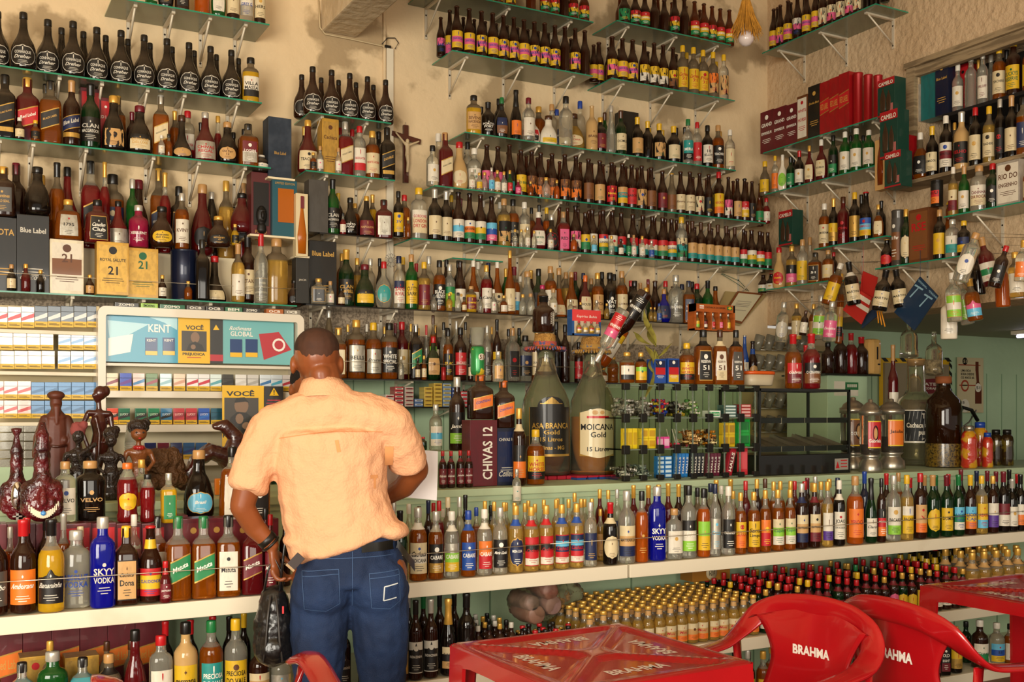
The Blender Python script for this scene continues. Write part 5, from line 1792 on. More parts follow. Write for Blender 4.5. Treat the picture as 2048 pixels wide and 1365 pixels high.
# curled lion and driftwood horn
p = at_px(332, 985, 4.62)
w = empty('lion_figurine', (p.x, p.y, CT+.02), 0, 'brown curly-maned lion figurine beside the headwrap bust', 'figurine')
organic('figure', [('s', (0, 0, .05), (.09, .06, .05)), ('s', (-.03, -.01, .12), (.06, .055, .06)), ('s', (-.07, -.03, .12), (.03, .03, .025)), ('s', (.02, .01, .11), (.06, .05, .07)), ('t', [(-.06, -.05, .04), (-.09, -.06, .0)], [.022, .02])], .004, mat('matted_mane', '#5a3a1e', .6, bump=1, bscale=60), w, smooth=1, disp=(.03, .03))
p = at_px(420, 985, 4.68)
w = empty('driftwood_carving', (p.x, p.y, CT+.04), 0, 'curved dark red driftwood carving behind the blue-labelled flask', 'carving')
organic('figure', [('t', [(-.10, 0, .03), (-.06, 0, .10), (.0, 0, .14), (.06, 0, .12), (.10, 0, .06), (.11, 0, .0)], [.03, .045, .055, .06, .05, .045], .7), ('t', [(.09, 0, .1), (.115, 0, .2), (.06, 0, .255), (.02, 0, .25)], [.05, .04, .03, .015]), ('t', [(-.11, 0, .0), (-.1, 0, .05)], [.04, .03])], .004, jac, w, smooth=2, disp=(.01, .03))
# stack of plastic cups
p = at_px(265, 950, 4.75)
mb = MB(); h0 = 0
for i in range(26): mb.lathe([(h0, .030), (h0+.004, .034), (h0+.0085, .0325)], 18, cap=False); h0 += .0085
mb.lathe([(h0, .032), (h0+.085, .023), (h0+.086, .0)], 18); o = mb.build('plastic_cup_stack', mat('frosty_plastic', '#cfcabc', .35, trans=.5), None, (p.x, p.y, CT+.001)); tag(o, 'tall stack of frosty plastic cups behind the headwrap bust', 'cups')
# the two red leathery mask bottles, lined up on the red cartons
def mask_bottle(px, py0, py1, wpx, Y, label, smile):
    p, k_ = onY(px, py1, Y); W_ = wpx*k_/FPX; base = L1+.001+redcarton_h; H_ = at_px(px, py0, Y).z-base
    r = empty('leather_bottle', (p.x, p.y, base), 0, label, 'bottle'); lea = mat('lacquered_red_leather', '#5c0c14', .3, coat=.6, bump=1.2, bscale=30, noise=.8, nscale=14, ncol='#120406')
    organic('body', [('t', [(-W_*.24, 0, H_*.16), (-W_*.24, 0, H_*.38)], [W_*.30, W_*.28], .9), ('t', [(W_*.24, 0, H_*.16), (W_*.24, 0, H_*.38)], [W_*.30, W_*.28], .9), ('t', [(0, 0, H_*.14), (0, 0, H_*.44)], [W_*.34, W_*.30], .95), ('s', (0, -W_*.06, H_*.2), (W_*.42, W_*.30, H_*.18)), ('t', [(0, 0, H_*.4), (0, 0, H_*.55), (0, 0, H_*.74)], [W_*.30, W_*.20, W_*.21])]+([('t', [(.0, -W_*.24, H_*.40), (0, -W_*.40, H_*.24)], [W_*.06, W_*.10])] if smile else []), .004, lea, r, smooth=1, disp=(.008, .02))
    mb = MB()
    if smile:
        for i in range(17):
            a = -1+2*i/16; mb.box((a*W_*.36-.0035, -W_*.36-.004+abs(a)**2*.022, H_*(.07+.10*a*a)), (a*W_*.36+.0035, -W_*.30+abs(a)**2*.022, H_*(.07+.10*a*a)+.022), 0, None, .001)
        mb.build('teeth', mat('ivory_teeth', '#e0d0b0', .3, coat=.5), r)
        mb = MB(); mb.lathe([(-.009, .001), (-.005, .008), (0, .0095), (.005, .008), (.009, .001)], 12, M=Matrix.Translation((0, -W_*.40, H_*.125))); mb.build('blue_bead', mat('blue_glass_bead', '#4a90d0', .1, coat=1), r)
    else:
        mb.lathe([(0, .98), (.012, 1.0), (.016, .94), (.016, 0)], 28, 0, W_*.20, H_*.155, Matrix.Translation((0, -W_*.36, H_*.30)) @ Matrix.Rotation(PI/2, 4, 'X')); mb.build('oval_mirror', mat('mirror_glass', '#e8e8e8', .05, 1), r)
        mb = MB(); mb.box((-.004, -W_*.37-.01, H_*.03), (.004, -W_*.35-.004, H_*.11)); mb.box((-.015, -W_*.37-.01, H_*.07), (.015, -W_*.35-.004, H_*.085)); mb.build('cross_charm', mat('pewter', '#9a9488', .3, .9), r)
    mb = MB(); mb.lathe([(0, .8), (.02, 1.0), (.05, .75), (.07, .78), (.08, .6), (.11, .35), (.112, 0)] if smile else [(0, .8), (.015, 1), (.04, .6), (.07, .35), (.085, .75), (.095, .8), (.097, 0)], 16, 0, W_*.22, W_*.22, Matrix.Translation((0, 0, H_*.73))); mb.build('stopper', lea, r)
    return r
redcarton_h = onY(100, 1023+88/3.992, 3.99)[0].z-L1
mask_bottle(33, 863, 1042, 58, 4.03, 'dark red leather bottle with oval mirror and little cross charm', False)
mask_bottle(84, 858, 1040, 76, 3.93, 'dark red leather bottle with carved toothy grin and blue bead', True)
mask_bottle(-32, 830, 1045, 52, 4.10, 'dark leather bottle cut by the left edge of the frame', False)
# ================================================================ giant jars with straw hats
straw = mat('woven_straw', '#c89448', .8, bump=1, bscale=120, noise=.4, nscale=40, ncol='#8a5c28')
def hat(px, y_brim, y_top, Y, z, brim, label, fringe):
    p = at_px(px, y_brim, Y); r = empty('straw_hat', (p.x, p.y, z), 0, label, 'hat')
    mb = MB(); mb.lathe([(.012, .062), (.03, .060), (.07, .055), (.078, .048), (.082, 0)], 28, 0, cap=False); mb.lathe([(.012, .06), (.008, .09), (.0, brim)], 32, 0, cap=False); mb.lathe([(.006, .06), (.003, .09), (-.005, brim)], 32, 0, cap=False); mb.build('crown', straw, r)
    mb = MB(); mb.lathe([(.014, .0635), (.036, .0625)], 28, 0, cap=False); mb.build('ribbon', fringe, r)
    mb = MB()
    for i in range(44):
        a = 2*PI*i/44; c, s_ = math.cos(a), math.sin(a); mb.tube([(c*brim*.86, s_*brim*.86, .004), (c*brim*1.0, s_*brim*1.0, .004), (c*brim*1.07, s_*brim*1.07, -.012+random.uniform(-.003, .003))], .005, 0, 5)
    mb.build('woven_fringe', fringe, r); return r
def giant_jar(px, wpx, ytop, ybase, Y, liquid, level, label, spec, words):
    p, k = onY(px, ybase, Y); R = wpx*k/FPX/2; z0 = CT+.022; H = at_px(px, ytop, Y).z-z0
    r = empty('giant_bottle', (p.x, p.y, z0), math.atan2(-p.x, p.y)*.55, label, 'bottle')
    P = [(0, .9), (.01, .98), (.03, 1), (.52, 1), (.60, .94), (.68, .78), (.75, .58), (.82, .43), (.90, .36), (.97, .37), (1, .40)]
    mb = MB(); mb.lathe([(z*H, q*R) for z, q in P]+[(H*1.0, R*.33), (H*.9, R*.31), (H*.75, R*.53), (H*.6, R*.9), (H*.5, R*.96), (.02, R*.95), (.012, .0)], 40, 0)
    mb.build('glass_body', glassmat('dusty_clear_jar', '#e0dac4', .96, .03, .16), r)
    mb = MB(); mb.lathe([(.014, R*.9), (.02, R*.945), (level*H, R*.945), (level*H, 0)], 40, 0); mb.build('liquor', liquid, r)
    mb = MB(); n = 16; la, z0_, z1_ = spec[0], spec[1]*H, spec[2]*H
    def M_(x, z, q=1.015): a = x*la; return Vector((math.sin(a)*R*q, -math.cos(a)*R*q, z))
    def patch(x0, x1, a, b, mi, q=1.012):
        vv = [M_(x0+(x1-x0)*i/n, z, q) for z in (a, b) for i in range(n+1)]; mb.add(vv, [(i, i+1, n+2+i, n+1+i) for i in range(n)], mi, True)
    dk = spec[3] == 'dark'
    steps = 10
    patch(-1.04, 1.04, z0_-.012, z1_*.86+z0_*.14, 2, 1.008); patch(-1, 1, z0_, z1_*.86+z0_*.14, 0)
    zb = z1_*.86+z0_*.14
    for i in range(steps):
        f0, f1 = i/steps, (i+1)/steps; w0 = math.sqrt(1-f0**2)*.62 if dk else 1-f0*.9; w1 = math.sqrt(max(0, 1-f1**2))*.62 if dk else 1-f1*.9
        hh = (z1_-zb)*(1.4 if dk else .6); vv = [M_((j/n*2-1)*w_, zb+hh*f_, 1.012) for w_, f_ in ((w0, f0), (w1, f1)) for j in range(n+1)]; mb.add(vv, [(j, j+1, n+2+j, n+1+j) for j in range(n)], 0, True)
        if not dk:
            vv = [M_((j/n*2-1)*w_, z0_-hh*f_, 1.012) for w_, f_ in ((w0, f0), (w1, f1)) for j in range(n+1)]; mb.add(vv, [(j+1, j, n+1+j, n+2+j) for j in range(n)], 0, True)
    for st, zc_, hh, ww, mi in words:
        tv, tf = text_geo(st, .02); mb.add([M_((x-.5)*2*ww, z0_+(z1_-z0_)*zc_+(z-.5)*hh*H, 1.02) for x, z in tv], tf, mi)
    # engraved estate above / red ribbon emblem
    if dk:
        for i in range(14): a = i/13-.5; patch(a*.7-.02, a*.7+.02, z1_-.03*H, z1_-(.03-.05*(1-abs(a)*2))*H, 1, 1.018)
        patch(-.5, .5, z1_-.035*H, z1_-.03*H, 1, 1.018)
    else:
        patch(-.62, .62, z0_+(z1_-z0_)*.74, z0_+(z1_-z0_)*.79, 3, 1.018)
        for dx, rr in ((-.18, .16), (.2, .13)): vv = [M_(dx+math.cos(a_)*rr, z0_+(z1_-z0_)*.86+math.sin(a_)*rr*.3*R*2, 1.019) for a_ in [2*PI*i/12 for i in range(12)]]; mb.add(vv, [list(range(12))], 4)
    mb.build('label', [labm('k') if dk else labm('c'), labm('d') if dk else inkm('k'), labm('d'), labm('r'), labm('t')], r)
    return r, H, z0, R
gj1, H1_, z1_, R1_ = giant_jar(1092, 97, 700, 955, 4.80, glassmat('aged_rum_liquor', '#94480f', .3, .05, 0), .30, 'giant clear bottle with black and gold arched label, left one', (.95, .17, .60, 'dark'), [('ASA BRANCA', .52, .045, .88, 1), ('Gold', .40, .035, .35, 1), ('15 Litros', .27, .032, .5, 1), ('Salinas - MG', .12, .032, .6, 1)])
gj2, H2_, z2_, R2_ = giant_jar(1185, 93, 706, 950, 4.75, glassmat('golden_liquor', '#dc8c20', .1, .03, 0), .47, 'giant clear bottle with cream label, half full of amber liquor', (.8, .17, .56, 'light'), [('MOICANA', .56, .05, .95, 1), ('Gold', .40, .045, .42, 1), ('15 Litros', .10, .035, .6, 1)])
# red and blue foam mats under the jars
mb = MB(); a = at_px(1050, 960, 4.72); b = at_px(1144, 960, 4.72)
for i in range(5): w_ = (b.x-a.x)/5; mb.box((a.x+i*w_+.002, 4.68, CT+.001), (a.x+(i+1)*w_-.002, 4.93, CT+.021), 0, None, .006)
o = mb.build('foam_mat', mat('red_foam', '#a8142c', .7)); tag(o, 'ribbed red foam mat under the left giant bottle', 'mat')
mb = MB(); a = at_px(1147, 960, 4.65); b = at_px(1237, 960, 4.65)
for i in range(4): w_ = (b.x-a.x)/4; mb.box((a.x+i*w_+.003, 4.62, CT+.011), (a.x+(i+1)*w_-.003, 4.88, CT+.021), 0, None, .004); mb.box((a.x+i*w_+.003, 4.62, CT+.001), (a.x+(i+1)*w_-.012, 4.88, CT+.011), 1)
o = mb.build('foam_mat', [MATS['red_foam'], mat('blue_foam', '#1c4486', .7)]); tag(o, 'red and blue foam mat under the right giant bottle', 'mat')
fr1 = mat('coral_and_blue_crochet', '#b0503c', .85, noise=1, nscale=60, ncol='#40507c', nlo=.5, nhi=.55); fr2 = mat('straw_and_blue_crochet', '#a8803c', .85, noise=1, nscale=60, ncol='#5c6478', nlo=.55, nhi=.6)
p1 = gj1.location; p2 = gj2.location
hat(1090, 700, 680, p1.y, z1_+H1_+.006, .105, 'straw hat with coral crochet brim on the left giant bottle', fr1)
hat(1183, 700, 683, p2.y, z2_+H2_+.006, .098, 'straw hat with blue-grey band on the right giant bottle', fr2)
# rum bottle standing on the left hat, boxed miniatures on the right hat
zh = z1_+H1_+.006+.0825; tp = at_px(1087, 592, p1.y).z
r_ = make('w', (onY(1087, 700, p1.y)[0].x, p1.y, zh), .118, tp-zh, -.3, 'D', 'k', '-', None, 'x', 0, 0); ITEMS.pop(); tag(r_, 'dark red rum bottle with white branch drawing standing on a straw hat', 'bottle')
mb = MB(); 
for i in range(7):
    a = -.5+i*.16
    for s_ in (-1, 1): mb.tube([surf('w', .75, .20+i*.045, 1.03), surf('w', .75+s_*.22, .25+i*.045, 1.03), surf('w', .75+s_*.30, .22+i*.045, 1.03)], .009, 0, 5)
mb.tube([surf('w', .75, .16+i*.05, 1.03) for i in range(9)], .010, 0, 5); mb.build('branch_drawing', labm('w'), r_)
zh = z2_+H2_+.006+.0825; Yb = p2.y
def minibox(name, x0, y0, x1, y1, Y, z, cols, title, n, label, side=None, caseh=.45):
    a = onY(x0, y1, Y)[0]; b = onY(x1, y1, Y)[0]; W_ = b.x-a.x; H = onY(x0, y0, Y)[0].z-onY(x0, y1, Y)[0].z
    r = empty(name, ((a.x+b.x)/2, Y, z), 0, label, 'gift box'); m0, m1, m2 = cols
    mb = MB(); mb.box((-W_/2, 0, 0), (W_/2, .05, H), 0, None, .002); mb.build('carton', m1, r)
    mb = MB(); mb.box((-W_/2+.001, -.004, H*.55), (W_/2-.001, 0, H*.99), 0); mb.box((-W_/2+.001, -.004, 0), (-W_/2+.012, 0, H*.55), 1); mb.box((W_/2-.012, -.004, 0), (W_/2-.001, 0, H*.55), 1); mb.box((-W_/2+.001, -.004, 0), (W_/2-.001, 0, H*.07), 1); mb.box((-W_/2+.012, -.003, H*.07), (W_/2-.012, 0, H*.55), 2)
    mb.text(title, 0, H*.72, W_*.7, H*.12, -.006, 3, shear=.2); mb.build('printed_front', [m0, m1, m2, inkm('w')], r)
    for i in range(n):
        x = -W_/2+.012+(W_-.024)*(i+.5)/n; w_ = (W_-.024)/n*.72
        q = empty('miniature_bottle', (0, 0, 0)); q.parent = r; q.location = (x, -.004-w_*.5, H*.075); q.scale = (w_, w_, H*.46)
        newobj('body', body_mesh('m', 'aCaC'[i % 4]), q); newobj('cap', cap_mesh('m', 'r'), q); newobj('label', label_mesh('m', ('rwy;k', 'yw;r')[i % 2], 2.5), q)
    return r
minibox('miniature_gift_box', 1144, 634, 1201, 686, Yb-.03, zh, (mat('coral_card', '#d83c3c', .45, coat=.3), mat('blue_card', '#20508c', .45, coat=.3), mat('dim_window', '#c8b89c', .3)), '~Espirito Bahia'.strip('~'), 4, 'red and blue gift box of four miniatures on the right straw hat')
# ================================================================ glass candy case
YK = 4.40; zc0 = CT; a = at_px(1252, 950, YK); b = at_px(1512, 950, YK); Wc = b.x-a.x; Hc = at_px(1380, 773, YK).z-CT; Dc = .19
cc_ = empty('candy_case', (a.x, YK, CT), 0, 'clear glass candy case with black corner clips and three tiers', 'case')
thin = mat('clear_pane', '#f4f8f0', .02, trans=1, ior=1.03, spec=.5); edge = mat('pane_edge', '#9aa890', .15, trans=.6, coat=.3)
blk = mat('black_plastic_clip', '#16140f', .4)
tiers = [0, .315, .645, .985]; cols_n = 8
for q, nm in ((0, 'bottom_pane'), (.315, 'shelf_pane'), (.645, 'shelf_pane'), (.985, 'top_pane')):
    mb = MB(); mb.box((0, 0, q*Hc+.004), (Wc, Dc, q*Hc+.010), 0); mb.box((-.001, -.001, q*Hc+.004), (Wc+.001, .002, q*Hc+.010), 1); mb.build(nm, [thin, edge], cc_)
for i in range(cols_n+1):
    x = Wc*i/cols_n; mb = MB(); mb.box((x-.002, .01, .012), (x+.002, Dc, Hc*.98), 0); mb.box((x-.0025, .003, .012), (x+.0025, .010, Hc*.98), 1); mb.build('divider_pane', [thin, edge], cc_)
    for q in tiers:
        mb = MB(); mb.box((x-.020, -.010, q*Hc-.016+(.018 if q == 0 else 0)), (x+.020, .014, q*Hc+.030-(.012 if q > .9 else 0)), 0, None, .004); mb.build('corner_clip', blk, cc_)
mb = MB(); mb.box((0, Dc, .01), (Wc, Dc+.003, Hc*.98), 0); mb.build('back_pane', thin, cc_)
def cell(c, t): return KX+Wc*(c+.5)/cols_n, YK+.10, CT+tiers[t]*Hc+.0105
CW = Wc/cols_n; KX = cc_.location.x
def heap(c, t, h, cols, label, stuff='wrapped_candy', n=44, sz=.0135):
    x, y, z = cell(c, t); mb = MB(); ms = [mat('wrapper_'+q.strip('#'), q, .25, .25, coat=.6) for q in cols]; rs = random.Random(c*7+t)
    for i in range(n):
        px_, py_ = rs.uniform(-CW*.24, CW*.24), rs.uniform(-.055, .055); pz_ = sz*.95+rs.random()**1.3*h*max(.15, 1-(px_/(CW*.36))**2)
        M = Matrix.Translation((px_, py_, pz_)) @ Matrix.Rotation(rs.uniform(0, 6), 4, 'Z') @ Matrix.Rotation(rs.uniform(-1, 1), 4, 'X'); mi = rs.randrange(len(ms))
        mb.lathe([(-sz*1.7, sz*.7), (-sz*1.0, sz*.12), (-sz*.7, sz*.5), (0, sz*.62), (sz*.7, sz*.5), (sz*1.0, sz*.12), (sz*1.7, sz*.7)], 7, mi, M=M @ Matrix.Rotation(PI/2, 4, 'Y'))
    o = mb.build(stuff, ms, None, (x, y, z)); tag(o, label, 'candy', None, 'stuff')
heap(0, 2, .09, ['#b8b4a8', '#8c887c'], 'clear wrapped sweets in the top left cell of the candy case')
heap(1, 2, .09, ['#b8b4a8', '#6c685c'], 'silver wrapped sweets in the second top cell')
heap(2, 2, .08, ['#2040a0', '#c02030', '#d8c030'], 'blue and red wrapped sweets in the third top cell')
heap(3, 2, .07, ['#c8b030', '#1c1814', '#b8b4a8'], 'black and yellow wrapped sweets in the fourth top cell')
heap(4, 2, .085, ['#4c8c3c', '#e0dcc8', '#80a850'], 'green and white wrapped sweets in the fifth top cell')
heap(4, 1, .08, ['#a86420', '#402010', '#d8b070'], 'brown and gold wrapped sweets in the middle tier')
heap(5, 1, .08, ['#c88020', '#402010', '#e0c890'], 'toffee-coloured wrapped sweets in the middle tier')
heap(0, 0, .06, ['#2c2820', '#c8c4b8', '#5c584c'], 'black and white wrapped sweets in the bottom left cell')
heap(1, 0, .05, ['#5c6c60', '#a8b0a0'], 'dull green wrapped sweets in the bottom tier')
def packs(c, t, n, w, h, d, col, c2, label, group, name='candy_box', tilt=0, stack=1, txt=None, vertical=False):
    x0, y, z = cell(c, t)
    for j in range(stack):
        for i in range(n):
            mb = MB(); mb.box((-w/2, -d/2, 0), (w/2, d/2, h), 0, None, .0015); mb.box((-w*.4, -d/2-.001, h*.2), (w*.4, -d/2, h*.8), 1)
            if txt:
                if vertical:
                    tv, tf = text_geo(txt, .02); mb.add([Vector((w*.25-(zz-.5+.5)*w*.5, -d/2-.002, h*.5+(xx-.5)*h*.7)) for xx, zz in tv], tf, 2)
                else: mb.text(txt, 0, h*.5, w*.7, h*.4, -d/2-.002, 2)
            xx = x0+(i-(n-1)/2)*(w+.003)
            o = mb.build(name, [mat('box_'+col.strip('#'), col, .35, coat=.5), mat('box_'+c2.strip('#'), c2, .35, coat=.5), inkm('w')], None, (xx, y-.05, z+j*(h+.0006)), (0, tilt, 0))
            tag(o, label % (((ordn(i)+' ') if n > 1 else '')+(('bottom', 'second lowest', 'third lowest', 'fourth lowest', 'top')[j] if stack > 1 else '')).strip() if '%' in label else label, 'sweets', group)
packs(5, 2, 1, .085, .035, .05, '#e8ecdc', '#2c9c58', 'white and green gum pack lying in the candy case top tier', None, txt='Trident')
packs(6, 2, 1, .085, .016, .06, '#305c58', '#c8d8d0', '%s teal gum pack in the stack under the yellow bag', 'teal gum packs', stack=4)
packs(7, 2, 1, .075, .017, .06, '#a81c24', '#d8a8a0', '%s red gum pack in the right top cell', 'red gum packs', stack=4)
packs(0, 1, 3, .028, .105, .02, '#e8c818', '#c8a010', '%s yellow gum box from left standing in the middle tier', 'yellow standing boxes', tilt=.0)
packs(1, 1, 2, .045, .052, .04, '#e8c818', '#c89810', '%s yellow box, middle tier beside the standing ones', 'yellow stacked boxes', stack=2)
packs(2, 1, 2, .038, .06, .012, '#d83c8c', '#e8b0c8', '%s pink sweet packet in the middle tier', 'pink packets')
packs(6, 1, 2, .042, .065, .03, '#d8b41c', '#a88010', '%s shiny yellow bag in the middle tier', 'shiny yellow bags', stack=2)
packs(7, 1, 1, .085, .075, .03, '#1c9c3c', '#0c6c28', '%s green bag in the right cell of the middle tier', 'green bags', stack=2)
packs(2, 0, 2, .046, .022, .03, '#2470b0', '#c8dce4', '%s blue and white candy roll in the bottom tier', 'blue candy rolls', stack=5)
packs(3, 0, 4, .021, .125, .02, '#2478c0', '#1858a0', '%s blue stick pack from left in the bottom tier', 'blue stick packs', 'candy_stick_pack', .08, txt='HALLS', vertical=True)
packs(4, 0, 4, .021, .125, .02, '#1c1c20', '#2c2c30', '%s black stick pack from left in the bottom tier', 'black stick packs', 'candy_stick_pack', .05, txt='HALLS', vertical=True)
packs(5, 0, 4, .021, .122, .02, '#641c34', '#501428', '%s maroon stick pack from left in the bottom tier', 'maroon stick packs', 'candy_stick_pack', .1, txt='HALLS', vertical=True)
packs(6, 0, 1, .04, .15, .03, '#a81c2c', '#701020', 'leaning red stick box in the bottom tier', None, 'candy_stick_pack', .25, txt='HALLS', vertical=True)
packs(7, 0, 1, .05, .155, .03, '#c82c38', '#d85058', 'upright red candy carton in the bottom right cell', None, 'candy_box')
for i in range(6):
    x, y, z = cell(3 if i < 4 else 4, 1); rs = random.Random(i+40); r = empty('lollipop', (x+rs.uniform(-.02, .02), y-.04+i*.016, z+.014), 0, '%s lollipop with white stick from the front, middle tier' % ordn(i), 'lollipop', 'lollipops in the middle tier')
    mb = MB(); mb.lathe([(-.013, .001), (-.009, .010), (0, .0135), (.009, .010), (.013, .001)], 12); mb.build('sweet', mat('red_lollipop', '#b8182c', .15, coat=1) if i % 2 else mat('pink_lollipop', '#d84c6c', .15, coat=1), r)
    mb = MB(); mb.tube([(0, 0, .012), (rs.choice((-1, 1))*.022, 0, .085)], .002, 0, 6); mb.build('stick', labm('w'), r)
# ================================================================ black hot-food display
YF = 4.42; a = at_px(1518, 945, YF); b = at_px(1701, 945, YF); Hf = at_px(1518, 777, YF).z-CT; Wf = b.x-a.x; D_ = .34
fw = empty('food_warmer', (a.x, YF, CT), 0, 'black-framed glass food warmer with empty sloping trays', 'display case')
bk = mat('black_enamel', '#12100d', .3, coat=.4); met = mat('brushed_tray_steel', '#a89c88', .35, .8)
mb = MB(); mb.box((0, 0, 0), (Wf, D_, .115*1.0), 0, None, .004); mb.build('base', bk, fw)
mb = MB(); t = .014
for x in (0, Wf-t):
    for y in (0, D_-t): mb.box((x, y, .11), (x+t, y+t, Hf), 0)
for y in (0, D_-t): mb.box((0, y, Hf-t), (Wf, y+t, Hf), 0)
for x in (0, Wf-t): mb.box((x, 0, Hf-t), (x+t, D_, Hf), 0)
mb.build('frame', bk, fw)
mb = MB(); mb.box((t, .003, .12), (Wf-t, .005, Hf-t)); mb.build('front_pane', thin, fw)
mb = MB(); mb.box((.003, t, .12), (.005, D_-t, Hf-t)); mb.build('side_pane', thin, fw)
for zz in (.30, .14):
    mb = MB(); mb.box((.016, .02, zz), (Wf-.016, D_-.02, zz+.012), 0); mb.box((.016, .012, zz-.008), (Wf-.016, .02, zz+.022), 1)
    for i in range(1, 4): mb.box((Wf*i/4-.002, .010, zz-.008), (Wf*i/4+.002, .012, zz+.022), 0)
    mb.build('tray_rail', [met, bk], fw)
    if zz < .2:
        for i in range(4):
            M = Matrix.Translation((Wf*(i+.5)/4, D_*.5, zz+.035)) @ Matrix.Rotation(.25, 4, 'X'); mb = MB(); mb.box((-Wf/9, -.12, -.004), (Wf/9, .12, 0), 0, M); mb.box((-Wf/9, -.12, 0), (-Wf/9+.004, .12, .02), 0, M); mb.box((Wf/9-.004, -.12, 0), (Wf/9, .12, .02), 0, M); mb.build('tray', met, fw)
mb = MB(); mb.box((Wf-.125, -.002, .02), (Wf-.02, 0, .085), 0); mb.add([(Wf-.12, -.003, .03), (Wf-.09, -.003, .03), (Wf-.105, -.003, .07)], [(0, 1, 2)], 1)
for i in range(3): mb.box((Wf-.08, -.003, .035+i*.018), (Wf-.03, -.002, .041+i*.018), 1)
mb.build('warning_sticker', [mat('silver_sticker', '#a8a094', .4, .3), inkm('r')], fw)
# red-liquor bottles on top of the warmer
shelf_def('FW', 'on food warmer', 'Y', YF, CT+Hf+.001); shelf_def('CK', 'on candy case', 'Y', YK, CT+Hc*1.0+.013)
place('FW', 1536, 684, '''
200 132 -60 w A r rm;w;~Gabriela
345 142 -65 w R r kn;w;O_CRAVINHO
300 80 28 w D r - @1
''', rowd=(.02, .16))
place('CK', 1180, 600, '''
420 170 598 s A g =wwk;k
578 140 600 v A g Gyy;g +k
1100 175 493 v A y yyk;r;WHITE/HORSE
1290 235 340 y A k =k;w;RESERVA/51 +k
1475 185 342 y A n wwc;n;RESERVA/51 +c
1660 185 345 y A k h;w;RESERVA/51 +k
''', rowd=(.02, .02), sc=5.689)
place('CK', 1180, 600, '''
755 125 678 x b k Nrb;w
905 125 672 x b k Nry;w
''', rowd=(.03, .02), sc=5.689)
place('T5', 1180, 600, '''
1760 90 400 b b s w;b;51 @1
1850 110 470 b D k (t;r +b @1
''', rowd=(.0, .0), sc=5.689)
# three tilted bottles propped above the jars
def tilted(px, py, Y, wpx, lpx, ang, t, lc, cc_2, spec, label, axis='Y', cat='bottle', yaw=None, lean=0, neck=None, string=None, name=None):
    """a bottle whose middle shows at px, py; ang = tilt in the picture (degrees, + leans its cap to the right)"""
    f_ = onY if axis == 'Y' else onX; p, k = f_(px, py, Y); w = wpx*k/FPX; h = lpx*k/FPX; A = math.radians(ang)
    base_yaw = (math.atan2(-p.x, p.y) if yaw is None else yaw)
    M = Matrix.Rotation(math.atan2(-p.x, p.y), 4, 'Z') @ Matrix.Rotation(A, 4, 'Y') @ Matrix.Rotation(lean, 4, 'X')
    off = M @ Vector((0, 0, h/2)); r = empty(BT[t][7], p-off); r.rotation_euler = M.to_euler(); r.scale = (w, w, h)
    newobj('body', body_mesh(t, lc), r); newobj('cap', cap_mesh(t, cc_2), r)
    if spec != '-': newobj('label', label_mesh(t, spec, h/w), r)
    if neck: newobj('neck_label', neck_mesh(t, neck), r)
    tag(r, label, cat)
    if string:
        top = M @ Vector((0, 0, h*.93)); pts = [p-off+top+Vector((string[0]*i/5, 0, string[1]*i/5)) for i in range(6)]; pts += [Vector((XR-.0005, pts[-1].y, pts[-1].z+.03))] if axis == 'X' else []
        M4 = Matrix.Translation(r.location) @ M @ Matrix.Diagonal((w, w, h, 1)); inv = M4.inverted(); o = MB(); o.tube(pts, .0016, 0, 5); o.v = [tuple(inv @ Vector(v)) for v in o.v]; o.build('hanging_string', mat('grey_twine', '#8a7c64', .9), r)
    return r
tilted(1220, 672, 4.44, 27, 118, 208, 'v', 'C', 's', 'prr;w;BANANA', 'clear upturned bottle with pink and red label above the jars')
tilted(1257, 640, 4.60, 30, 130, 212, 'w', 'D', 's', 'kkk;w;ROMANIA', 'upturned amber bottle with black label, highest of the tilted three')
tilted(1215, 710, 4.98, 27, 120, 212, 'v', 'O', 's', 'wwy;g', 'upturned orange bottle with white and teal label beside the hat')
# dried leaves hanging over the candy case
mb = MB(); rs = random.Random(5)
for i in range(9):
    c0 = at_px(1300+rs.uniform(-8, 10), 708+rs.uniform(-18, 25), YK+.05); ang = rs.uniform(-1, 1); L = rs.uniform(.10, .20); dirv = Vector((math.sin(ang)*.6, rs.uniform(-.1, .1), -1 if i > 3 else .2)).normalized(); side = Vector((math.cos(ang), .2, .2)).normalized(); v = []; f_ = []
    for j in range(9):
        t_ = j/8; w_ = .022*math.sin(PI*min(1, t_*1.02))**.8; q = c0+dirv*L*t_+Vector((0, -.02*math.sin(t_*5+i), 0))
        v += [q-side*w_, q+Vector((0, .006, 0)), q+side*w_]
    for j in range(8): f_ += [(j*3, j*3+1, j*3+4, j*3+3), (j*3+1, j*3+2, j*3+5, j*3+4)]
    mb.add(v, f_, 0, True)
o = mb.build('dried_leaves', mat('olive_dry_leaf', '#8c8434', .7, noise=.5, nscale=20, ncol='#5c4c1c')); tag(o, 'bunch of curled olive-green dried leaves draped over the candy case', 'leaves', None, 'stuff')
# plastic tub with orange lid at the warmer's left end
p = at_px(1520, 772, YF+.1); 
r = empty('food_tub', (onY(1519, 772, 4.52)[0].x, 4.55, CT+Hc+.014), 0, 'clear plastic tub with orange lid holding pale food', 'tub')
shelf_def('x', 'x', 'Y', 1, 1)
mb = MB(); mb.lathe([(0, .085), (.004, .09), (.06, .10), (.062, 0)], 28, 0, 1, .7, ne=4); mb.build('tub_body', mat('milky_tub', '#e0cfae', .4, trans=.3), r)
mb = MB(); mb.lathe([(.062, .104), (.076, .104), (.080, .096), (.080, 0)], 28, 0, 1, .7, ne=4); mb.build('lid', mat('orange_lid', '#d85818', .4, coat=.3), r)
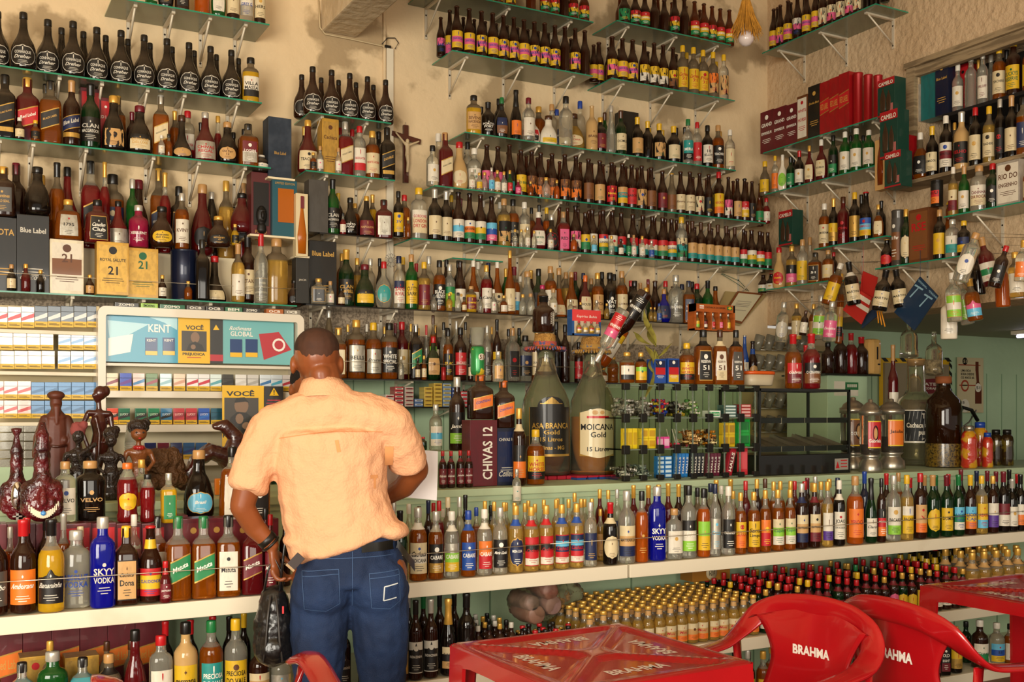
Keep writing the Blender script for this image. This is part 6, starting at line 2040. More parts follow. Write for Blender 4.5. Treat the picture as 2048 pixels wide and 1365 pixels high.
# can upside on the first orange-liqueur bottle and the small bottle beside it
ct1 = [o for o in SC.objects if o.type == 'EMPTY' and o.name.startswith('whisky_bottle')]
def on_top(px, ytop, ybot, Y, build, label, cat, name):
    z = at_px(px, ybot, Y).z; r = empty(name, (onY(px, 800, Y)[0].x, Y, z), 0, label, cat); build(r, at_px(px, ytop, Y).z-z); return r
def cup(r, h):
    mb = MB(); R = .030; cup_m = mat('thin_clear_cup', '#d8d4c4', .15, trans=.8, ior=1.1)
    mb.lathe([(h*.62, .026), (h*.64, .028), (h, .038), (h*1.0, .0365), (h*.65, .0265), (h*.63, 0)], 24); mb.build('plastic_cup', cup_m, r)
    mb = MB(); mb.lathe([(0, .022), (.005, .030), (.02, .033), (h*.55, .033), (h*.60, .028), (h*.61, 0)], 28); mb.build('can', mat('printed_green_can', '#2a8c48', .3, .3, coat=.4, noise=1, nscale=14, ncol='#e8c830', nlo=.55, nhi=.58), r)
    mb = MB(); mb.lathe([(0, 1), (.001, 1), (.001, 0)], 20, 0, .016, .016, Matrix.Translation((.004, -.0335, h*.38)) @ Matrix.Rotation(PI/2, 4, 'X')); mb.text('51', .004, h*.38, .02, .02, -.036, 1, None, 0, .03); mb.build('round_badge', [labm('w'), inkm('n')], r)
on_top(955, 656, 751, 4.41, cup, 'green and yellow soda can with a clear cup, on the liqueur bottle neck', 'can', 'drink_can')
def cor(r, h):
    r.scale = (.052, .052, h); newobj('body', body_mesh('v', 'C'), r); newobj('cap', cap_mesh('v', 's'), r); newobj('label', label_mesh('v', 't;k', 2.5), r)
on_top(996, 703, 764, 4.41, cor, 'tiny clear bottle standing on the right liqueur bottle neck', 'bottle', 'miniature_bottle')
# riser behind the four small red-capped bottles
a = at_px(864, 900, 4.56); b = at_px(934, 900, 4.56); zr = at_px(900, 684+869/3.992, 4.6).z
mb = MB(); mb.box((a.x, 4.51, CT+.001), (b.x, 4.70, zr-.001), 0); o = mb.build('wooden_riser', [mint]); tag(o, 'small mint painted riser block behind four red-capped bottles', 'riser')
# orange snack packet behind the left bottles
p = at_px(455, 985, 4.5); f = Flat(4.5, 435, 935); f.box(428, 897, 468, 930, 0, 0, .02, .004); f.text('yopa', 436, 901, 452, 909, 1, .021); o = f.build('snack_packet', [mat('orange_packet', '#e07c18', .35, coat=.4), inkm('w')]); tag(o, 'orange snack packet beside the warning poster', 'packet'); o.location.z = CT+.002-f.p(435, 930)[1]
# ================================================================ dispensers, big jars and jars of pickles at the right of the counter
alu = mat('spun_aluminium', '#b0a898', .3, .85)
glc = glassmat('clear_dispenser_glass', '#e0dac4', .96, .03, .05)
def dispenser(px, Y, ybase, ytop, wpx, level, liqm, spec, label):
    p, k = onY(px, ybase, Y); R = wpx*k/FPX/2; H = at_px(px, ytop, Y).z-CT; r = empty('drink_dispenser', (p.x, Y, CT+.001), math.atan2(-p.x, p.y)*.4, label, 'dispenser')
    mb = MB(); mb.lathe([(0, R*1.02), (.02*H, R*1.05), (.12*H, R*1.0), (.17*H, R*.72), (.2*H, R*.72), (.235*H, R*.92), (.245*H, 0)], 32); mb.build('metal_base', alu, r)
    mb = MB(); mb.lathe([(.235*H, R*.6), (.25*H, R*.88), (.30*H, R*.93), (.76*H, R*.93), (.80*H, R*.85), (.80*H, 0)], 32); mb.build('glass_cylinder', glc, r)
    mb = MB(); mb.lathe([(.245*H, R*.5), (.26*H, R*.80), (.30*H, R*.87), (level*H, R*.87), (level*H, 0)], 32); mb.build('liquor', liqm, r)
    mb = MB(); mb.lathe([(.775*H, R*.9), (.78*H, R*1.0), (.85*H, R*1.0), (.855*H, R*.86), (.90*H, R*.74), (.95*H, R*.36), (.955*H, R*.22), (.985*H, R*.22), (1.0*H, R*.12), (H, 0)], 32); mb.build('metal_lid', alu, r)
    cols, ink, words = spec; mb = MB(); n = 8; la = .72
    M_ = lambda x, z, q=.955: Vector((math.sin(x*la)*R*q, -math.cos(x*la)*R*q, z*H))
    for a0, a1, mi, q in ((.33, .70, 0, .945), (.345, .685, 1, .955)):
        vv = [M_(-1+2*i/n, z, q) for z in (a0, a1) for i in range(n+1)]; mb.add(vv, [(i, i+1, n+2+i, n+1+i) for i in range(n)], mi, True)
    for st, zc_, hh, ww, mi in words:
        tv, tf = text_geo(st, .02); mb.add([M_((x-.5)*2*ww, zc_+(z-.5)*hh, .965) for x, z in tv], tf, mi)
    if 'woman' in label:
        for sx, rz_, mi, q in ((.40, .11, 4, .962), (.24, .075, 3, .970)): vv = [M_(math.cos(a_)*sx, .53+math.sin(a_)*rz_, q) for a_ in [2*PI*i/14 for i in range(14)]]; mb.add(vv, [list(range(14))], mi)
    mb.build('label', [inkm('y'), labm(cols), inkm(ink), labm('t'), inkm('k')], r); return r
dispenser(1706, 4.66, 945, 795, 52, .40, glassmat('dark_liquor', '#2a0c0a', .1, .05, 0), ('n', 'w', [('O CRAVINHO', .50, .05, .9, 2)]), 'glass drink dispenser with brown label, left of the woman label one')
dispenser(1741, 4.42, 941, 799, 44, .38, MATS['glass_dark_liquor'] if 'glass_dark_liquor' in MATS else MATS['dark_liquor'], ('r', 'w', [('Gabriela', .43, .05, .9, 2)]), 'glass drink dispenser with red woman label between two others')
dispenser(1782, 4.60, 941, 798, 52, .46, MATS['dark_liquor'], ('o', 'k', [('Jatoba', .53, .06, .8, 2)]), 'glass drink dispenser with orange label, rightmost of the three')
def big_bottle(px, Y, ybase, ybody, ytop, wpx, neckpx, glass, label, H_=None):
    p, k = onY(px, ybase, Y); R = wpx*k/FPX/2; rn = neckpx*k/FPX/2; H = at_px(px, ytop, Y).z-CT; hb = at_px(px, ybody, Y).z-CT
    r = empty('giant_bottle', (p.x, Y, CT+.001), math.atan2(-p.x, p.y)*.5, label, 'bottle'); mb = MB()
    mb.lathe([(0, R*.92), (.01, R), (hb*.80, R), (hb*.93, R*.9), (hb, R*.62), (hb+.03, rn*1.1), (H-.02, rn), (H, rn*1.15), (H, rn*.9), (H-.02, rn*.85), (hb+.02, rn*.9), (hb*.9, R*.85), (hb*.78, R*.95), (.02, R*.94), (.015, 0)], 40); mb.build('glass_body', glass, r)
    return r, R, rn, H, hb, p
r, R, rn, H, hb, p = big_bottle(1832, 4.86, 940, 790, 722, 76, 33, glc, 'giant clear bottle with black and white hand-lettered sign on its front')
mb = MB(); mb.lathe([(.016, R*.9), (.02, R*.935), (hb*.28, R*.935), (hb*.28, 0)], 40); mb.build('liquor', glassmat('pale_cachaca', '#c8c49c', .85, .03, 0), r)
mb = MB(); n = 14; M_ = lambda x, z, q=1.01: Vector((math.sin(x)*R*q, -math.cos(x)*R*q, z))
for z0, z1, x0, x1, mi, q in ((.40, .98, -1.05, 1.1, 0, 1.008), (.43, .96, -1.0, 1.05, 1, 1.014)):
    vv = [M_(x0+(x1-x0)*i/n, z*hb*.80+.0, q) for z in (z0, z1) for i in range(n+1)]; mb.add(vv, [(i, i+1, n+2+i, n+1+i) for i in range(n)], mi, True)
for st, z, hh, w_, xc in (('Temos', .87, .09, .40, .25), ('Cachaça da fazenda', .70, .11, .95, .05), ('pura cana', .56, .09, .50, .2), ('(71) 9 9999', .47, .035, .35, .2)):
    tv, tf = text_geo(st, .03); mb.add([M_(xc+(x-.5)*2*w_, (z+(y-.5)*hh)*hb*.80, 1.03) for x, y in tv], tf, 0)
for i in range(9): mb.add([M_(-.95+i*.2, .44*hb*.8, 1.017), (M_(-.93+i*.2, .44*hb*.8, 1.017)), M_(-.70+i*.19, .95*hb*.8, 1.017), M_(-.74+i*.19, .95*hb*.8, 1.017)], [(0, 1, 2, 3)], 2)
mb.build('paper_sign', [labm('w'), mat('print_black', '#1c1c1c', .6), mat('print_grey', '#8c8c88', .6)], r)
mb = MB(); mb.lathe([(H-.035, rn*.86), (H+.01, rn*1.05), (H+.012, 0)], 20); mb.build('cork', labm('t'), r)
def upturned(px, Y, z, ytop, wpx, glass, label, fill=None):
    k = onY(px, 800, Y)[1]; R_ = wpx*k/FPX/2; h = at_px(px, ytop, Y).z-z; q = empty('inverted_bottle', (onY(px, 800, Y)[0].x, Y, z), 0, label, 'bottle'); mb = MB()
    mb.lathe([(0, R_*.5), (.01, R_*1.06), (.05, R_*1.06), (.06, R_*.98), (h*.55, R_*.98), (h*.66, R_*.8), (h*.74, R_*.3), (h*.97, R_*.25), (h, R_*.3), (h, 0)], 28); mb.build('glass_body', glass, q)
    if fill: mb = MB(); mb.lathe([(.02, R_*.9), (h*.36, R_*.9), (h*.36, 0)], 24); mb.build('filling', fill, q)
    return q
upturned(1818, 4.86, CT+.001+H+.013, 640, 34, glc, 'clear carafe with white tag stacked on the sign bottle')
r, R, rn, H, hb, p = big_bottle(1887, 4.60, 938, 791, 760, 70, 26, glassmat('black_root_liquor', '#241004', .1, .05, .1), 'giant bottle of dark liquor with settled yellow seeds, right of the sign bottle')
mb = MB(); mb.lathe([(.005, R*1.004), (hb*.33, R*1.004)], 40, cap=False); mb.build('seed_layer', mat('yellow_seeds', '#6c5418', .35, coat=.6, noise=1, nscale=80, ncol='#20140a'), r)
mb = MB(); mb.lathe([(H-.03, rn*.9), (H-.02, rn*1.2), (H+.02, rn*1.2), (H+.022, 0)], 20); mb.build('cork', mat('dark_cork', '#8c4c24', .8), r)
upturned(1868, 4.60, CT+.001+H+.023, 664, 33, glc, 'upturned clear bottle of pale roots on the dark giant bottle', mat('pale_roots', '#c0ac84', .8, bump=1, bscale=60, noise=.8, nscale=30, ncol='#6c5c40'))
q = make('w', (onY(1786, 800, 4.99)[0].x, 4.99, CT+.20), .07, at_px(1792, 690, 4.99).z-CT-.20, -.4, 'M', 't', 'w', None, 'x', 0, 0); ITEMS.pop(); tag(q, 'slim dark red bottle behind the carafe neck', 'bottle')
mb = MB(); mb.lathe([(0, .045), (.195, .045), (.199, .03), (.199, 0)], 20); o = mb.build('glass_jar', glc, None, (q.location.x, 4.99, CT+.001)); tag(o, 'plain jar under the slim dark red bottle', 'jar')
# pickles and preserved peppers
shelf_def('CX', 'the right end of the counter', 'Y', 4.36, CT+.001)
pep = mat('peppers_in_oil', '#b8301c', .2, coat=1, noise=1, nscale=9, ncol='#c8901c', nlo=.48, nhi=.52, bump=.5, bscale=12); herb = mat('herbs_in_oil', '#2c1c08', .2, coat=1, noise=1, nscale=14, ncol='#5c4c14', nlo=.5, nhi=.56)
def pickle(px, Y, wpx, ytop, m, capm_, label):
    p, k = onY(px, 900, Y); R_ = wpx*k/FPX/2; h = at_px(px, ytop, Y).z-CT; r = empty('pickle_jar', (p.x, Y, CT+.001), 0, label, 'jar'); mb = MB()
    mb.lathe([(0, R_*.9), (.01, R_), (h*.2, R_*.93), (h*.3, R_), (h*.55, R_*.92), (h*.68, R_), (h*.8, R_*.85), (h*.88, R_*.55), (h*.88, 0)], 24); mb.build('filled_jar', m, r)
    mb = MB(); mb.lathe([(h*.87, R_*.62), (h*.99, R_*.62), (h, R_*.5), (h, 0)], 16); mb.build('lid', capm_, r)
pickle(1938, 4.44, 32, 852, pep, alu, 'jar of red and yellow peppers, shortest with silver lid'); pickle(1960, 4.56, 32, 845, pep, capm('b'), 'tall jar of red peppers with blue lid'); pickle(1975, 4.43, 22, 866, pep, capm('b'), 'narrow pepper jar squeezed beside the blue-lidded one')
pickle(1992, 4.58, 26, 860, herb, capm('k'), 'dark herb bottle with black cap left of its twin'); pickle(2014, 4.52, 26, 860, herb, capm('k'), 'dark herb bottle with black cap at the right end')
# ---------------------------------------------------------------- behind the counter at right: mint box, bottles, dispenser, board, poster
YB = 5.6
a = at_px(1655, 900, 5.35); b = at_px(1735, 900, 5.35); zt = at_px(1700, 752, 5.35).z
fr = empty('electric_box', (a.x, 5.35, 0.0), 0, 'mint green metal cabinet with paper notices and bottles on top', 'cabinet')
mb = MB(); mb.box((0, 0, 0), (b.x-a.x, .40, zt), 0, None, .006); mb.build('body', mint, fr)
f = Flat(5.35, 1655, 900); f.box(1668, 763, 1690, 778, 0, 0, .002); f.box(1690, 765, 1716, 780, 1, 0, .003); f.box(1668, 780, 1716, 792, 0, 0, .002)
for i in range(5): f.box(1694+i*4, 769, 1696.5+i*4, 775, 0, .002, .0045)
f.build('paper_notice', [labm('w'), mat('green_print', '#2c6c3c', .6)], fr)
mb = MB(); mb.box((-.05, -.03, zt), (b.x-a.x+.1, .40, zt+.012), 0); mb.build('top_board', gl_dark, fr)
shelf_def('MB', 'mint metal cabinet', 'Y', 5.34, zt+.013)
place('MB', 1536, 684, '''
478 100 5 v D k -
580 110 -70 w D r -
662 100 -70 w R r -
745 110 -40 w D r -
''', rowd=(.03, .16))
a = at_px(1740, 752, 5.36)
sd = empty('soap_dispenser', (at_px(1747, 752, 5.4).x, 5.37, zt+.013), 0, 'cream plastic wall dispenser standing beside dark bottles', 'dispenser')
mb = MB(); mb.box((-.055, 0, 0), (.055, .10, .26), 0, None, .03); mb.build('housing', mat('cream_plastic', '#d8a860', .4, coat=.3), sd); mb = MB(); mb.box((.0, -.004, .11), (.012, 0, .2), 0); mb.box((.01, -.004, .07), (.03, 0, .08), 0); mb.build('window_slot', inkm('k'), sd)
YP = YW-.03
f = Flat(YP, 1760, 840); f.box(1758, 716, 1898, 812, 0, 0, .01); f.box(1764, 726, 1892, 812, 1, .01, .03); 
for i in range(8): f.poly([(1760+i*18, 716), (1769+i*18, 716), (1776+i*18, 724), (1767+i*18, 724)], 2, .0105)
for i in range(6): f.poly([(1892, 724+i*16), (1898, 732+i*16), (1898, 740+i*16), (1892, 732+i*16)], 2, .0315)
f.poly([(1838, 760), (1872, 757), (1872, 786), (1838, 790)], 3, .032); f.text('ATE', 1842, 766, 1866, 772, 4, .033); f.text('CORAJE', 1842, 775, 1868, 781, 4, .033)
o = f.build('hazard_board', [mat('hazard_yellow', '#d8a818', .5), mat('grey_panel', '#8c7c60', .6), inkm('k'), mat('maroon_card', '#701c24', .5), labm('w')]); tag(o, 'grey notice board edged in yellow and black hazard stripes', 'board')
f = Flat(YP, 1915, 826); f.box(1914, 715, 1966, 826, 0, 0, .004); f.disc(1929, 723, 5, 2, .005); f.text('51', 1926, 720, 1932, 726, 0, .0055)
for i, t_ in enumerate(('UMA BOA', 'IDEIA DESDE', 'OS ANOS 60.')): f.text(t_, 1921, 739+i*7, 1921+(20, 26, 27)[i], 744+i*7, 2, .005, .03)
f.box(1916, 729, 1960, 731, 1, .004, .005); f.box(1918, 770, 1960, 772, 1, .004, .005); f.disc(1929, 772, 8, 1, .0045); f.disc(1929, 772, 5.5, 0, .005); f.disc(1929, 812, 9, 3, .0045, 16); f.text('15', 1922, 803, 1928, 808, 2, .0055)
f.poly([(1950, 742), (1956, 742), (1957, 764), (1962, 775), (1962, 808), (1949, 808), (1949, 775), (1952, 764)], 4, .006); f.disc(1955, 776, 6, 3, .007); f.text('51', 1951, 773, 1959, 779, 2, .008); f.box(1950, 724, 1956, 742, 4, .004, .006)
o = f.build('beer_poster', [mat('faded_poster', '#c8b890', .6), mat('poster_rust', '#a03c24', .6), inkm('k'), labm('w'), mat('poster_bottle_brown', '#5c2410', .5)]); tag(o, 'faded bottle poster pinned on the mint green wall', 'poster')
# extinguisher with hose behind the pickle jars
p = at_px(1940, 900, 5.2); ex = empty('fire_extinguisher', (p.x, 5.3, .75), 0, 'fire extinguisher top with black hose on the mint wall', 'extinguisher')
mb = MB(); mb.lathe([(0, .07), (.3, .075), (.4, .03), (.42, .02), (.42, 0)], 20, M=Matrix.Translation((0, 0, .15))); mb.build('cylinder', mat('extinguisher_red', '#a81c18', .3, coat=.5), ex)
mb = MB(); q0 = Vector((0, 0, .6)); mb.tube([(0, 0, .56), (-.04, -.02, .66), (.02, -.02, .74), (.12, -.02, .72), (.19, -.02, .64)], .014, 0, 8); mb.build('hose', blk, ex)
mb = MB(); mb.tube([(0, 0, .56), (.08, 0, .60), (.24, 0, .55)], .007, 0, 6); mb.tube([(0, 0, .57), (.12, 0, .63), (.20, 0, .72)], .006, 0, 6); mb.build('lever', alu, ex)
mb = MB(); mb.box((-.1, .1, .1), (.1, YW-5.3, .14)); mb.build('wall_bracket', steel, ex)
# mugs hanging on a rack behind the warmer: a board with hooks, clear mugs tilted on it
mr = empty('mug_rack', (at_px(1585, 800, 5.9).x, 5.93, 0), 0, 'pale board rack where clear mugs hang behind the warmer', 'rack')
z0 = at_px(1585, 878, 5.93).z; z1 = at_px(1585, 690, 5.93).z; w_ = (at_px(1650, 800, 5.93).x-at_px(1505, 800, 5.93).x)/2
mb = MB(); mb.box((-w_, 0, z0), (w_, YW-5.931, z1)); mb.build('back_board', mat('yellowed_board', '#c0a878', .6), mr)
mug = MB(); mug.lathe([(0, .028), (.004, .032), (.11, .036), (.11, .033), (.008, .029), (.006, 0)], 18); mug.tube([(.034, 0, .09), (.062, 0, .085), (.064, 0, .04), (.033, 0, .03)], .005, 0, 6); MUG = meshof('glass_mug', mug.v, mug.f, [mat('mug_glass', '#c8c0a8', .1, trans=.7, coat=.5)], mug.m, mug.s)
for j, yy in enumerate((700, 740, 815, 862)):
    for i, xx in enumerate((1512, 1534, 1556, 1578, 1600, 1622, 1642)):
        if (j < 2 and i > 4) or i > 5: continue
        p = at_px(xx, yy, 5.86); o = newobj('glass_mug', MUG, None, p, (0, .35, -1.3)); tag(o, '%s clear mug from the left in the %s row of the hanging rack' % (ordn(i), ('top', 'second', 'third', 'bottom')[j]), 'mug', 'clear mugs on the hanging rack')
mb = MB()
for yy in (700, 740, 815, 862): z = at_px(1585, yy, 5.86).z-.009; mb.tube([(-w_, 0, z), (-w_, -.07, z), (w_, -.07, z), (w_, 0, z)], .005, 0, 6)
mb.build('hanging_rail', alu, mr)
# ================================================================ bottles hanging from twine under the right wall's shelves
def hang(x, y, w, l, ang, t, lc, c, spec, look, X=5.24, s_=.12, neck=None):
    X -= .11
    tilted(1536+x/3.992, 342+y/3.992, X, w/3.992, l/3.992, ang, t, lc, c, spec, look, 'X', string=(random.uniform(-.01, .01), .02), neck=neck)
hang(530, 905, 105, 345, 18, 'v', 'A', 'w', 'y;k', 'amber bottle with yellow label hanging tilted under the corner shelf')
hang(667, 900, 110, 350, -8, 'w', 'K', 'k', 'c;k;MARTINI', 'black vermouth bottle with cream label hanging left of the red cards', neck='w')
hang(915, 955, 120, 330, 10, 'w', 'K', 'k', 'c;k;MARTINI', 'black vermouth bottle hanging right of the red cards', 5.22)
hang(1042, 940, 115, 310, -8, 'w', 'K', 'k', 'c;k;MARTINI', 'black vermouth bottle hanging above the blue razor card', 5.30)
hang(1598, 690, 125, 400, 18, 's', 'C', 't', '(w;k', 'clear bottle with oval white label hanging tilted below the far right shelf', 5.02)
hang(1672, 830, 105, 320, -4, 'w', 'K', 'k', '-', 'black unlabelled bottle hanging between a clear and a red one', 5.30)
hang(1745, 725, 125, 400, -12, 'w', 'M', 't', 'wgw;r', 'dark red bottle with green slash label hanging below the far right shelf', 5.22)
hang(1855, 765, 100, 340, 16, 'v', 'D', 'r', 'k;w', 'dark bottle with red cap hanging tilted at far right', 5.15)
hang(1980, 830, 115, 365, -3, 'v', 'a', 'g', 'w;k', 'pale gold bottle with white label hanging at the right edge', 5.22)
hang(1480, 1010, 115, 395, -3, 'v', 'C', 'w', '=GwG;o', 'clear bottle with lime-bordered label hanging over the white one', 5.18)
hang(1560, 1040, 100, 380, -10, 'v', 'C', 'w', 'G;w', 'clear bottle half hidden behind the lime-labelled one', 5.32)
hang(1632, 1030, 115, 340, -8, 'w', 'A', 'g', '^pl;w', 'amber bottle with pink and blue shield label hanging right', 5.24)
hang(1870, 890, 110, 400, -2, 'w', 'O', 'g', '-', 'orange unlabelled bottle hanging behind the red-capped dark one', 5.36)
hang(1445, 1170, 125, 350, 0, 's', 'W', 'w', 'w;k', 'white plastic bottle hanging lowest of the right cluster', 5.28)
hang(2030, 720, 100, 330, 4, 'w', 'C', 'g', 'o;w', 'clear bottle with orange band label cut by the right edge', 5.12)
hang(115, 1210, 95, 320, 5, 'v', 'C', 's', '(w;b', 'clear bottle with white oval label, leftmost under the corner shelf', 5.35)
hang(228, 1205, 80, 290, 0, 'v', 'a', 'g', 'c;n', 'pale gold bottle with cream label under the corner shelf', 5.33)
hang(290, 1215, 60, 200, 8, 'v', 'D', 'n', 'w;n', 'short brown bottle hanging under the corner shelf', 5.20)
hang(360, 1210, 66, 290, 2, 'v', 'A', 'g', 't;k', 'amber bottle hanging between the short brown and lime label ones', 5.36)
hang(415, 1170, 105, 350, 4, 'v', 'C', 's', '=GwG;g', 'clear bottle with lime label under the corner shelf', 5.26)
hang(500, 1205, 105, 320, 5, 'v', 'C', 's', 'ppp;w;~Exotica', 'clear bottle with pink label under the corner shelf', 5.16)
hang(575, 1100, 56, 560, 3, 'v', 'A', 'g', 'tyk;r', 'tall slim amber bottle hanging behind the pink-labelled one', 5.40, .05)
# red sachet card, razor card, pencils
def card(pts, X, ms, label, cat, name, extra=None):
    f = Flat(X, 1536+pts[0][0]/3.992, 342+pts[0][1]/3.992, 'X'); P = [(1536+x/3.992, 342+y/3.992) for x, y in pts]
    v = [f.p(*q) for q in P]; n = len(v); f.mb.add([(a, -.004, b) for a, b in v]+[(a, .004, b) for a, b in v], [list(range(n)), list(range(n, 2*n))[::-1]]+[(i, (i+1) % n, n+(i+1) % n, n+i)[::-1] for i in range(n)], 0)
    if extra: extra(f)
    tq = max(v, key=lambda q: q[1]); f.mb.tube([(tq[0], 0, tq[1]-.01), (tq[0], .0, tq[1]+.16)], .0015, 0, 4); o = f.build(name, ms); tag(o, label, cat); return o
T4 = lambda x, y: (1536+x/3.992, 342+y/3.992)
def pcs(f):
    for i in range(3):
        for j in range(2): x, y = T4(745+i*32-j*10, 985+j*65+i*20); f.poly([(x-4, y-2), (x+4, y+3), (x+1, y+12), (x-7, y+7)], 1, .006)
card([(760, 800), (875, 850), (850, 1020), (735, 970)], 5.20, [mat('red_card', '#b82820', .5), labm('w')], 'upper red matchbook card hanging by the vermouth bottle', 'card', 'matchbook_card')
card([(690, 985), (745, 960), (830, 1010), (800, 1110), (745, 1225), (600, 1110)], 5.16, [MATS['red_card'], labm('w')], 'big folded red card with silver sachets hanging on twine', 'card', 'matchbook_card', pcs)
def rz(f):
    M_ = [(1165, 925), (1235, 975), (1100, 1075), (1170, 1110)]
    for i, (x, y) in enumerate(((1215, 925), (1290, 1000))):
        a = T4(x, y); f.poly([(a[0]-8, a[1]-5), (a[0]+8, a[1]+5), (a[0]+6, a[1]+8), (a[0]-10, a[1]-2)], 1, .006); f.poly([(a[0]-3, a[1]+2), (a[0]-1, a[1]+3), (a[0]-18, a[1]+22), (a[0]-20, a[1]+20)], 1, .006)
    for i, (x, y) in enumerate(((1240, 905), (1325, 990))):
        a = T4(x, y); tv, tf = text_geo('STRONG', .03); o0 = f.p(a[0], a[1]); f.mb.add([(o0[0]+(xx-.5)*.075*.8-(0)+(zz-.5)*.0, -.007, o0[1]-(xx-.5)*.075*.7+(zz-.5)*.016) for xx, zz in tv], tf, 1)
card([(1215, 845), (1360, 1000), (1170, 1275), (1010, 1130)], 5.18, [mat('deep_blue_card', '#14304c', .4, coat=.5), mat('pale_blue_print', '#8cb0c0', .5)], 'dark blue razor card hanging diagonally with pale razors', 'card', 'razor_card', rz)
card([(760, 1180), (850, 1090), (870, 1160), (750, 1260)], 5.26, [mat('slate_card', '#283850', .5)], 'small slate blue card hanging behind the red one', 'card', 'razor_card')
for i in range(3):
    a, _ = onX(*T4(872+i*14, 1110), 5.2); mb = MB(); mb.tube([(0, 0, 0), (0, -.012*i-.01, -.085-.012*i)], .004, 0, 6); mb.tube([(0, 0, 0), (.02, .01, .12)], .001, 0, 4); o = mb.build('orange_pencil', mat('orange_pencil', '#e09020', .4), None, a); tag(o, '%s orange pencil from the left dangling below the vermouth bottles' % ordn(i), 'pencil', 'orange pencils on twine')
# CAMELO gift cartons hanging in a column at the end of the red carton shelf
def camelo(x0, y0, x1, y1, X, label):
    a, _ = onX(*(1536+x0/3.992, y0/3.992), X); b, _ = onX(*(1536+x1/3.992, y1/3.992), X); W_ = a.y-b.y; H = a.z-b.z
    r = empty('camel_carton', (X, (a.y+b.y)/2, b.z), -PI/2, label, 'carton'); mb = MB(); mb.box((-W_/2, 0, 0), (W_/2, .10, H), 0, None, .002)
    mb.build('carton', mat('deep_green_card', '#143c30', .45, coat=.3), r); mb = MB(); mb.box((-W_/2+.001, -.002, H*.80), (W_/2-.001, 0, H*.995), 0); mb.text('CAMELO', 0, H*.87, W_*.85, H*.10, -.003, 1, bold=.03); mb.box((-W_/2+.001, -.002, .002), (W_/2-.001, 0, H*.05), 0)
    for sx, sc_ in ((-.18, 1.0), (.16, .85)): mb.lathe([(0, .11), (.05, .16), (.35, .17), (.48, .10), (.55, .04), (.6, .05), (.6, 0)], 12, 2, W_*sc_, .02, Matrix.Translation((sx*W_, -.002, H*.12)) @ Matrix.Diagonal((1, 1, H*1.05*sc_, 1)))
    mb.box((W_*.18, -.003, H*.1), (W_*.42, -.002, H*.3), 3); mb.build('printed_front', [mat('camel_red', '#a81c20', .45), labm('w'), mat('flask_brown', '#3c2818', .4, coat=.4), mat('dusty_rose', '#a86058', .6)], r)
camelo(875, 650, 1010, 905, 5.14, 'topmost green carton with camel flask picture on the right wall')
camelo(893, 905, 1035, 1240, 5.12, 'middle green carton with camel flask picture on the right wall')
camelo(930, 1225, 1060, 1480, 5.10, 'lowest hanging green camel flask carton beside the wooden bottle case')
camelo(85, 1365+330, 195, 1365+585, 5.2, 'green and red camel flask carton perched low in the corner')
mb = MB(); a, _ = onX(1536+850/3.992, 1130/3.992, 5.15); b, _ = onX(1536+935/3.992, 1500/3.992, 5.12)
mb.box((-.045, 0, 0), (.045, .06, a.z-b.z), 0, None, .004); mb.lathe([(0, .02), (.1, .024), (.18, .02), (.24, .007), (.30, .007), (.30, 0)], 12, 1, 1, .3, Matrix.Translation((0, -.002, .03))); o = mb.build('bottle_case', [labm('t'), glassmat('amber_inlay', '#7c3008', .2, .1, 0)], None, (5.14, (a.y+b.y)/2, b.z), (.0, 0, -PI/2)); tag(o, 'slim pale wooden bottle case leaning under the camel cartons', 'case')
# ================================================================ lamp, crucifix, certificate, conduit, tall cartons
p, k = onY(1492, 70, 4.6); R_ = 30*k/FPX
lp = empty('straw_lamp', p, 0, 'round white bulb lamp in a shaggy straw tassel hanging from above', 'lamp')
mb = MB(); mb.lathe([(-.045, .001), (-.04, .022), (-.02, .040), (0, .045), (.02, .040), (.05, .022), (.08, .018), (.08, 0)], 24, 0, M=Matrix.Translation((0, 0, -.02))); mb.build('bulb', mat('opal_bulb', '#d8c8c0', .3, coat=.6), lp)
mb = MB(); rs = random.Random(3)
for i in range(150):
    a = rs.uniform(0, 2*PI); q = rs.uniform(.6, 1.25); c, s_ = math.cos(a), math.sin(a); e = rs.uniform(-.02, .03)
    mb.tube([(c*.008, s_*.008, .40), (c*.018, s_*.018, .30), (c*.014, s_*.014, .22), (c*.04*q, s_*.04*q, .10), (c*.066*q, s_*.066*q, .01+e), (c*.072*q+rs.uniform(-.01, .01), s_*.072*q, -.01+e)], [.003, .003, .003, .0028, .0022, .0012], 0, 4)
for z in (.215, .228, .24): mb.lathe([(z-.006, .022), (z, .025), (z+.006, .022)], 14)
mb.build('straw_tassel', mat('golden_raffia', '#c88c2c', .75, noise=.5, nscale=30, ncol='#8c5c18'), lp)
mb = MB(); mb.tube([(0, 0, .38), (.0, 0, 4.9-p.z)], .006, 0, 6); mb.build('hanging_cord', straw, lp)
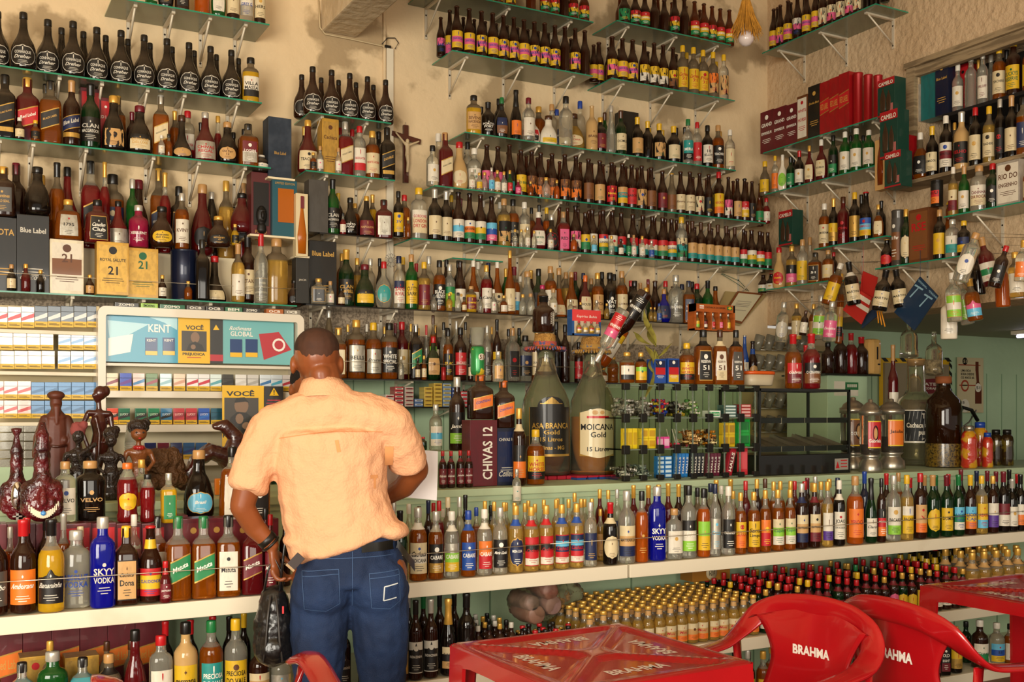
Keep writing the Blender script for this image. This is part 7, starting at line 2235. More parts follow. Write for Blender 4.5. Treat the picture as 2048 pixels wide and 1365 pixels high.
# crucifix
Yc = YW-.012; p0 = at_px(811, 366, Yc); zt = at_px(811, 251, Yc).z; H = zt-p0.z
cr = empty('crucifix', (p0.x, Yc, p0.z), 0, 'dark wooden crucifix with pale figure hung beside the short shelf', 'crucifix'); w_ = .016
mb = MB(); mb.box((-w_, -.012, 0), (w_, 0.01, H), 0, None, .002); zc = H*.78; M = Matrix.Translation((0, 0, zc)) @ Matrix.Rotation(.16, 4, 'Y'); mb.box((-.098, -.016, -w_), (.098, -.004, w_), 0, M, .002); mb.build('wooden_cross', mat('varnished_cross_wood', '#4c1c10', .35, coat=.5), cr)
organic('figure', [('s', (-.002, -.036, H*.70), (.012, .012, .016)), ('t', [(0, -.03, H*.64), (0, -.03, H*.55), (.0, -.03, H*.46)], [.016, .013, .016], .7), ('t', [(0, -.03, H*.46), (.004, -.032, H*.33), (0, -.028, H*.18)], [.014, .010, .008]), ('t', [(-.01, -.03, H*.64), (-.075, -.028, H*.83)], [.008, .005]), ('t', [(.01, -.03, H*.64), (.078, -.028, H*.73)], [.008, .005])], .0022, mat('aged_ivory', '#c8b088', .5), cr, smooth=1)
mb = MB(); mb.tube([(0, -.004, H-.01), (0, 0, H+.02)], .002, 0, 5); mb.build('hanging_nail', steel, cr)
# conduit with cable loop
p0 = at_px(779, 232, Yc); p1_ = at_px(779, 98, Yc); mb = MB(); w_ = .022
mb.box((p0.x-w_, YW-.025, at_px(779, 640, YW-.03).z), (p0.x+w_, YW-.001, p1_.z), 0, None, .002); o = mb.build('wall_conduit', whitep); tag(o, 'white square cable conduit running down the plaster wall', 'conduit')
p2_ = at_px(769, 98, Yc); mb = MB(); mb.tube([(p2_.x, YW-.012, at_px(769, 232, Yc).z), (p2_.x, YW-.012, 4.9)], .010, 0, 8); o = mb.build('wall_pipe', plaster); tag(o, 'thin painted pipe beside the white conduit', 'pipe')
mb = MB(); q = [at_px(*v, YW-.014) for v in ((637, 0), (640, 55), (650, 68), (700, 78), (765, 92), (779, 98))]; mb.tube(q, .0045, 0, 6); q = [at_px(*v, YW-.02) for v in ((764, 88), (775, 76), (790, 76), (797, 86), (790, 98))]; mb.tube(q, .003, 1, 6); q = at_px(775, 94, YW-.02); mb.box((q.x-.02, YW-.03, q.z-.008), (q.x+.02, YW-.008, q.z+.008), 1); o = mb.build('power_cable', [mat('painted_cable', '#c8b48c', .6), blk]); tag(o, 'painted cable around the beam end with a black looped splice', 'cable')
# framed certificate leaning on the wall, rotated
def quad_on(Y, pts, name, ms, label, cat, th=.012, inner=None):
    v = [at_px(x, y, Y) for x, y in pts]; c = sum(v, Vector())/4; r = empty(name, c, 0, label, cat)
    mb = MB(); V = [q-c for q in v]; mb.add([(q.x, -th, q.z) for q in V]+[(q.x, 0, q.z) for q in V], [(0, 1, 2, 3), (7, 6, 5, 4)]+[(i, 4+i, 4+(i+1) % 4, (i+1) % 4) for i in range(4)]); mb.build('backing', ms[0], r)
    if inner: mb = MB(); mb.add([(q.x*inner, -th-.002, q.z*inner) for q in V], [(0, 1, 2, 3)]); [mb.add([((V[0].x*(1-t)+V[3].x*t)*.7+(V[1].x-V[0].x)*a, -th-.004, (V[0].z*(1-t)+V[3].z*t)*.7+(V[1].z-V[0].z)*a) for t, a in ((t0, .05), (t0, .6), (t0+.025, .6), (t0+.025, .05))], [(0, 1, 2, 3)], 1) for t0 in (.25, .35, .42, .5, .7)]; mb.build('certificate_sheet', [ms[1], mat('faint_ink', '#8c8070', .7)], r)
    return r
quad_on(YW-.02, [(1450, 583), (1532, 590), (1478, 652), (1425, 640)], 'folded_papers', [mat('old_paper', '#a8905c', .7)], 'yellowed folded papers behind the framed certificate', 'paper', .01)
cf = quad_on(YW-.045, [(1474, 583), (1524, 588), (1481, 648), (1439, 638)], 'certificate_frame', [mat('frame_wood', '#7c4420', .4, coat=.3), mat('certificate_paper', '#d0c4a0', .5, coat=.4)], 'tilted wood-framed certificate hanging at the back wall corner', 'frame', .014, .88)
mb = MB(); mb.tube([at_px(1495, 582, YW-.04), at_px(1470, 565, YW-.03), at_px(1442, 548, YW-.02)], .002, 0, 5); mb.tube([at_px(1498, 583, YW-.04), at_px(1478, 562, YW-.03), at_px(1444, 547, YW-.02)], .002, 0, 5); o = mb.build('hanging_cord', mat('green_cord', '#1c5c44', .6), cf, -cf.location)
# slatted wooden gift case of five miniatures
z_ = CT+Hc+.014; Yg = YK+.02; zc0 = at_px(1430, 660, Yg+.08).z; Y2 = 4.50
a = onY(1389, 660, Y2)[0]; b = onY(1470, 660, Y2)[0]; W_ = b.x-a.x; H = at_px(1389, 607, Y2).z-a.z
wc = empty('wooden_gift_case', (a.x, Y2, a.z), 0, 'slatted orange wooden gift case with five miniatures, atop the tapered bottles', 'gift box'); wd = mat('orange_stained_wood', '#a8541c', .5, noise=.5, nscale=6, ncol='#743410', aniso=(1, 1, 6))
mb = MB(); mb.box((0, .05, 0), (W_, .06, H)); mb.box((0, 0, 0), (W_, .05, H*.06)); mb.box((0, 0, H*.70), (W_, .05, H)); mb.box((0, 0, 0), (.012, .05, H)); mb.box((W_-.012, 0, 0), (W_, .05, H))
for i in range(6): x = .006+(W_-.012)*i/5; mb.box((x-.004, -.003, 0), (x+.004, .04, H*.72))
mb.build('case', wd, wc); mb = MB(); mb.text('CACHACA DA BAHIA', W_*.5, H*.88, W_*.5, H*.07, -.003, 0); mb.box((W_*.12, -.003, H*.82), (W_*.22, -.001, H*.95), 1); mb.box((W_*.12, -.004, H*.86), (W_*.22, -.002, H*.89), 2); mb.box((W_*.8, -.003, H*.82), (W_*.92, -.001, H*.95), 3); mb.add([(W_*.81, -.004, H*.885), (W_*.86, -.004, H*.83), (W_*.91, -.004, H*.885), (W_*.86, -.004, H*.94)], [(0, 1, 2, 3)], 4); mb.build('printing', [inkm('k'), labm('w'), labm('r'), mat('flag_green', '#1c6c34', .5), labm('y')], wc)
for i, (l_, sp) in enumerate((('a', 'yG;g'), ('D', 'mw;w'), ('C', 'r;w'), ('O', 'p;w'), ('a', 'y;k'))):
    q = empty('miniature_bottle'); q.parent = wc; ww = W_/5*.55; q.location = (.006+(W_-.012)*(i+.5)/5, .022, H*.065); q.scale = (ww, ww, H*.62); newobj('body', body_mesh('m', l_), q); newobj('cap', cap_mesh('m', 's'), q); newobj('label', label_mesh('m', sp, 3), q)
# tall cartons between the left shelves and the conduit column (they stand on the lower shelf ends)
def tallcarton(x0, y0, x1, y1, Y, m, label, dep=.10, words=(), extra=None, name='gift_carton'):
    a = onY(x0, y1, Y)[0]; b = onY(x1, y1, Y)[0]; z1 = onY(x0, y0, Y)[0].z; r = empty(name, ((a.x+b.x)/2, Y, a.z), 0, label, 'carton'); W_ = b.x-a.x; H = z1-a.z
    mb = MB(); mb.box((-W_/2, 0, 0), (W_/2, dep, H), 0, None, .002); mb.build('carton', m, r)
    mb = MB()
    for st, zc_, ww, hh, mi in words: mb.text(st, 0, H*zc_, W_*ww, H*hh, -.003, mi)
    if extra: extra(mb, W_, H)
    if mb.v: mb.build('print', [inkm('d'), labm('r'), labm('m'), glassmat('amber_print', '#b46014', .1, .2, 0), labm('w'), inkm('k')], r)
    return r
navy = mat('navy_board', '#1c2836', .5, noise=.5, nscale=10, ncol='#3c4450')
tallcarton(537, 232, 583, 356, 5.78, navy, 'tall dusty navy carton standing open beside the short shelves', .12, [('Blue Label', .42, .5, .05, 0)])
tallcarton(545, 357, 594, 472, 5.76, mat('teal_board', '#14505c', .4, coat=.3), 'teal whisky carton with amber window beside the dark statue bottle', .12, [('LIMITED EDITION', .93, .8, .04, 0)], lambda mb, W_, H: mb.box((-W_*.28, -.004, H*.25), (W_*.36, -.001, H*.84), 3))
tallcarton(592, 386, 616, 512, 5.72, labm('c'), 'narrow cream carton printed with a tall amber bottle', .06, [('REMY', .28, .6, .03, 5)], lambda mb, W_, H: (mb.lathe([(0, .33), (.3, .38), (.42, .3), (.7, .13), (.92, .12), (.92, 0)], 12, 3, W_, .02, Matrix.Translation((0, -.001, H*.04)) @ Matrix.Diagonal((1, 1, H, 1))), mb.box((-W_*.13, -.01, H*.76), (W_*.13, -.004, H*.95), 2)))
tallcarton(592, 514, 618, 606, 5.76, mat('charcoal_board', '#2c2a26', .5), 'charcoal carton with a square whisky bottle drawing', .08, [('JACK', .5, .6, .05, 4)])
r = tallcarton(503, 343, 541, 470, 5.80, mat('dark_maroon_board', '#581c1c', .5), 'maroon carton framing a dark stone head shaped bottle', .11, [('PISCO', .06, .6, .05, 0)], lambda mb, W_, H: mb.box((-W_*.4, -.003, H*.16), (W_*.4, -.001, H*.84), 5))
organic('stone_head', [('s', (0, -.012, .11), (.030, .022, .055)), ('s', (0, -.034, .11), (.008, .010, .022)), ('s', (0, -.026, .135), (.024, .010, .008)), ('s', (0, -.028, .082), (.015, .008, .006)), ('t', [(0, -.012, .05), (0, -.012, .03)], [.024, .026], .8)], .0025, mat('black_stone', '#14110e', .5), r, smooth=1)
q = make('j', (onY(524, 335, 5.80)[0].x, 5.83, r.location.z+.001+(onY(503, 343, 5.80)[0].z-onY(503, 470, 5.80)[0].z)), .10, .10, -.1, 'K', 'w', '(w;k', None, 'x', 0, 0); ITEMS.pop(); tag(q, 'squat black bottle with round label on the maroon carton', 'bottle')
# cream ledge that carries these cartons, fixed to the wall
for (x0, x1, y, lb) in ((500, 600, 473, 'short board under the maroon and teal cartons'), (536, 590, 357.5, 'short board under the tall navy carton'), (590, 619, 513, 'tiny board under the narrow cream carton')):
    a = onY(x0, y, 5.74)[0]; b = onY(x1, y, 5.74)[0]; zz = onY((x0+x1)/2, y, 5.77)[0].z; mb = MB(); mb.box((a.x, 5.74, zz-.012), (b.x, YW-.001, zz-.001)); o = mb.build('wall_shelf', MATS['cream_board']); tag(o, lb, 'shelf')
# crochet flower and small hangings
p = at_px(782, 521, 5.85); mb = MB()
for i in range(14): a = 2*PI*i/14; mb.tube([(math.cos(a)*.012, 0, math.sin(a)*.012), (math.cos(a)*.038, -.004, math.sin(a)*.038), (math.cos(a+.22)*.040, 0, math.sin(a+.22)*.040)], .003, 0, 5)
mb.lathe([(-.004, .012), (0, .016), (.004, .012)], 12, M=Matrix.Rotation(PI/2, 4, 'X')); mb.tube([(0, 0, .03), (0, .05, .12), (0, .19, .125)], .0015, 0, 4); o = mb.build('hanging_flower', mat('grey_crochet', '#a09888', .9), None, p); tag(o, 'grey wire flower ornament hanging by the conduit column', 'ornament')
# small glass shelf
r = glass_shelf('SG', 'the tiny glass shelf', 'tiny green-edged glass shelf above the black shelf', (905, 517), (1006, 521), 1, front=5.90)
# bottle opener
# fluorescent tube on the passage ceiling
fx = empty('ceiling_tube_light', (7.6, 4.4, 2.108), 0, 'lit fluorescent tube under the passage ceiling at far right', 'lamp')
mb = MB(); mb.box((-.03, -.1, -.03), (.03, 1.1, 0), 0, None, .004); mb.build('housing', whitep, fx)
mb = MB(); mb.tube([(0, -.06, -.045), (0, 1.06, -.045)], .014, 0, 10); mb.build('tube', mat('lit_tube', '#e8e4ff', .5, emit=4), fx)
# old mint wall things under the lowest shelf, hanging opener and cup
p = at_px(668, 900, 4.9)
# pale gold carton behind the man's elbow, box under the fascia, bag of wrapped sausages
a, k = onY(1380, 1172, 4.22); mb = MB(); b, _ = onY(1455, 1172, 4.22); zt = onY(1380, 1128, 4.22)[0].z
r = empty('brown_carton', ((a.x+b.x)/2, 4.2, L2+.192), 0, 'tan carton with round cream badge lying over the packed gold caps', 'carton'); W_ = b.x-a.x; mb.box((-W_/2, 0, 0), (W_/2, .10, zt-L2-.208), 0, None, .002); mb.build('carton', mat('tan_card', '#a87024', .5), r); mb = MB(); h_ = zt-L2-.208; mb.lathe([(0, .035), (.002, .035), (.002, 0)], 20, 0, M=Matrix.Translation((.0, 0, h_*.52)) @ Matrix.Rotation(PI/2, 4, 'X')); mb.text('Old', 0, h_*.58, .035, .018, -.004, 1); mb.text('Parr', 0, h_*.42, .035, .016, -.004, 1); mb.build('badge', [labm('c'), inkm('k')], r)
# wrapped sausages in a clear bag lying over small bottles
b0 = onY(1100, 1218, 4.02)[0]; bgm = mat('crinkled_clear_bag', '#e8dcc8', .12, trans=.96, ior=1.08, bump=.6, bscale=25)
r = empty('sausage_bag', (b0.x, b0.y, L2+.12), 0, 'crinkled clear bag of pinkish salami ends lying over small bottles', 'bag')
for dx, dz, rr, c in ((-.10, -.0, .042, '#8c6450'), (-.015, .035, .042, '#8c6c64'), (-.12, .06, .035, '#6c5848'), (-.03, .10, .04, '#7c4c3c')):
    mb = MB(); mb.lathe([(0, 0), (0, .85), (.006, 1), (.16, 1), (.18, .6), (.18, 0)], 20, 0, rr, rr, Matrix.Translation((dx, -.06, dz+rr)) @ Matrix.Rotation(-PI/2, 4, 'X')); mb.build('salami', mat('salami_'+c[1:], c, .5, noise=.5, nscale=12, ncol='#b89484'), r)
organic('clear_bag', [('s', (-.06, .03, .08), (.13, .11, .085)), ('t', [(.04, .03, .10), (.14, .03, .12), (.17, .03, .10)], [.07, .05, .03])], .006, bgm, r, disp=(.03, .05))
# ================================================================ red plastic tables and chairs
redp = mat('glossy_red_plastic', '#a81016', .22, coat=.5, noise=.2, nscale=4, ncol='#800c12')
def table(cx, cy, rz, H, label, S=.33, legs=True):
    r = empty('plastic_table', (cx, cy, 0), rz, label, 'table'); mb = MB()
    # moulded top: raised border and cross ribs, four sunk panels
    n = 36; v = []
    for j in range(n+1):
        for i in range(n+1):
            x = -1+2*i/n; y = -1+2*j/n; m_ = max(abs(x), abs(y)); dg = abs(abs(x)-abs(y)); rr = math.hypot(x, y)
            q = min(1, max(0, (dg-.055)/.05))*min(1, max(0, (.90-m_)/.05))*min(1, max(0, (rr-.16)/.05))
            e = max(0, m_-.93)/.07; z = -.009*q - .006*e*e; 
            if abs(x) > .9 and abs(y) > .9:
                cxn, cyn = (abs(x)-.9)/.1, (abs(y)-.9)/.1; l_ = math.hypot(cxn, cyn)
                if l_ > 1: x = math.copysign(.9+.1*cxn/l_, x); y = math.copysign(.9+.1*cyn/l_, y)
            v.append((x*S, y*S, H+z))
    mb.add(v, [(j*(n+1)+i, j*(n+1)+i+1, (j+1)*(n+1)+i+1, (j+1)*(n+1)+i) for j in range(n) for i in range(n)], 0, True)
    for a in range(4):
        M = Matrix.Rotation(a*PI/2, 4, 'Z'); m_ = 10; ap = [(-S*.98+2*S*.98*i/m_, 0) for i in range(m_+1)]
        v = []
        for i in range(m_+1):
            x = -S*.97+2*S*.97*i/m_; t_ = abs(x)/S; dep = .055+.04*max(0, (t_-.6)/.4)**2
            v += [M @ Vector((x, -S*.995, H-.006)), M @ Vector((x, -S*.985, H-dep))]
        mb.add(v, [(2*i, 2*i+1, 2*i+3, 2*i+2) for i in range(m_)], 0, True)
    mb.build('tabletop', redp, r)
    for a in range(4):
        mb = MB(); M = Matrix.Rotation(a*PI/2, 4, 'Z'); tv, tf = text_geo('BRAHMA', .03); mb.add([M @ Vector(((x-.5)*S*.62, -S*.62+(z-.5)*S*.15, H-.0082)) for x, z in tv], tf); mb.build('lettering', mat('faded_white_print', '#d8ccc0', .5), r)
    if legs:
        for sx in (-1, 1):
            for sy in (-1, 1):
                mb = MB(); m_ = 8; rs_ = []
                P = [(sx*(S-.045-.0*t), sy*(S-.045), H-.03-(H-.03)*t) for t in [i/m_ for i in range(m_+1)]]
                vv = []
                for i, (x, y, z) in enumerate(P):
                    w_ = .045-.018*i/m_; k = .02*i/m_; x += sx*k; y += sy*k
                    vv += [(x+sx*.04, y+sy*.04, z), (x-sx*w_, y+sy*.04, z), (x-sx*w_, y+sy*.028, z), (x+sx*.028, y+sy*.028, z), (x+sx*.028, y-sy*w_, z), (x+sx*.04, y-sy*w_, z)]
                f = [(i*6+j, i*6+(j+1) % 6, (i+1)*6+(j+1) % 6, (i+1)*6+j) for i in range(m_) for j in range(6)]+[(m_*6, m_*6+1, m_*6+2, m_*6+3), (m_*6, m_*6+3, m_*6+4, m_*6+5)]
                mb.add(vv, f, 0, False); mb.build('leg', redp, r)
    return r
table(1.70, 2.60, .03, .745, 'red plastic table in front, uppermost of the stacked pair', .325)
table(1.735, 2.69, -.03, .722, 'red plastic table nested just under the front one', .322)
table(3.86, 2.66, .0, .745, 'red plastic table at the right edge with a printed top', .33)
def chair(cx, cy, rz, label, zs=1.0):
    """moulded armchair; local: seat centre at the origin, back at -Y, arms reach +Y"""
    r = empty('plastic_chair', (cx, cy, 0), rz, label, 'chair'); r.scale.z = zs
    def tube2(pts, w, h, up=(0, 0, 1)):   # rounded strap: w across, h thick
        mb = MB(); P = [Vector(p) for p in pts]; Q = []
        for i in range(len(P)-1):
            for t in (0, .25, .5, .75):
                a, b, c, d = P[max(i-1, 0)], P[i], P[i+1], P[min(i+2, len(P)-1)]
                Q.append(.5*((2*b)+(c-a)*t+(2*a-5*b+4*c-d)*t*t+(3*b-a-3*c+d)*t**3))
        Q.append(P[-1]); return mb, Q
    # continuous rim: left arm, up over the back, right arm
    half = [(.265, .24, .60), (.275, .15, .645), (.275, .0, .655), (.272, -.12, .67), (.262, -.20, .715), (.225, -.245, .775), (.15, -.27, .812), (.07, -.28, .825)]
    pts = [(-x, y, z) for x, y, z in half]+[(0, -.282, .828)]+half[::-1]
    mb, Q = tube2(pts, 0, 0)
    n = 12; v = []
    for i, q in enumerate(Q):
        t = (Q[min(i+1, len(Q)-1)]-Q[max(i-1, 0)]).normalized(); f_ = abs(i/(len(Q)-1)*2-1); out = Vector((q.x, q.y*.8-.02, 0)).normalized()
        wdt = .040+.004*(1-f_); nrm = t.cross(out).normalized(); out2 = nrm.cross(t).normalized()
        flat = f_ > .45   # arms lie flat, the top rim stands up
        mix = min(1, max(0, (f_-.30)/.3)); ax1 = (Vector((0, 0, 1))*(1-mix)+out2*mix).normalized(); ax1 = (ax1-t*ax1.dot(t)).normalized(); ax2 = t.cross(ax1).normalized()
        for j in range(n):
            a = 2*PI*j/n; c_, s_ = math.cos(a), math.sin(a); k = (abs(c_)**3+abs(s_)**3)**(-1/3); v.append(q+ax1*c_*k*wdt+ax2*s_*k*.011)
    mb = MB(); mb.add(v, [(i*n+j, i*n+(j+1) % n, (i+1)*n+(j+1) % n, (i+1)*n+j) for i in range(len(Q)-1) for j in range(n)]+[list(range(n))[::-1], [(len(Q)-1)*n+j for j in range(n)]], 0, True); mb.build('rim_and_arms', redp, r)
    # fan-shaped back panel, curved; wide under the rim, narrow at the waist, wide at the seat
    nu, nv = 16, 18; v = []
    for j in range(nv+1):
        t = j/nv; z = .43+t*.385; w_ = .155+.075*(2*t-1)**2*1.0 if t < .5 else .155+.10*((t-.5)/.5)**1.6
        if t < .5: w_ = .155+.05*((.5-t)/.5)**1.5
        for i in range(nu+1):
            x = (i/nu*2-1)*w_; zt = z if t < .9 else z-.02*(x/.25)**2*(t-.9)/.1*3; y = -.20-.075*t+.9*x*x*(.6+.4*t); v.append((x, y, zt))
    m_ = len(v); v2 = [(x, y-.008, z) for x, y, z in v]; F = [(j*(nu+1)+i, j*(nu+1)+i+1, (j+1)*(nu+1)+i+1, (j+1)*(nu+1)+i) for j in range(nv) for i in range(nu)]
    mb = MB(); mb.add(v+v2, F+[tuple(m_+q for q in f[::-1]) for f in F]+[(j*(nu+1), (j+1)*(nu+1), m_+(j+1)*(nu+1), m_+j*(nu+1)) for j in range(nv)]+[((j+1)*(nu+1)+nu, j*(nu+1)+nu, m_+j*(nu+1)+nu, m_+(j+1)*(nu+1)+nu) for j in range(nv)], 0, True); mb.build('backrest', redp, r)
    mb = MB(); tv, tf = text_geo('BRAHMA', .04); mb.add([Vector((-(x-.5)*.15, -.20-.075*.62+.9*((x-.5)*.15)**2*.85+.004, .665+(z-.5)*.038)) for x, z in tv], tf); mb.add([Vector(((x-.5)*.15, -.20-.075*.62+.9*((x-.5)*.15)**2*.85-.0125, .665+(z-.5)*.038)) for x, z in tv], tf); mb.build('lettering', mat('white_print', '#e8ddd0', .5), r)
    # seat
    v = []; nu = 14
    for j in range(nu+1):
        for i in range(nu+1):
            x = (i/nu*2-1); y = (j/nu*2-1); w_ = .235-.02*(1-j/nu); v.append((x*w_, .02+y*.225, .435-.018*(1-x*x)*(1-y*y)-(.02*max(0, y-.6)/.4)))
    m_ = len(v); v2 = [(x, y, z-.009) for x, y, z in v]; F = [(j*(nu+1)+i, j*(nu+1)+i+1, (j+1)*(nu+1)+i+1, (j+1)*(nu+1)+i) for j in range(nu) for i in range(nu)]; B = [(i, i+1) for i in range(nu)]
    E = [(i, i+1) for i in range(nu)]+[(i*(nu+1)+nu, (i+1)*(nu+1)+nu) for i in range(nu)]+[(nu*(nu+1)+i+1, nu*(nu+1)+i) for i in range(nu)]+[((i+1)*(nu+1), i*(nu+1)) for i in range(nu)]
    mb = MB(); mb.add(v+v2, F+[tuple(m_+q for q in f[::-1]) for f in F]+[(a, m_+a, m_+b, b) for a, b in E], 0, True); mb.build('seat', redp, r)
    for sx in (-1, 1):
        for (y0, y1, zt) in ((.20, .255, .61), (-.17, -.235, .67)):
            mb = MB(); P = [(sx*.268, y0 if zt < .65 else -.17, zt), (sx*.25, y0, .45), (sx*.262, (y0+y1)/2, .22), (sx*.275, y1, .0)]; mb.tube(P, [.020, .026, .022, .018], 0, 8, .6); mb.build('leg', redp, r)
    return r
chair(2.42, 2.66, -PI/2+PI+.18, 'red plastic armchair facing the front table, its printed back in full view', .93)
chair(3.09, 2.48, -PI/2-.06, 'red plastic armchair between the two tables, partly behind the other chair', .95)
c = chair(.66, 2.995, 0, 'red plastic armchair tipped back before the man, only one arm end showing'); c.location.z = .083; c.rotation_euler.x = .35
# ================================================================ the customer and the attendant
skin = mat('brown_skin', '#8a4a24', .45, coat=.15, noise=.25, nscale=5, ncol='#5c2c14')
shirtm = mat('peach_shirt_cotton', '#e4aa7e', .85, bump=.25, bscale=120)
jeans = mat('dark_blue_denim', '#1a3054', .8, noise=.6, nscale=5, ncol='#0b1a34', bump=.3, bscale=300)
hairm = mat('cropped_black_hair', '#1e120c', .85, bump=.8, bscale=260)
def hand(side, P, dirn, palm_n, curl=.9, k=1.0):
    """five fingers and a palm starting at wrist P; dirn = hand direction, palm_n = palm normal; side = thumb side vector"""
    P = Vector(P); d = Vector(dirn).normalized(); n = Vector(palm_n).normalized(); s = Vector(side).normalized(); sh = []
    sh.append(('t', [P, P+d*.045*k, P+d*.085*k], [.024*k, .030*k, .031*k], .55, tuple(n)))
    for i, L in enumerate((.066, .074, .068, .054)):
        b = P+d*.088*k+s*(.030-.020*i)*k; c1 = d*math.cos(curl*.5)+n*math.sin(curl*.5); c2 = d*math.cos(curl*1.3)+n*math.sin(curl*1.3); c3 = d*math.cos(curl*2.1)+n*math.sin(curl*2.1)
        a1 = b+c1*L*.42*k; a2 = a1+c2*L*.32*k; a3 = a2+c3*L*.26*k; sh.append(('t', [b-d*.01, b, a1, a2, a3], [.0095*k, .0095*k, .0088*k, .0082*k, .0070*k]))
    t0 = P+d*.03*k+s*.024*k; t1 = t0+(s*.7+d*.6+n*.3).normalized()*.036*k; t2 = t1+(d*.8+n*.6+s*.1).normalized()*.032*k; sh.append(('t', [t0-s*.012, t0, t1, t2], [.013*k, .0125*k, .0105*k, .0085*k])); return sh
rz = -math.radians(19)
man = empty('person', (1.24, 3.42, 0), rz, 'man in peach short-sleeved shirt and dark jeans seen from behind, holding black bag', 'person')
hc = Vector((-.118, .035, 1.635))
hand_l = Vector((-.268, .03, .995))
body = [('s', hc+Vector((0, 0, .012)), (.077, .096, .094)), ('s', hc+Vector((0, .03, -.045)), (.060, .070, .065)), ('t', [hc+Vector((.0, .075, -.075)), hc+Vector((0, .06, -.06))], [.03, .03]),
 ('s', hc+Vector((0, .100, -.015)), (.013, .022, .018)), ('s', hc+Vector((0, .088, .028)), (.045, .014, .010)), ('s', hc+Vector((-.081, .0, -.022)), (.011, .020, .032), (.15, 0, 0)), ('s', hc+Vector((.081, .0, -.022)), (.011, .020, .032), (.15, 0, 0)), ('s', hc+Vector((0, .095, -.055)), (.024, .010, .007)),
 ('t', [(-.105, .015, 1.60), (-.085, -.005, 1.52), (-.07, -.01, 1.44)], [.060, .062, .055]), ('t', [(-.105, -.03, 1.585), (-.10, -.028, 1.55)], [.038, .038]),
 ('t', [(-.06, .01, 1.38), (-.05, .01, 1.25), (-.03, 0, 1.05), (-.01, 0, .92)], [.105, .12, .13, .13], .6), ('t', [(-.25, .01, 1.39), (.13, .01, 1.40)], [.052, .052]),
 ('t', [(-.27, 0, 1.395), (-.335, -.01, 1.25), (-.365, -.01, 1.135)], [.060, .050, .041]), ('t', [(-.365, -.01, 1.135), (-.325, .02, 1.06), hand_l], [.041, .037, .026]),
 ('t', [(.14, 0, 1.40), (.205, .06, 1.31), (.232, .12, 1.245)], [.062, .052, .043]), ('t', [(.232, .12, 1.245), (.19, .19, 1.18), (.12, .27, 1.13)], [.043, .040, .028]),
 ('t', [(-.10, 0, .90), (-.115, .0, .68), (-.12, .02, .50), (-.12, .0, .30), (-.12, -.02, .09)], [.10, .085, .062, .055, .038]), ('t', [(.09, 0, .90), (.10, .0, .68), (.10, .02, .50), (.10, .0, .30), (.10, -.02, .09)], [.10, .085, .062, .055, .038])]
body += hand((.3, .9, .1), hand_l, (.15, .05, -1), (.9, -.25, .1), .95)
body += hand((0, .2, 1), (.12, .27, 1.13), (-.9, .25, -.25), (.1, -.9, .2), .8)
organic('body', body, .0055, skin, man, smooth=3)
organic('hair', [('s', hc+Vector((0, -.002, .040)), (.0765, .0955, .0685)), ('s', hc+Vector((0, -.045, .02)), (.060, .051, .060))], .0045, mat('shaved_dark_hair', '#2c1a10', .8, noise=.6, nscale=9, ncol='#54301c'), man, smooth=1)
# shirt
sh = [('t', [(-.075, -.006, 1.50), (-.07, -.005, 1.46)], [.082, .11], .85), ('t', [(-.26, -.005, 1.405), (-.16, -.012, 1.44), (-.07, -.018, 1.455), (.05, -.012, 1.44), (.14, -.005, 1.41)], [.070, .082, .086, .082, .074], 1.0),
 ('t', [(-.075, -.005, 1.38), (-.072, -.005, 1.28), (-.062, 0, 1.16), (-.04, 0, 1.07), (-.020, .0, 1.0)], [.190, .192, .184, .188, .197], .68, (0, 1, 0), .12),
 ('t', [(-.262, 0, 1.40), (-.315, -.006, 1.30), (-.346, -.010, 1.205)], [.078, .075, .071], .95, (0, 1, 0), .4), ('t', [(.135, 0, 1.405), (.175, .03, 1.33), (.200, .062, 1.268)], [.078, .074, .068], .95, (0, 1, 0), .4),
 ('s', (.125, -.01, 1.045), (.07, .085, .035)), ('s', (-.17, -.005, 1.02), (.06, .08, .03))]
o = organic('shirt', sh, .006, shirtm, man, smooth=6, disp=(.020, .075))
# yoke seam, sleeve hems and stains follow the shirt
def onto(name, rows, m, tgt, off=.003):
    mb = MB()
    for w, pts in rows:
        v = [];
        for i, p in enumerate(pts):
            p = Vector(p); t = (Vector(pts[min(i+1, len(pts)-1)])-Vector(pts[max(i-1, 0)])).normalized(); s_ = t.cross(Vector((0, 1, 0))).normalized()*w*.5; v += [p-s_, p+s_]
        mb.add(v, [(2*i, 2*i+1, 2*i+3, 2*i+2) for i in range(len(pts)-1)], 0, True)
    q = mb.build(name, m, man); s = q.modifiers.new('cling', 'SHRINKWRAP'); s.target = tgt; s.wrap_method = 'PROJECT'; s.project_limit = 0; s.use_project_y = True; s.use_positive_direction = True; s.use_negative_direction = False; s.offset = off; return q
L_ = lambda a, b, n=10, sag=0: [(a[0]+(b[0]-a[0])*i/n, -.6, a[1]+(b[1]-a[1])*i/n+sag*math.sin(PI*i/n)) for i in range(n+1)]
onto('yoke_seam', [(.0025, L_((-.24, 1.365), (.10, 1.385), 30, .012))], mat('peach_seam', '#d08c58', .8), o)
for w_, q in ((.012, L_((-.052, 1.36), (-.044, 1.32), 4)), (.030, L_((.125, 1.335), (.125, 1.27), 4)), (.012, L_((.06, 1.235), (.085, 1.235), 3)), (.008, L_((.075, 1.23), (.075, 1.195), 3))): onto('sweat_stain', [(w_, q)], mat('orange_stain', '#d8945c', .85), o, .002)
mb = MB(); n = 28; RG = [((-.092, .002, 1.492), .098), ((-.096, .004, 1.535), .080), ((-.098, .006, 1.556), .071), ((-.098, .006, 1.553), .066)]
v = [(c_[0]+math.cos(2*PI*i/n)*q, c_[1]+math.sin(2*PI*i/n)*q*.95, c_[2]-.016*math.sin(2*PI*i/n)) for c_, q in RG for i in range(n)]
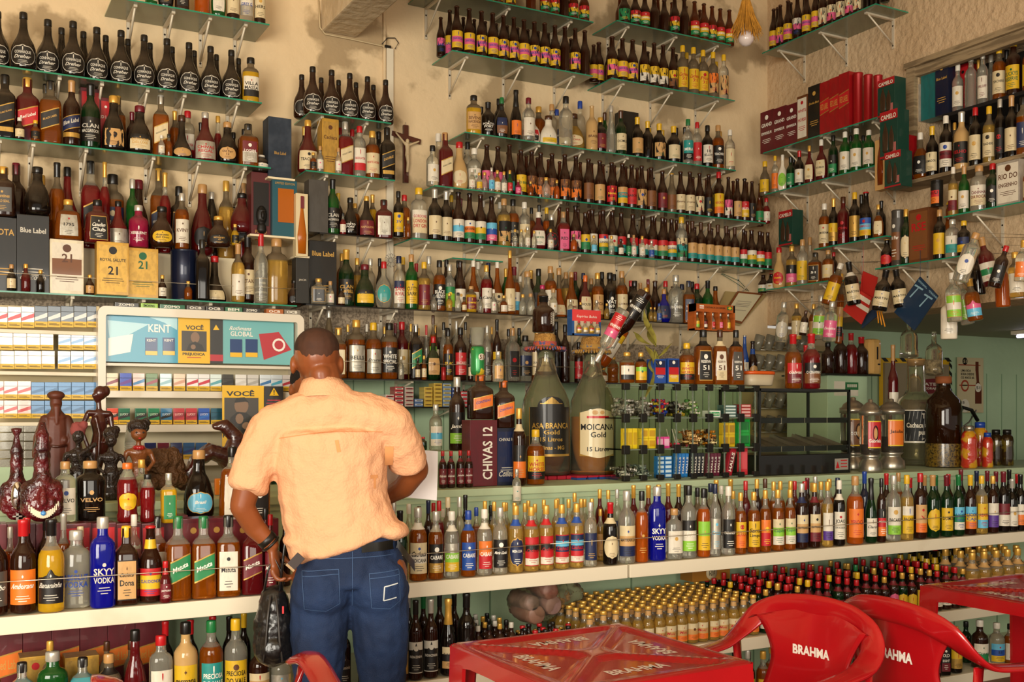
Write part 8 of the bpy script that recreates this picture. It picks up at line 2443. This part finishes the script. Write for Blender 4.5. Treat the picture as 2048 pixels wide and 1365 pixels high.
mb.add(v, [(j*n+i, j*n+(i+1) % n, (j+1)*n+(i+1) % n, (j+1)*n+i) for j in range(3) for i in range(n)], 0, True); mb.build('collar', shirtm, man)
# jeans
jn = [('t', [(-.015, 0, 1.02), (-.012, .0, .93), (-.008, 0, .87)], [.172, .186, .185], .68, (0, 1, 0), .12), ('s', (-.098, -.035, .86), (.103, .10, .115)), ('s', (.088, -.035, .86), (.100, .10, .115)),
 ('t', [(-.100, .0, .84), (-.112, 0, .68), (-.118, .015, .50), (-.12, 0, .30), (-.12, -.015, .10)], [.108, .098, .078, .070, .064]), ('t', [(.088, 0, .84), (.100, 0, .68), (.104, .015, .50), (.104, 0, .30), (.10, -.015, .10)], [.108, .098, .078, .070, .064])]
jo = organic('jeans', jn, .0065, jeans, man, smooth=4, disp=(.014, .06))
stitch = mat('pale_denim_stitch', '#3a5276', .8)
def pocket(x0, x1, z0, z1, zt): 
    return [(.0022, L_((x0, z1), (x1, z1+.008), 6)), (.0022, L_((x0, z1), (x0+.008, z0), 6)), (.0022, L_((x1, z1+.008), (x1+.004, z0+.018), 6)), (.0022, L_((x0+.008, z0), ((x0+x1)/2+.02, z0-.006), 4)), (.0022, L_(((x0+x1)/2+.02, z0-.006), (x1+.004, z0+.018), 4)), (.0022, L_((x0, z1-.016), (x1, z1-.008), 6))]
onto('pocket_stitching', pocket(-.165, -.045, .80, .925, 0)+pocket(.055, .155, .80, .915, 0)+[(.0022, L_((-.19, .965), (.165, .972), 12)), (.0022, L_((-.0, .99), (.0, .80), 8))], stitch, jo)
onto('pocket_patch', [(.004, L_((.105, .872), (.150, .880), 4)), (.004, L_((.105, .872), (.102, .825), 4)), (.004, L_((.102, .825), (.146, .832), 4))], mat('white_thread', '#c8ccc8', .8), jo)
onto('belt', [(.030, L_((.03, 1.00), (.17, 1.005), 8))], blk, jo, .004)
mb = MB(); mb.box((-.016, -.003, -.05), (.016, .003, .0), 0, None, .001); mb.box((-.017, -.004, -.056), (.017, .004, -.048), 1); o = mb.build('hanging_strap', [mat('brown_leather', '#2c1a12', .5), mat('tan_edge', '#a88860', .6)], man, (-.165, -.155, .985), (.0, .75, 0))
for sx in (-.12, .10):
    organic('shoe', [('t', [(sx, -.05, .045), (sx, .06, .045), (sx, .17, .038)], [.045, .046, .038], .9), ('s', (sx, -.04, .075), (.042, .05, .035))], .006, mat('black_shoe_leather', '#14110f', .35, coat=.3), man)
# watch
d_ = Vector((.06, .01, -.065)).normalized(); mb = MB(); M = Matrix.Translation(hand_l+Vector((-.018, .0, .022))) @ d_.to_track_quat('Z', 'Y').to_matrix().to_4x4()
mb.lathe([(-.012, .030), (-.010, .034), (.010, .034), (.012, .030)], 20, 0, 1, 1, M, cap=False); mb.lathe([(-.003, .031), (-.002, .035), (.004, .036), (.006, .032)], 20, 0, 1, 1, M @ Matrix.Translation((0, 0, .018)), cap=False); w = mb.build('black_watch', blk, man)
MR = Matrix.Translation(man.location) @ Matrix.Rotation(rz, 4, 'Z')
# paper sheets held in his right hand
pc = MR @ Vector((.225, .295, 1.20)); f0 = at_px(786, 905, pc.y); 
P = [at_px(x, y, pc.y+dy) for x, y, dy in ((760, 896, 0), (876, 903, .0), (876, 1002, .0), (770, 992, 0))]; c = sum(P, Vector())/4
mb = MB(); V = [q-c for q in P]; n = 8; v = []
for j in range(n+1):
    for i in range(n+1): s_, t_ = i/n, j/n; q = (V[0]*(1-s_)+V[1]*s_)*(1-t_)+(V[3]*(1-s_)+V[2]*s_)*t_; v.append(q+Vector((0, .012*math.sin(s_*3)+.01*t_*t_, 0)))
m_ = len(v); F = [(j*(n+1)+i, j*(n+1)+i+1, (j+1)*(n+1)+i+1, (j+1)*(n+1)+i) for j in range(n) for i in range(n)]
mb.add(v+[(q[0], q[1]+.0012, q[2]) for q in v], F+[tuple(m_+q for q in f[::-1]) for f in F], 0, True); o = mb.build('paper_sheets', mat('white_paper', '#e8e0dc', .7), None, c); tag(o, 'white paper sheets held in the man\'s right hand', 'paper')
# black bag
bp = MR @ Vector((-.262, .03, .0)); bg_ = empty('leather_bag', (bp.x, bp.y, .585), rz, 'black leather bag with side zips hanging from the man\'s left hand', 'bag'); blk_l = mat('soft_black_leather', '#131110', .38, coat=.4, bump=.6, bscale=14)
organic('bag_body', [('t', [(-.0, 0, .055), (0, 0, .16), (0, 0, .24)], [.070, .066, .045], 1.0), ('s', (0, 0, .07), (.072, .085, .068)), ('s', (0, 0, .20), (.052, .06, .075))], .005, blk_l, bg_, smooth=3, disp=(.012, .04))
mb = MB()
for x in (-.022, .022): mb.tube([(x*1.4, -.070, .03), (x, -.078, .10), (x*.8, -.068, .18), (x*.4, -.052, .25)], .004, 0, 6)
mb.build('zip_piping', mat('grey_piping', '#3c3834', .4), bg_)
mb = MB(); hz = .98-.585-.07
for y in (-.016, .016): mb.tube([(-.035, y, .24), (-.022, y, .32), (.0, y, hz+.018+.035), (.022, y, .33), (.03, y, .24)], .006, 0, 8, .6)
mb.tube([(.018, -.03, .24), (.034, -.01, .40), (.045, .0, .50)], .005, 0, 6); mb.build('handle_straps', blk_l, bg_)
mb = MB(); mb.box((.03, -.066, .19), (.036, -.062, .215)); mb.build('red_tag', labm('r'), bg_)
# attendant in green behind the counter
at = onY(606, 800, 5.33)[0]; rp = empty('person', (at.x, 5.29, 0), math.radians(170), 'person in a green shirt behind the counter, mostly hidden by the man', 'person'); hc = Vector((0, .03, 1.585))
B = [('s', hc+Vector((0, 0, .012)), (.075, .094, .10)), ('s', hc+Vector((0, .03, -.045)), (.058, .068, .065)), ('s', hc+Vector((0, .100, -.015)), (.013, .02, .018)), ('s', hc+Vector((-.079, .0, -.02)), (.011, .02, .03)), ('s', hc+Vector((.079, .0, -.02)), (.011, .02, .03)), ('s', hc+Vector((0, .094, -.055)), (.024, .010, .007)),
 ('t', [(0, .01, 1.55), (0, 0, 1.40)], [.055, .07]), ('t', [(0, 0, 1.36), (0, 0, 1.1), (0, 0, .9)], [.14, .13, .14], .7), ('t', [(-.19, 0, 1.36), (.19, 0, 1.36)], [.055, .055])]
for sx in (-1, 1): B += [('t', [(sx*.21, 0, 1.35), (sx*.25, .03, 1.2), (sx*.25, .08, 1.09)], [.052, .045, .038]), ('t', [(sx*.25, .08, 1.09), (sx*.18, .2, 1.165)], [.038, .027]), ('t', [(sx*.10, 0, .88), (sx*.11, 0, .48), (sx*.11, -.01, .08)], [.09, .06, .04])]+hand((0, .1, 1), (sx*.18, .2, 1.165), (-sx*.5, .8, 0), (0, .1, -1), .5)
organic('body', B, .007, skin, rp); organic('hair', [('s', hc+Vector((0, -.012, .035)), (.082, .099, .088))], .006, hairm, rp)
organic('shirt', [('t', [(-.2, 0, 1.37), (0, 0, 1.40), (.2, 0, 1.37)], [.066, .075, .066]), ('t', [(0, 0, 1.34), (0, 0, 1.15), (0, 0, .92)], [.185, .175, .178], .68)]+[('t', [(sx*.215, 0, 1.36), (sx*.25, .02, 1.22)], [.068, .066]) for sx in (-1, 1)], .008, mat('green_shirt_cotton', '#3c6c50', .85), rp, disp=(.012, .06))
organic('trousers', [('t', [(0, 0, .95), (0, 0, .88)], [.17, .175], .7)]+[('t', [(sx*.09, 0, .86), (sx*.11, 0, .5), (sx*.11, -.01, .08)], [.11, .08, .06]) for sx in (-1, 1)], .009, mat('grey_trousers', '#3c3834', .85), rp)
clamp_to_shelves()
solve_overlaps()
slide_brackets()
label_items()
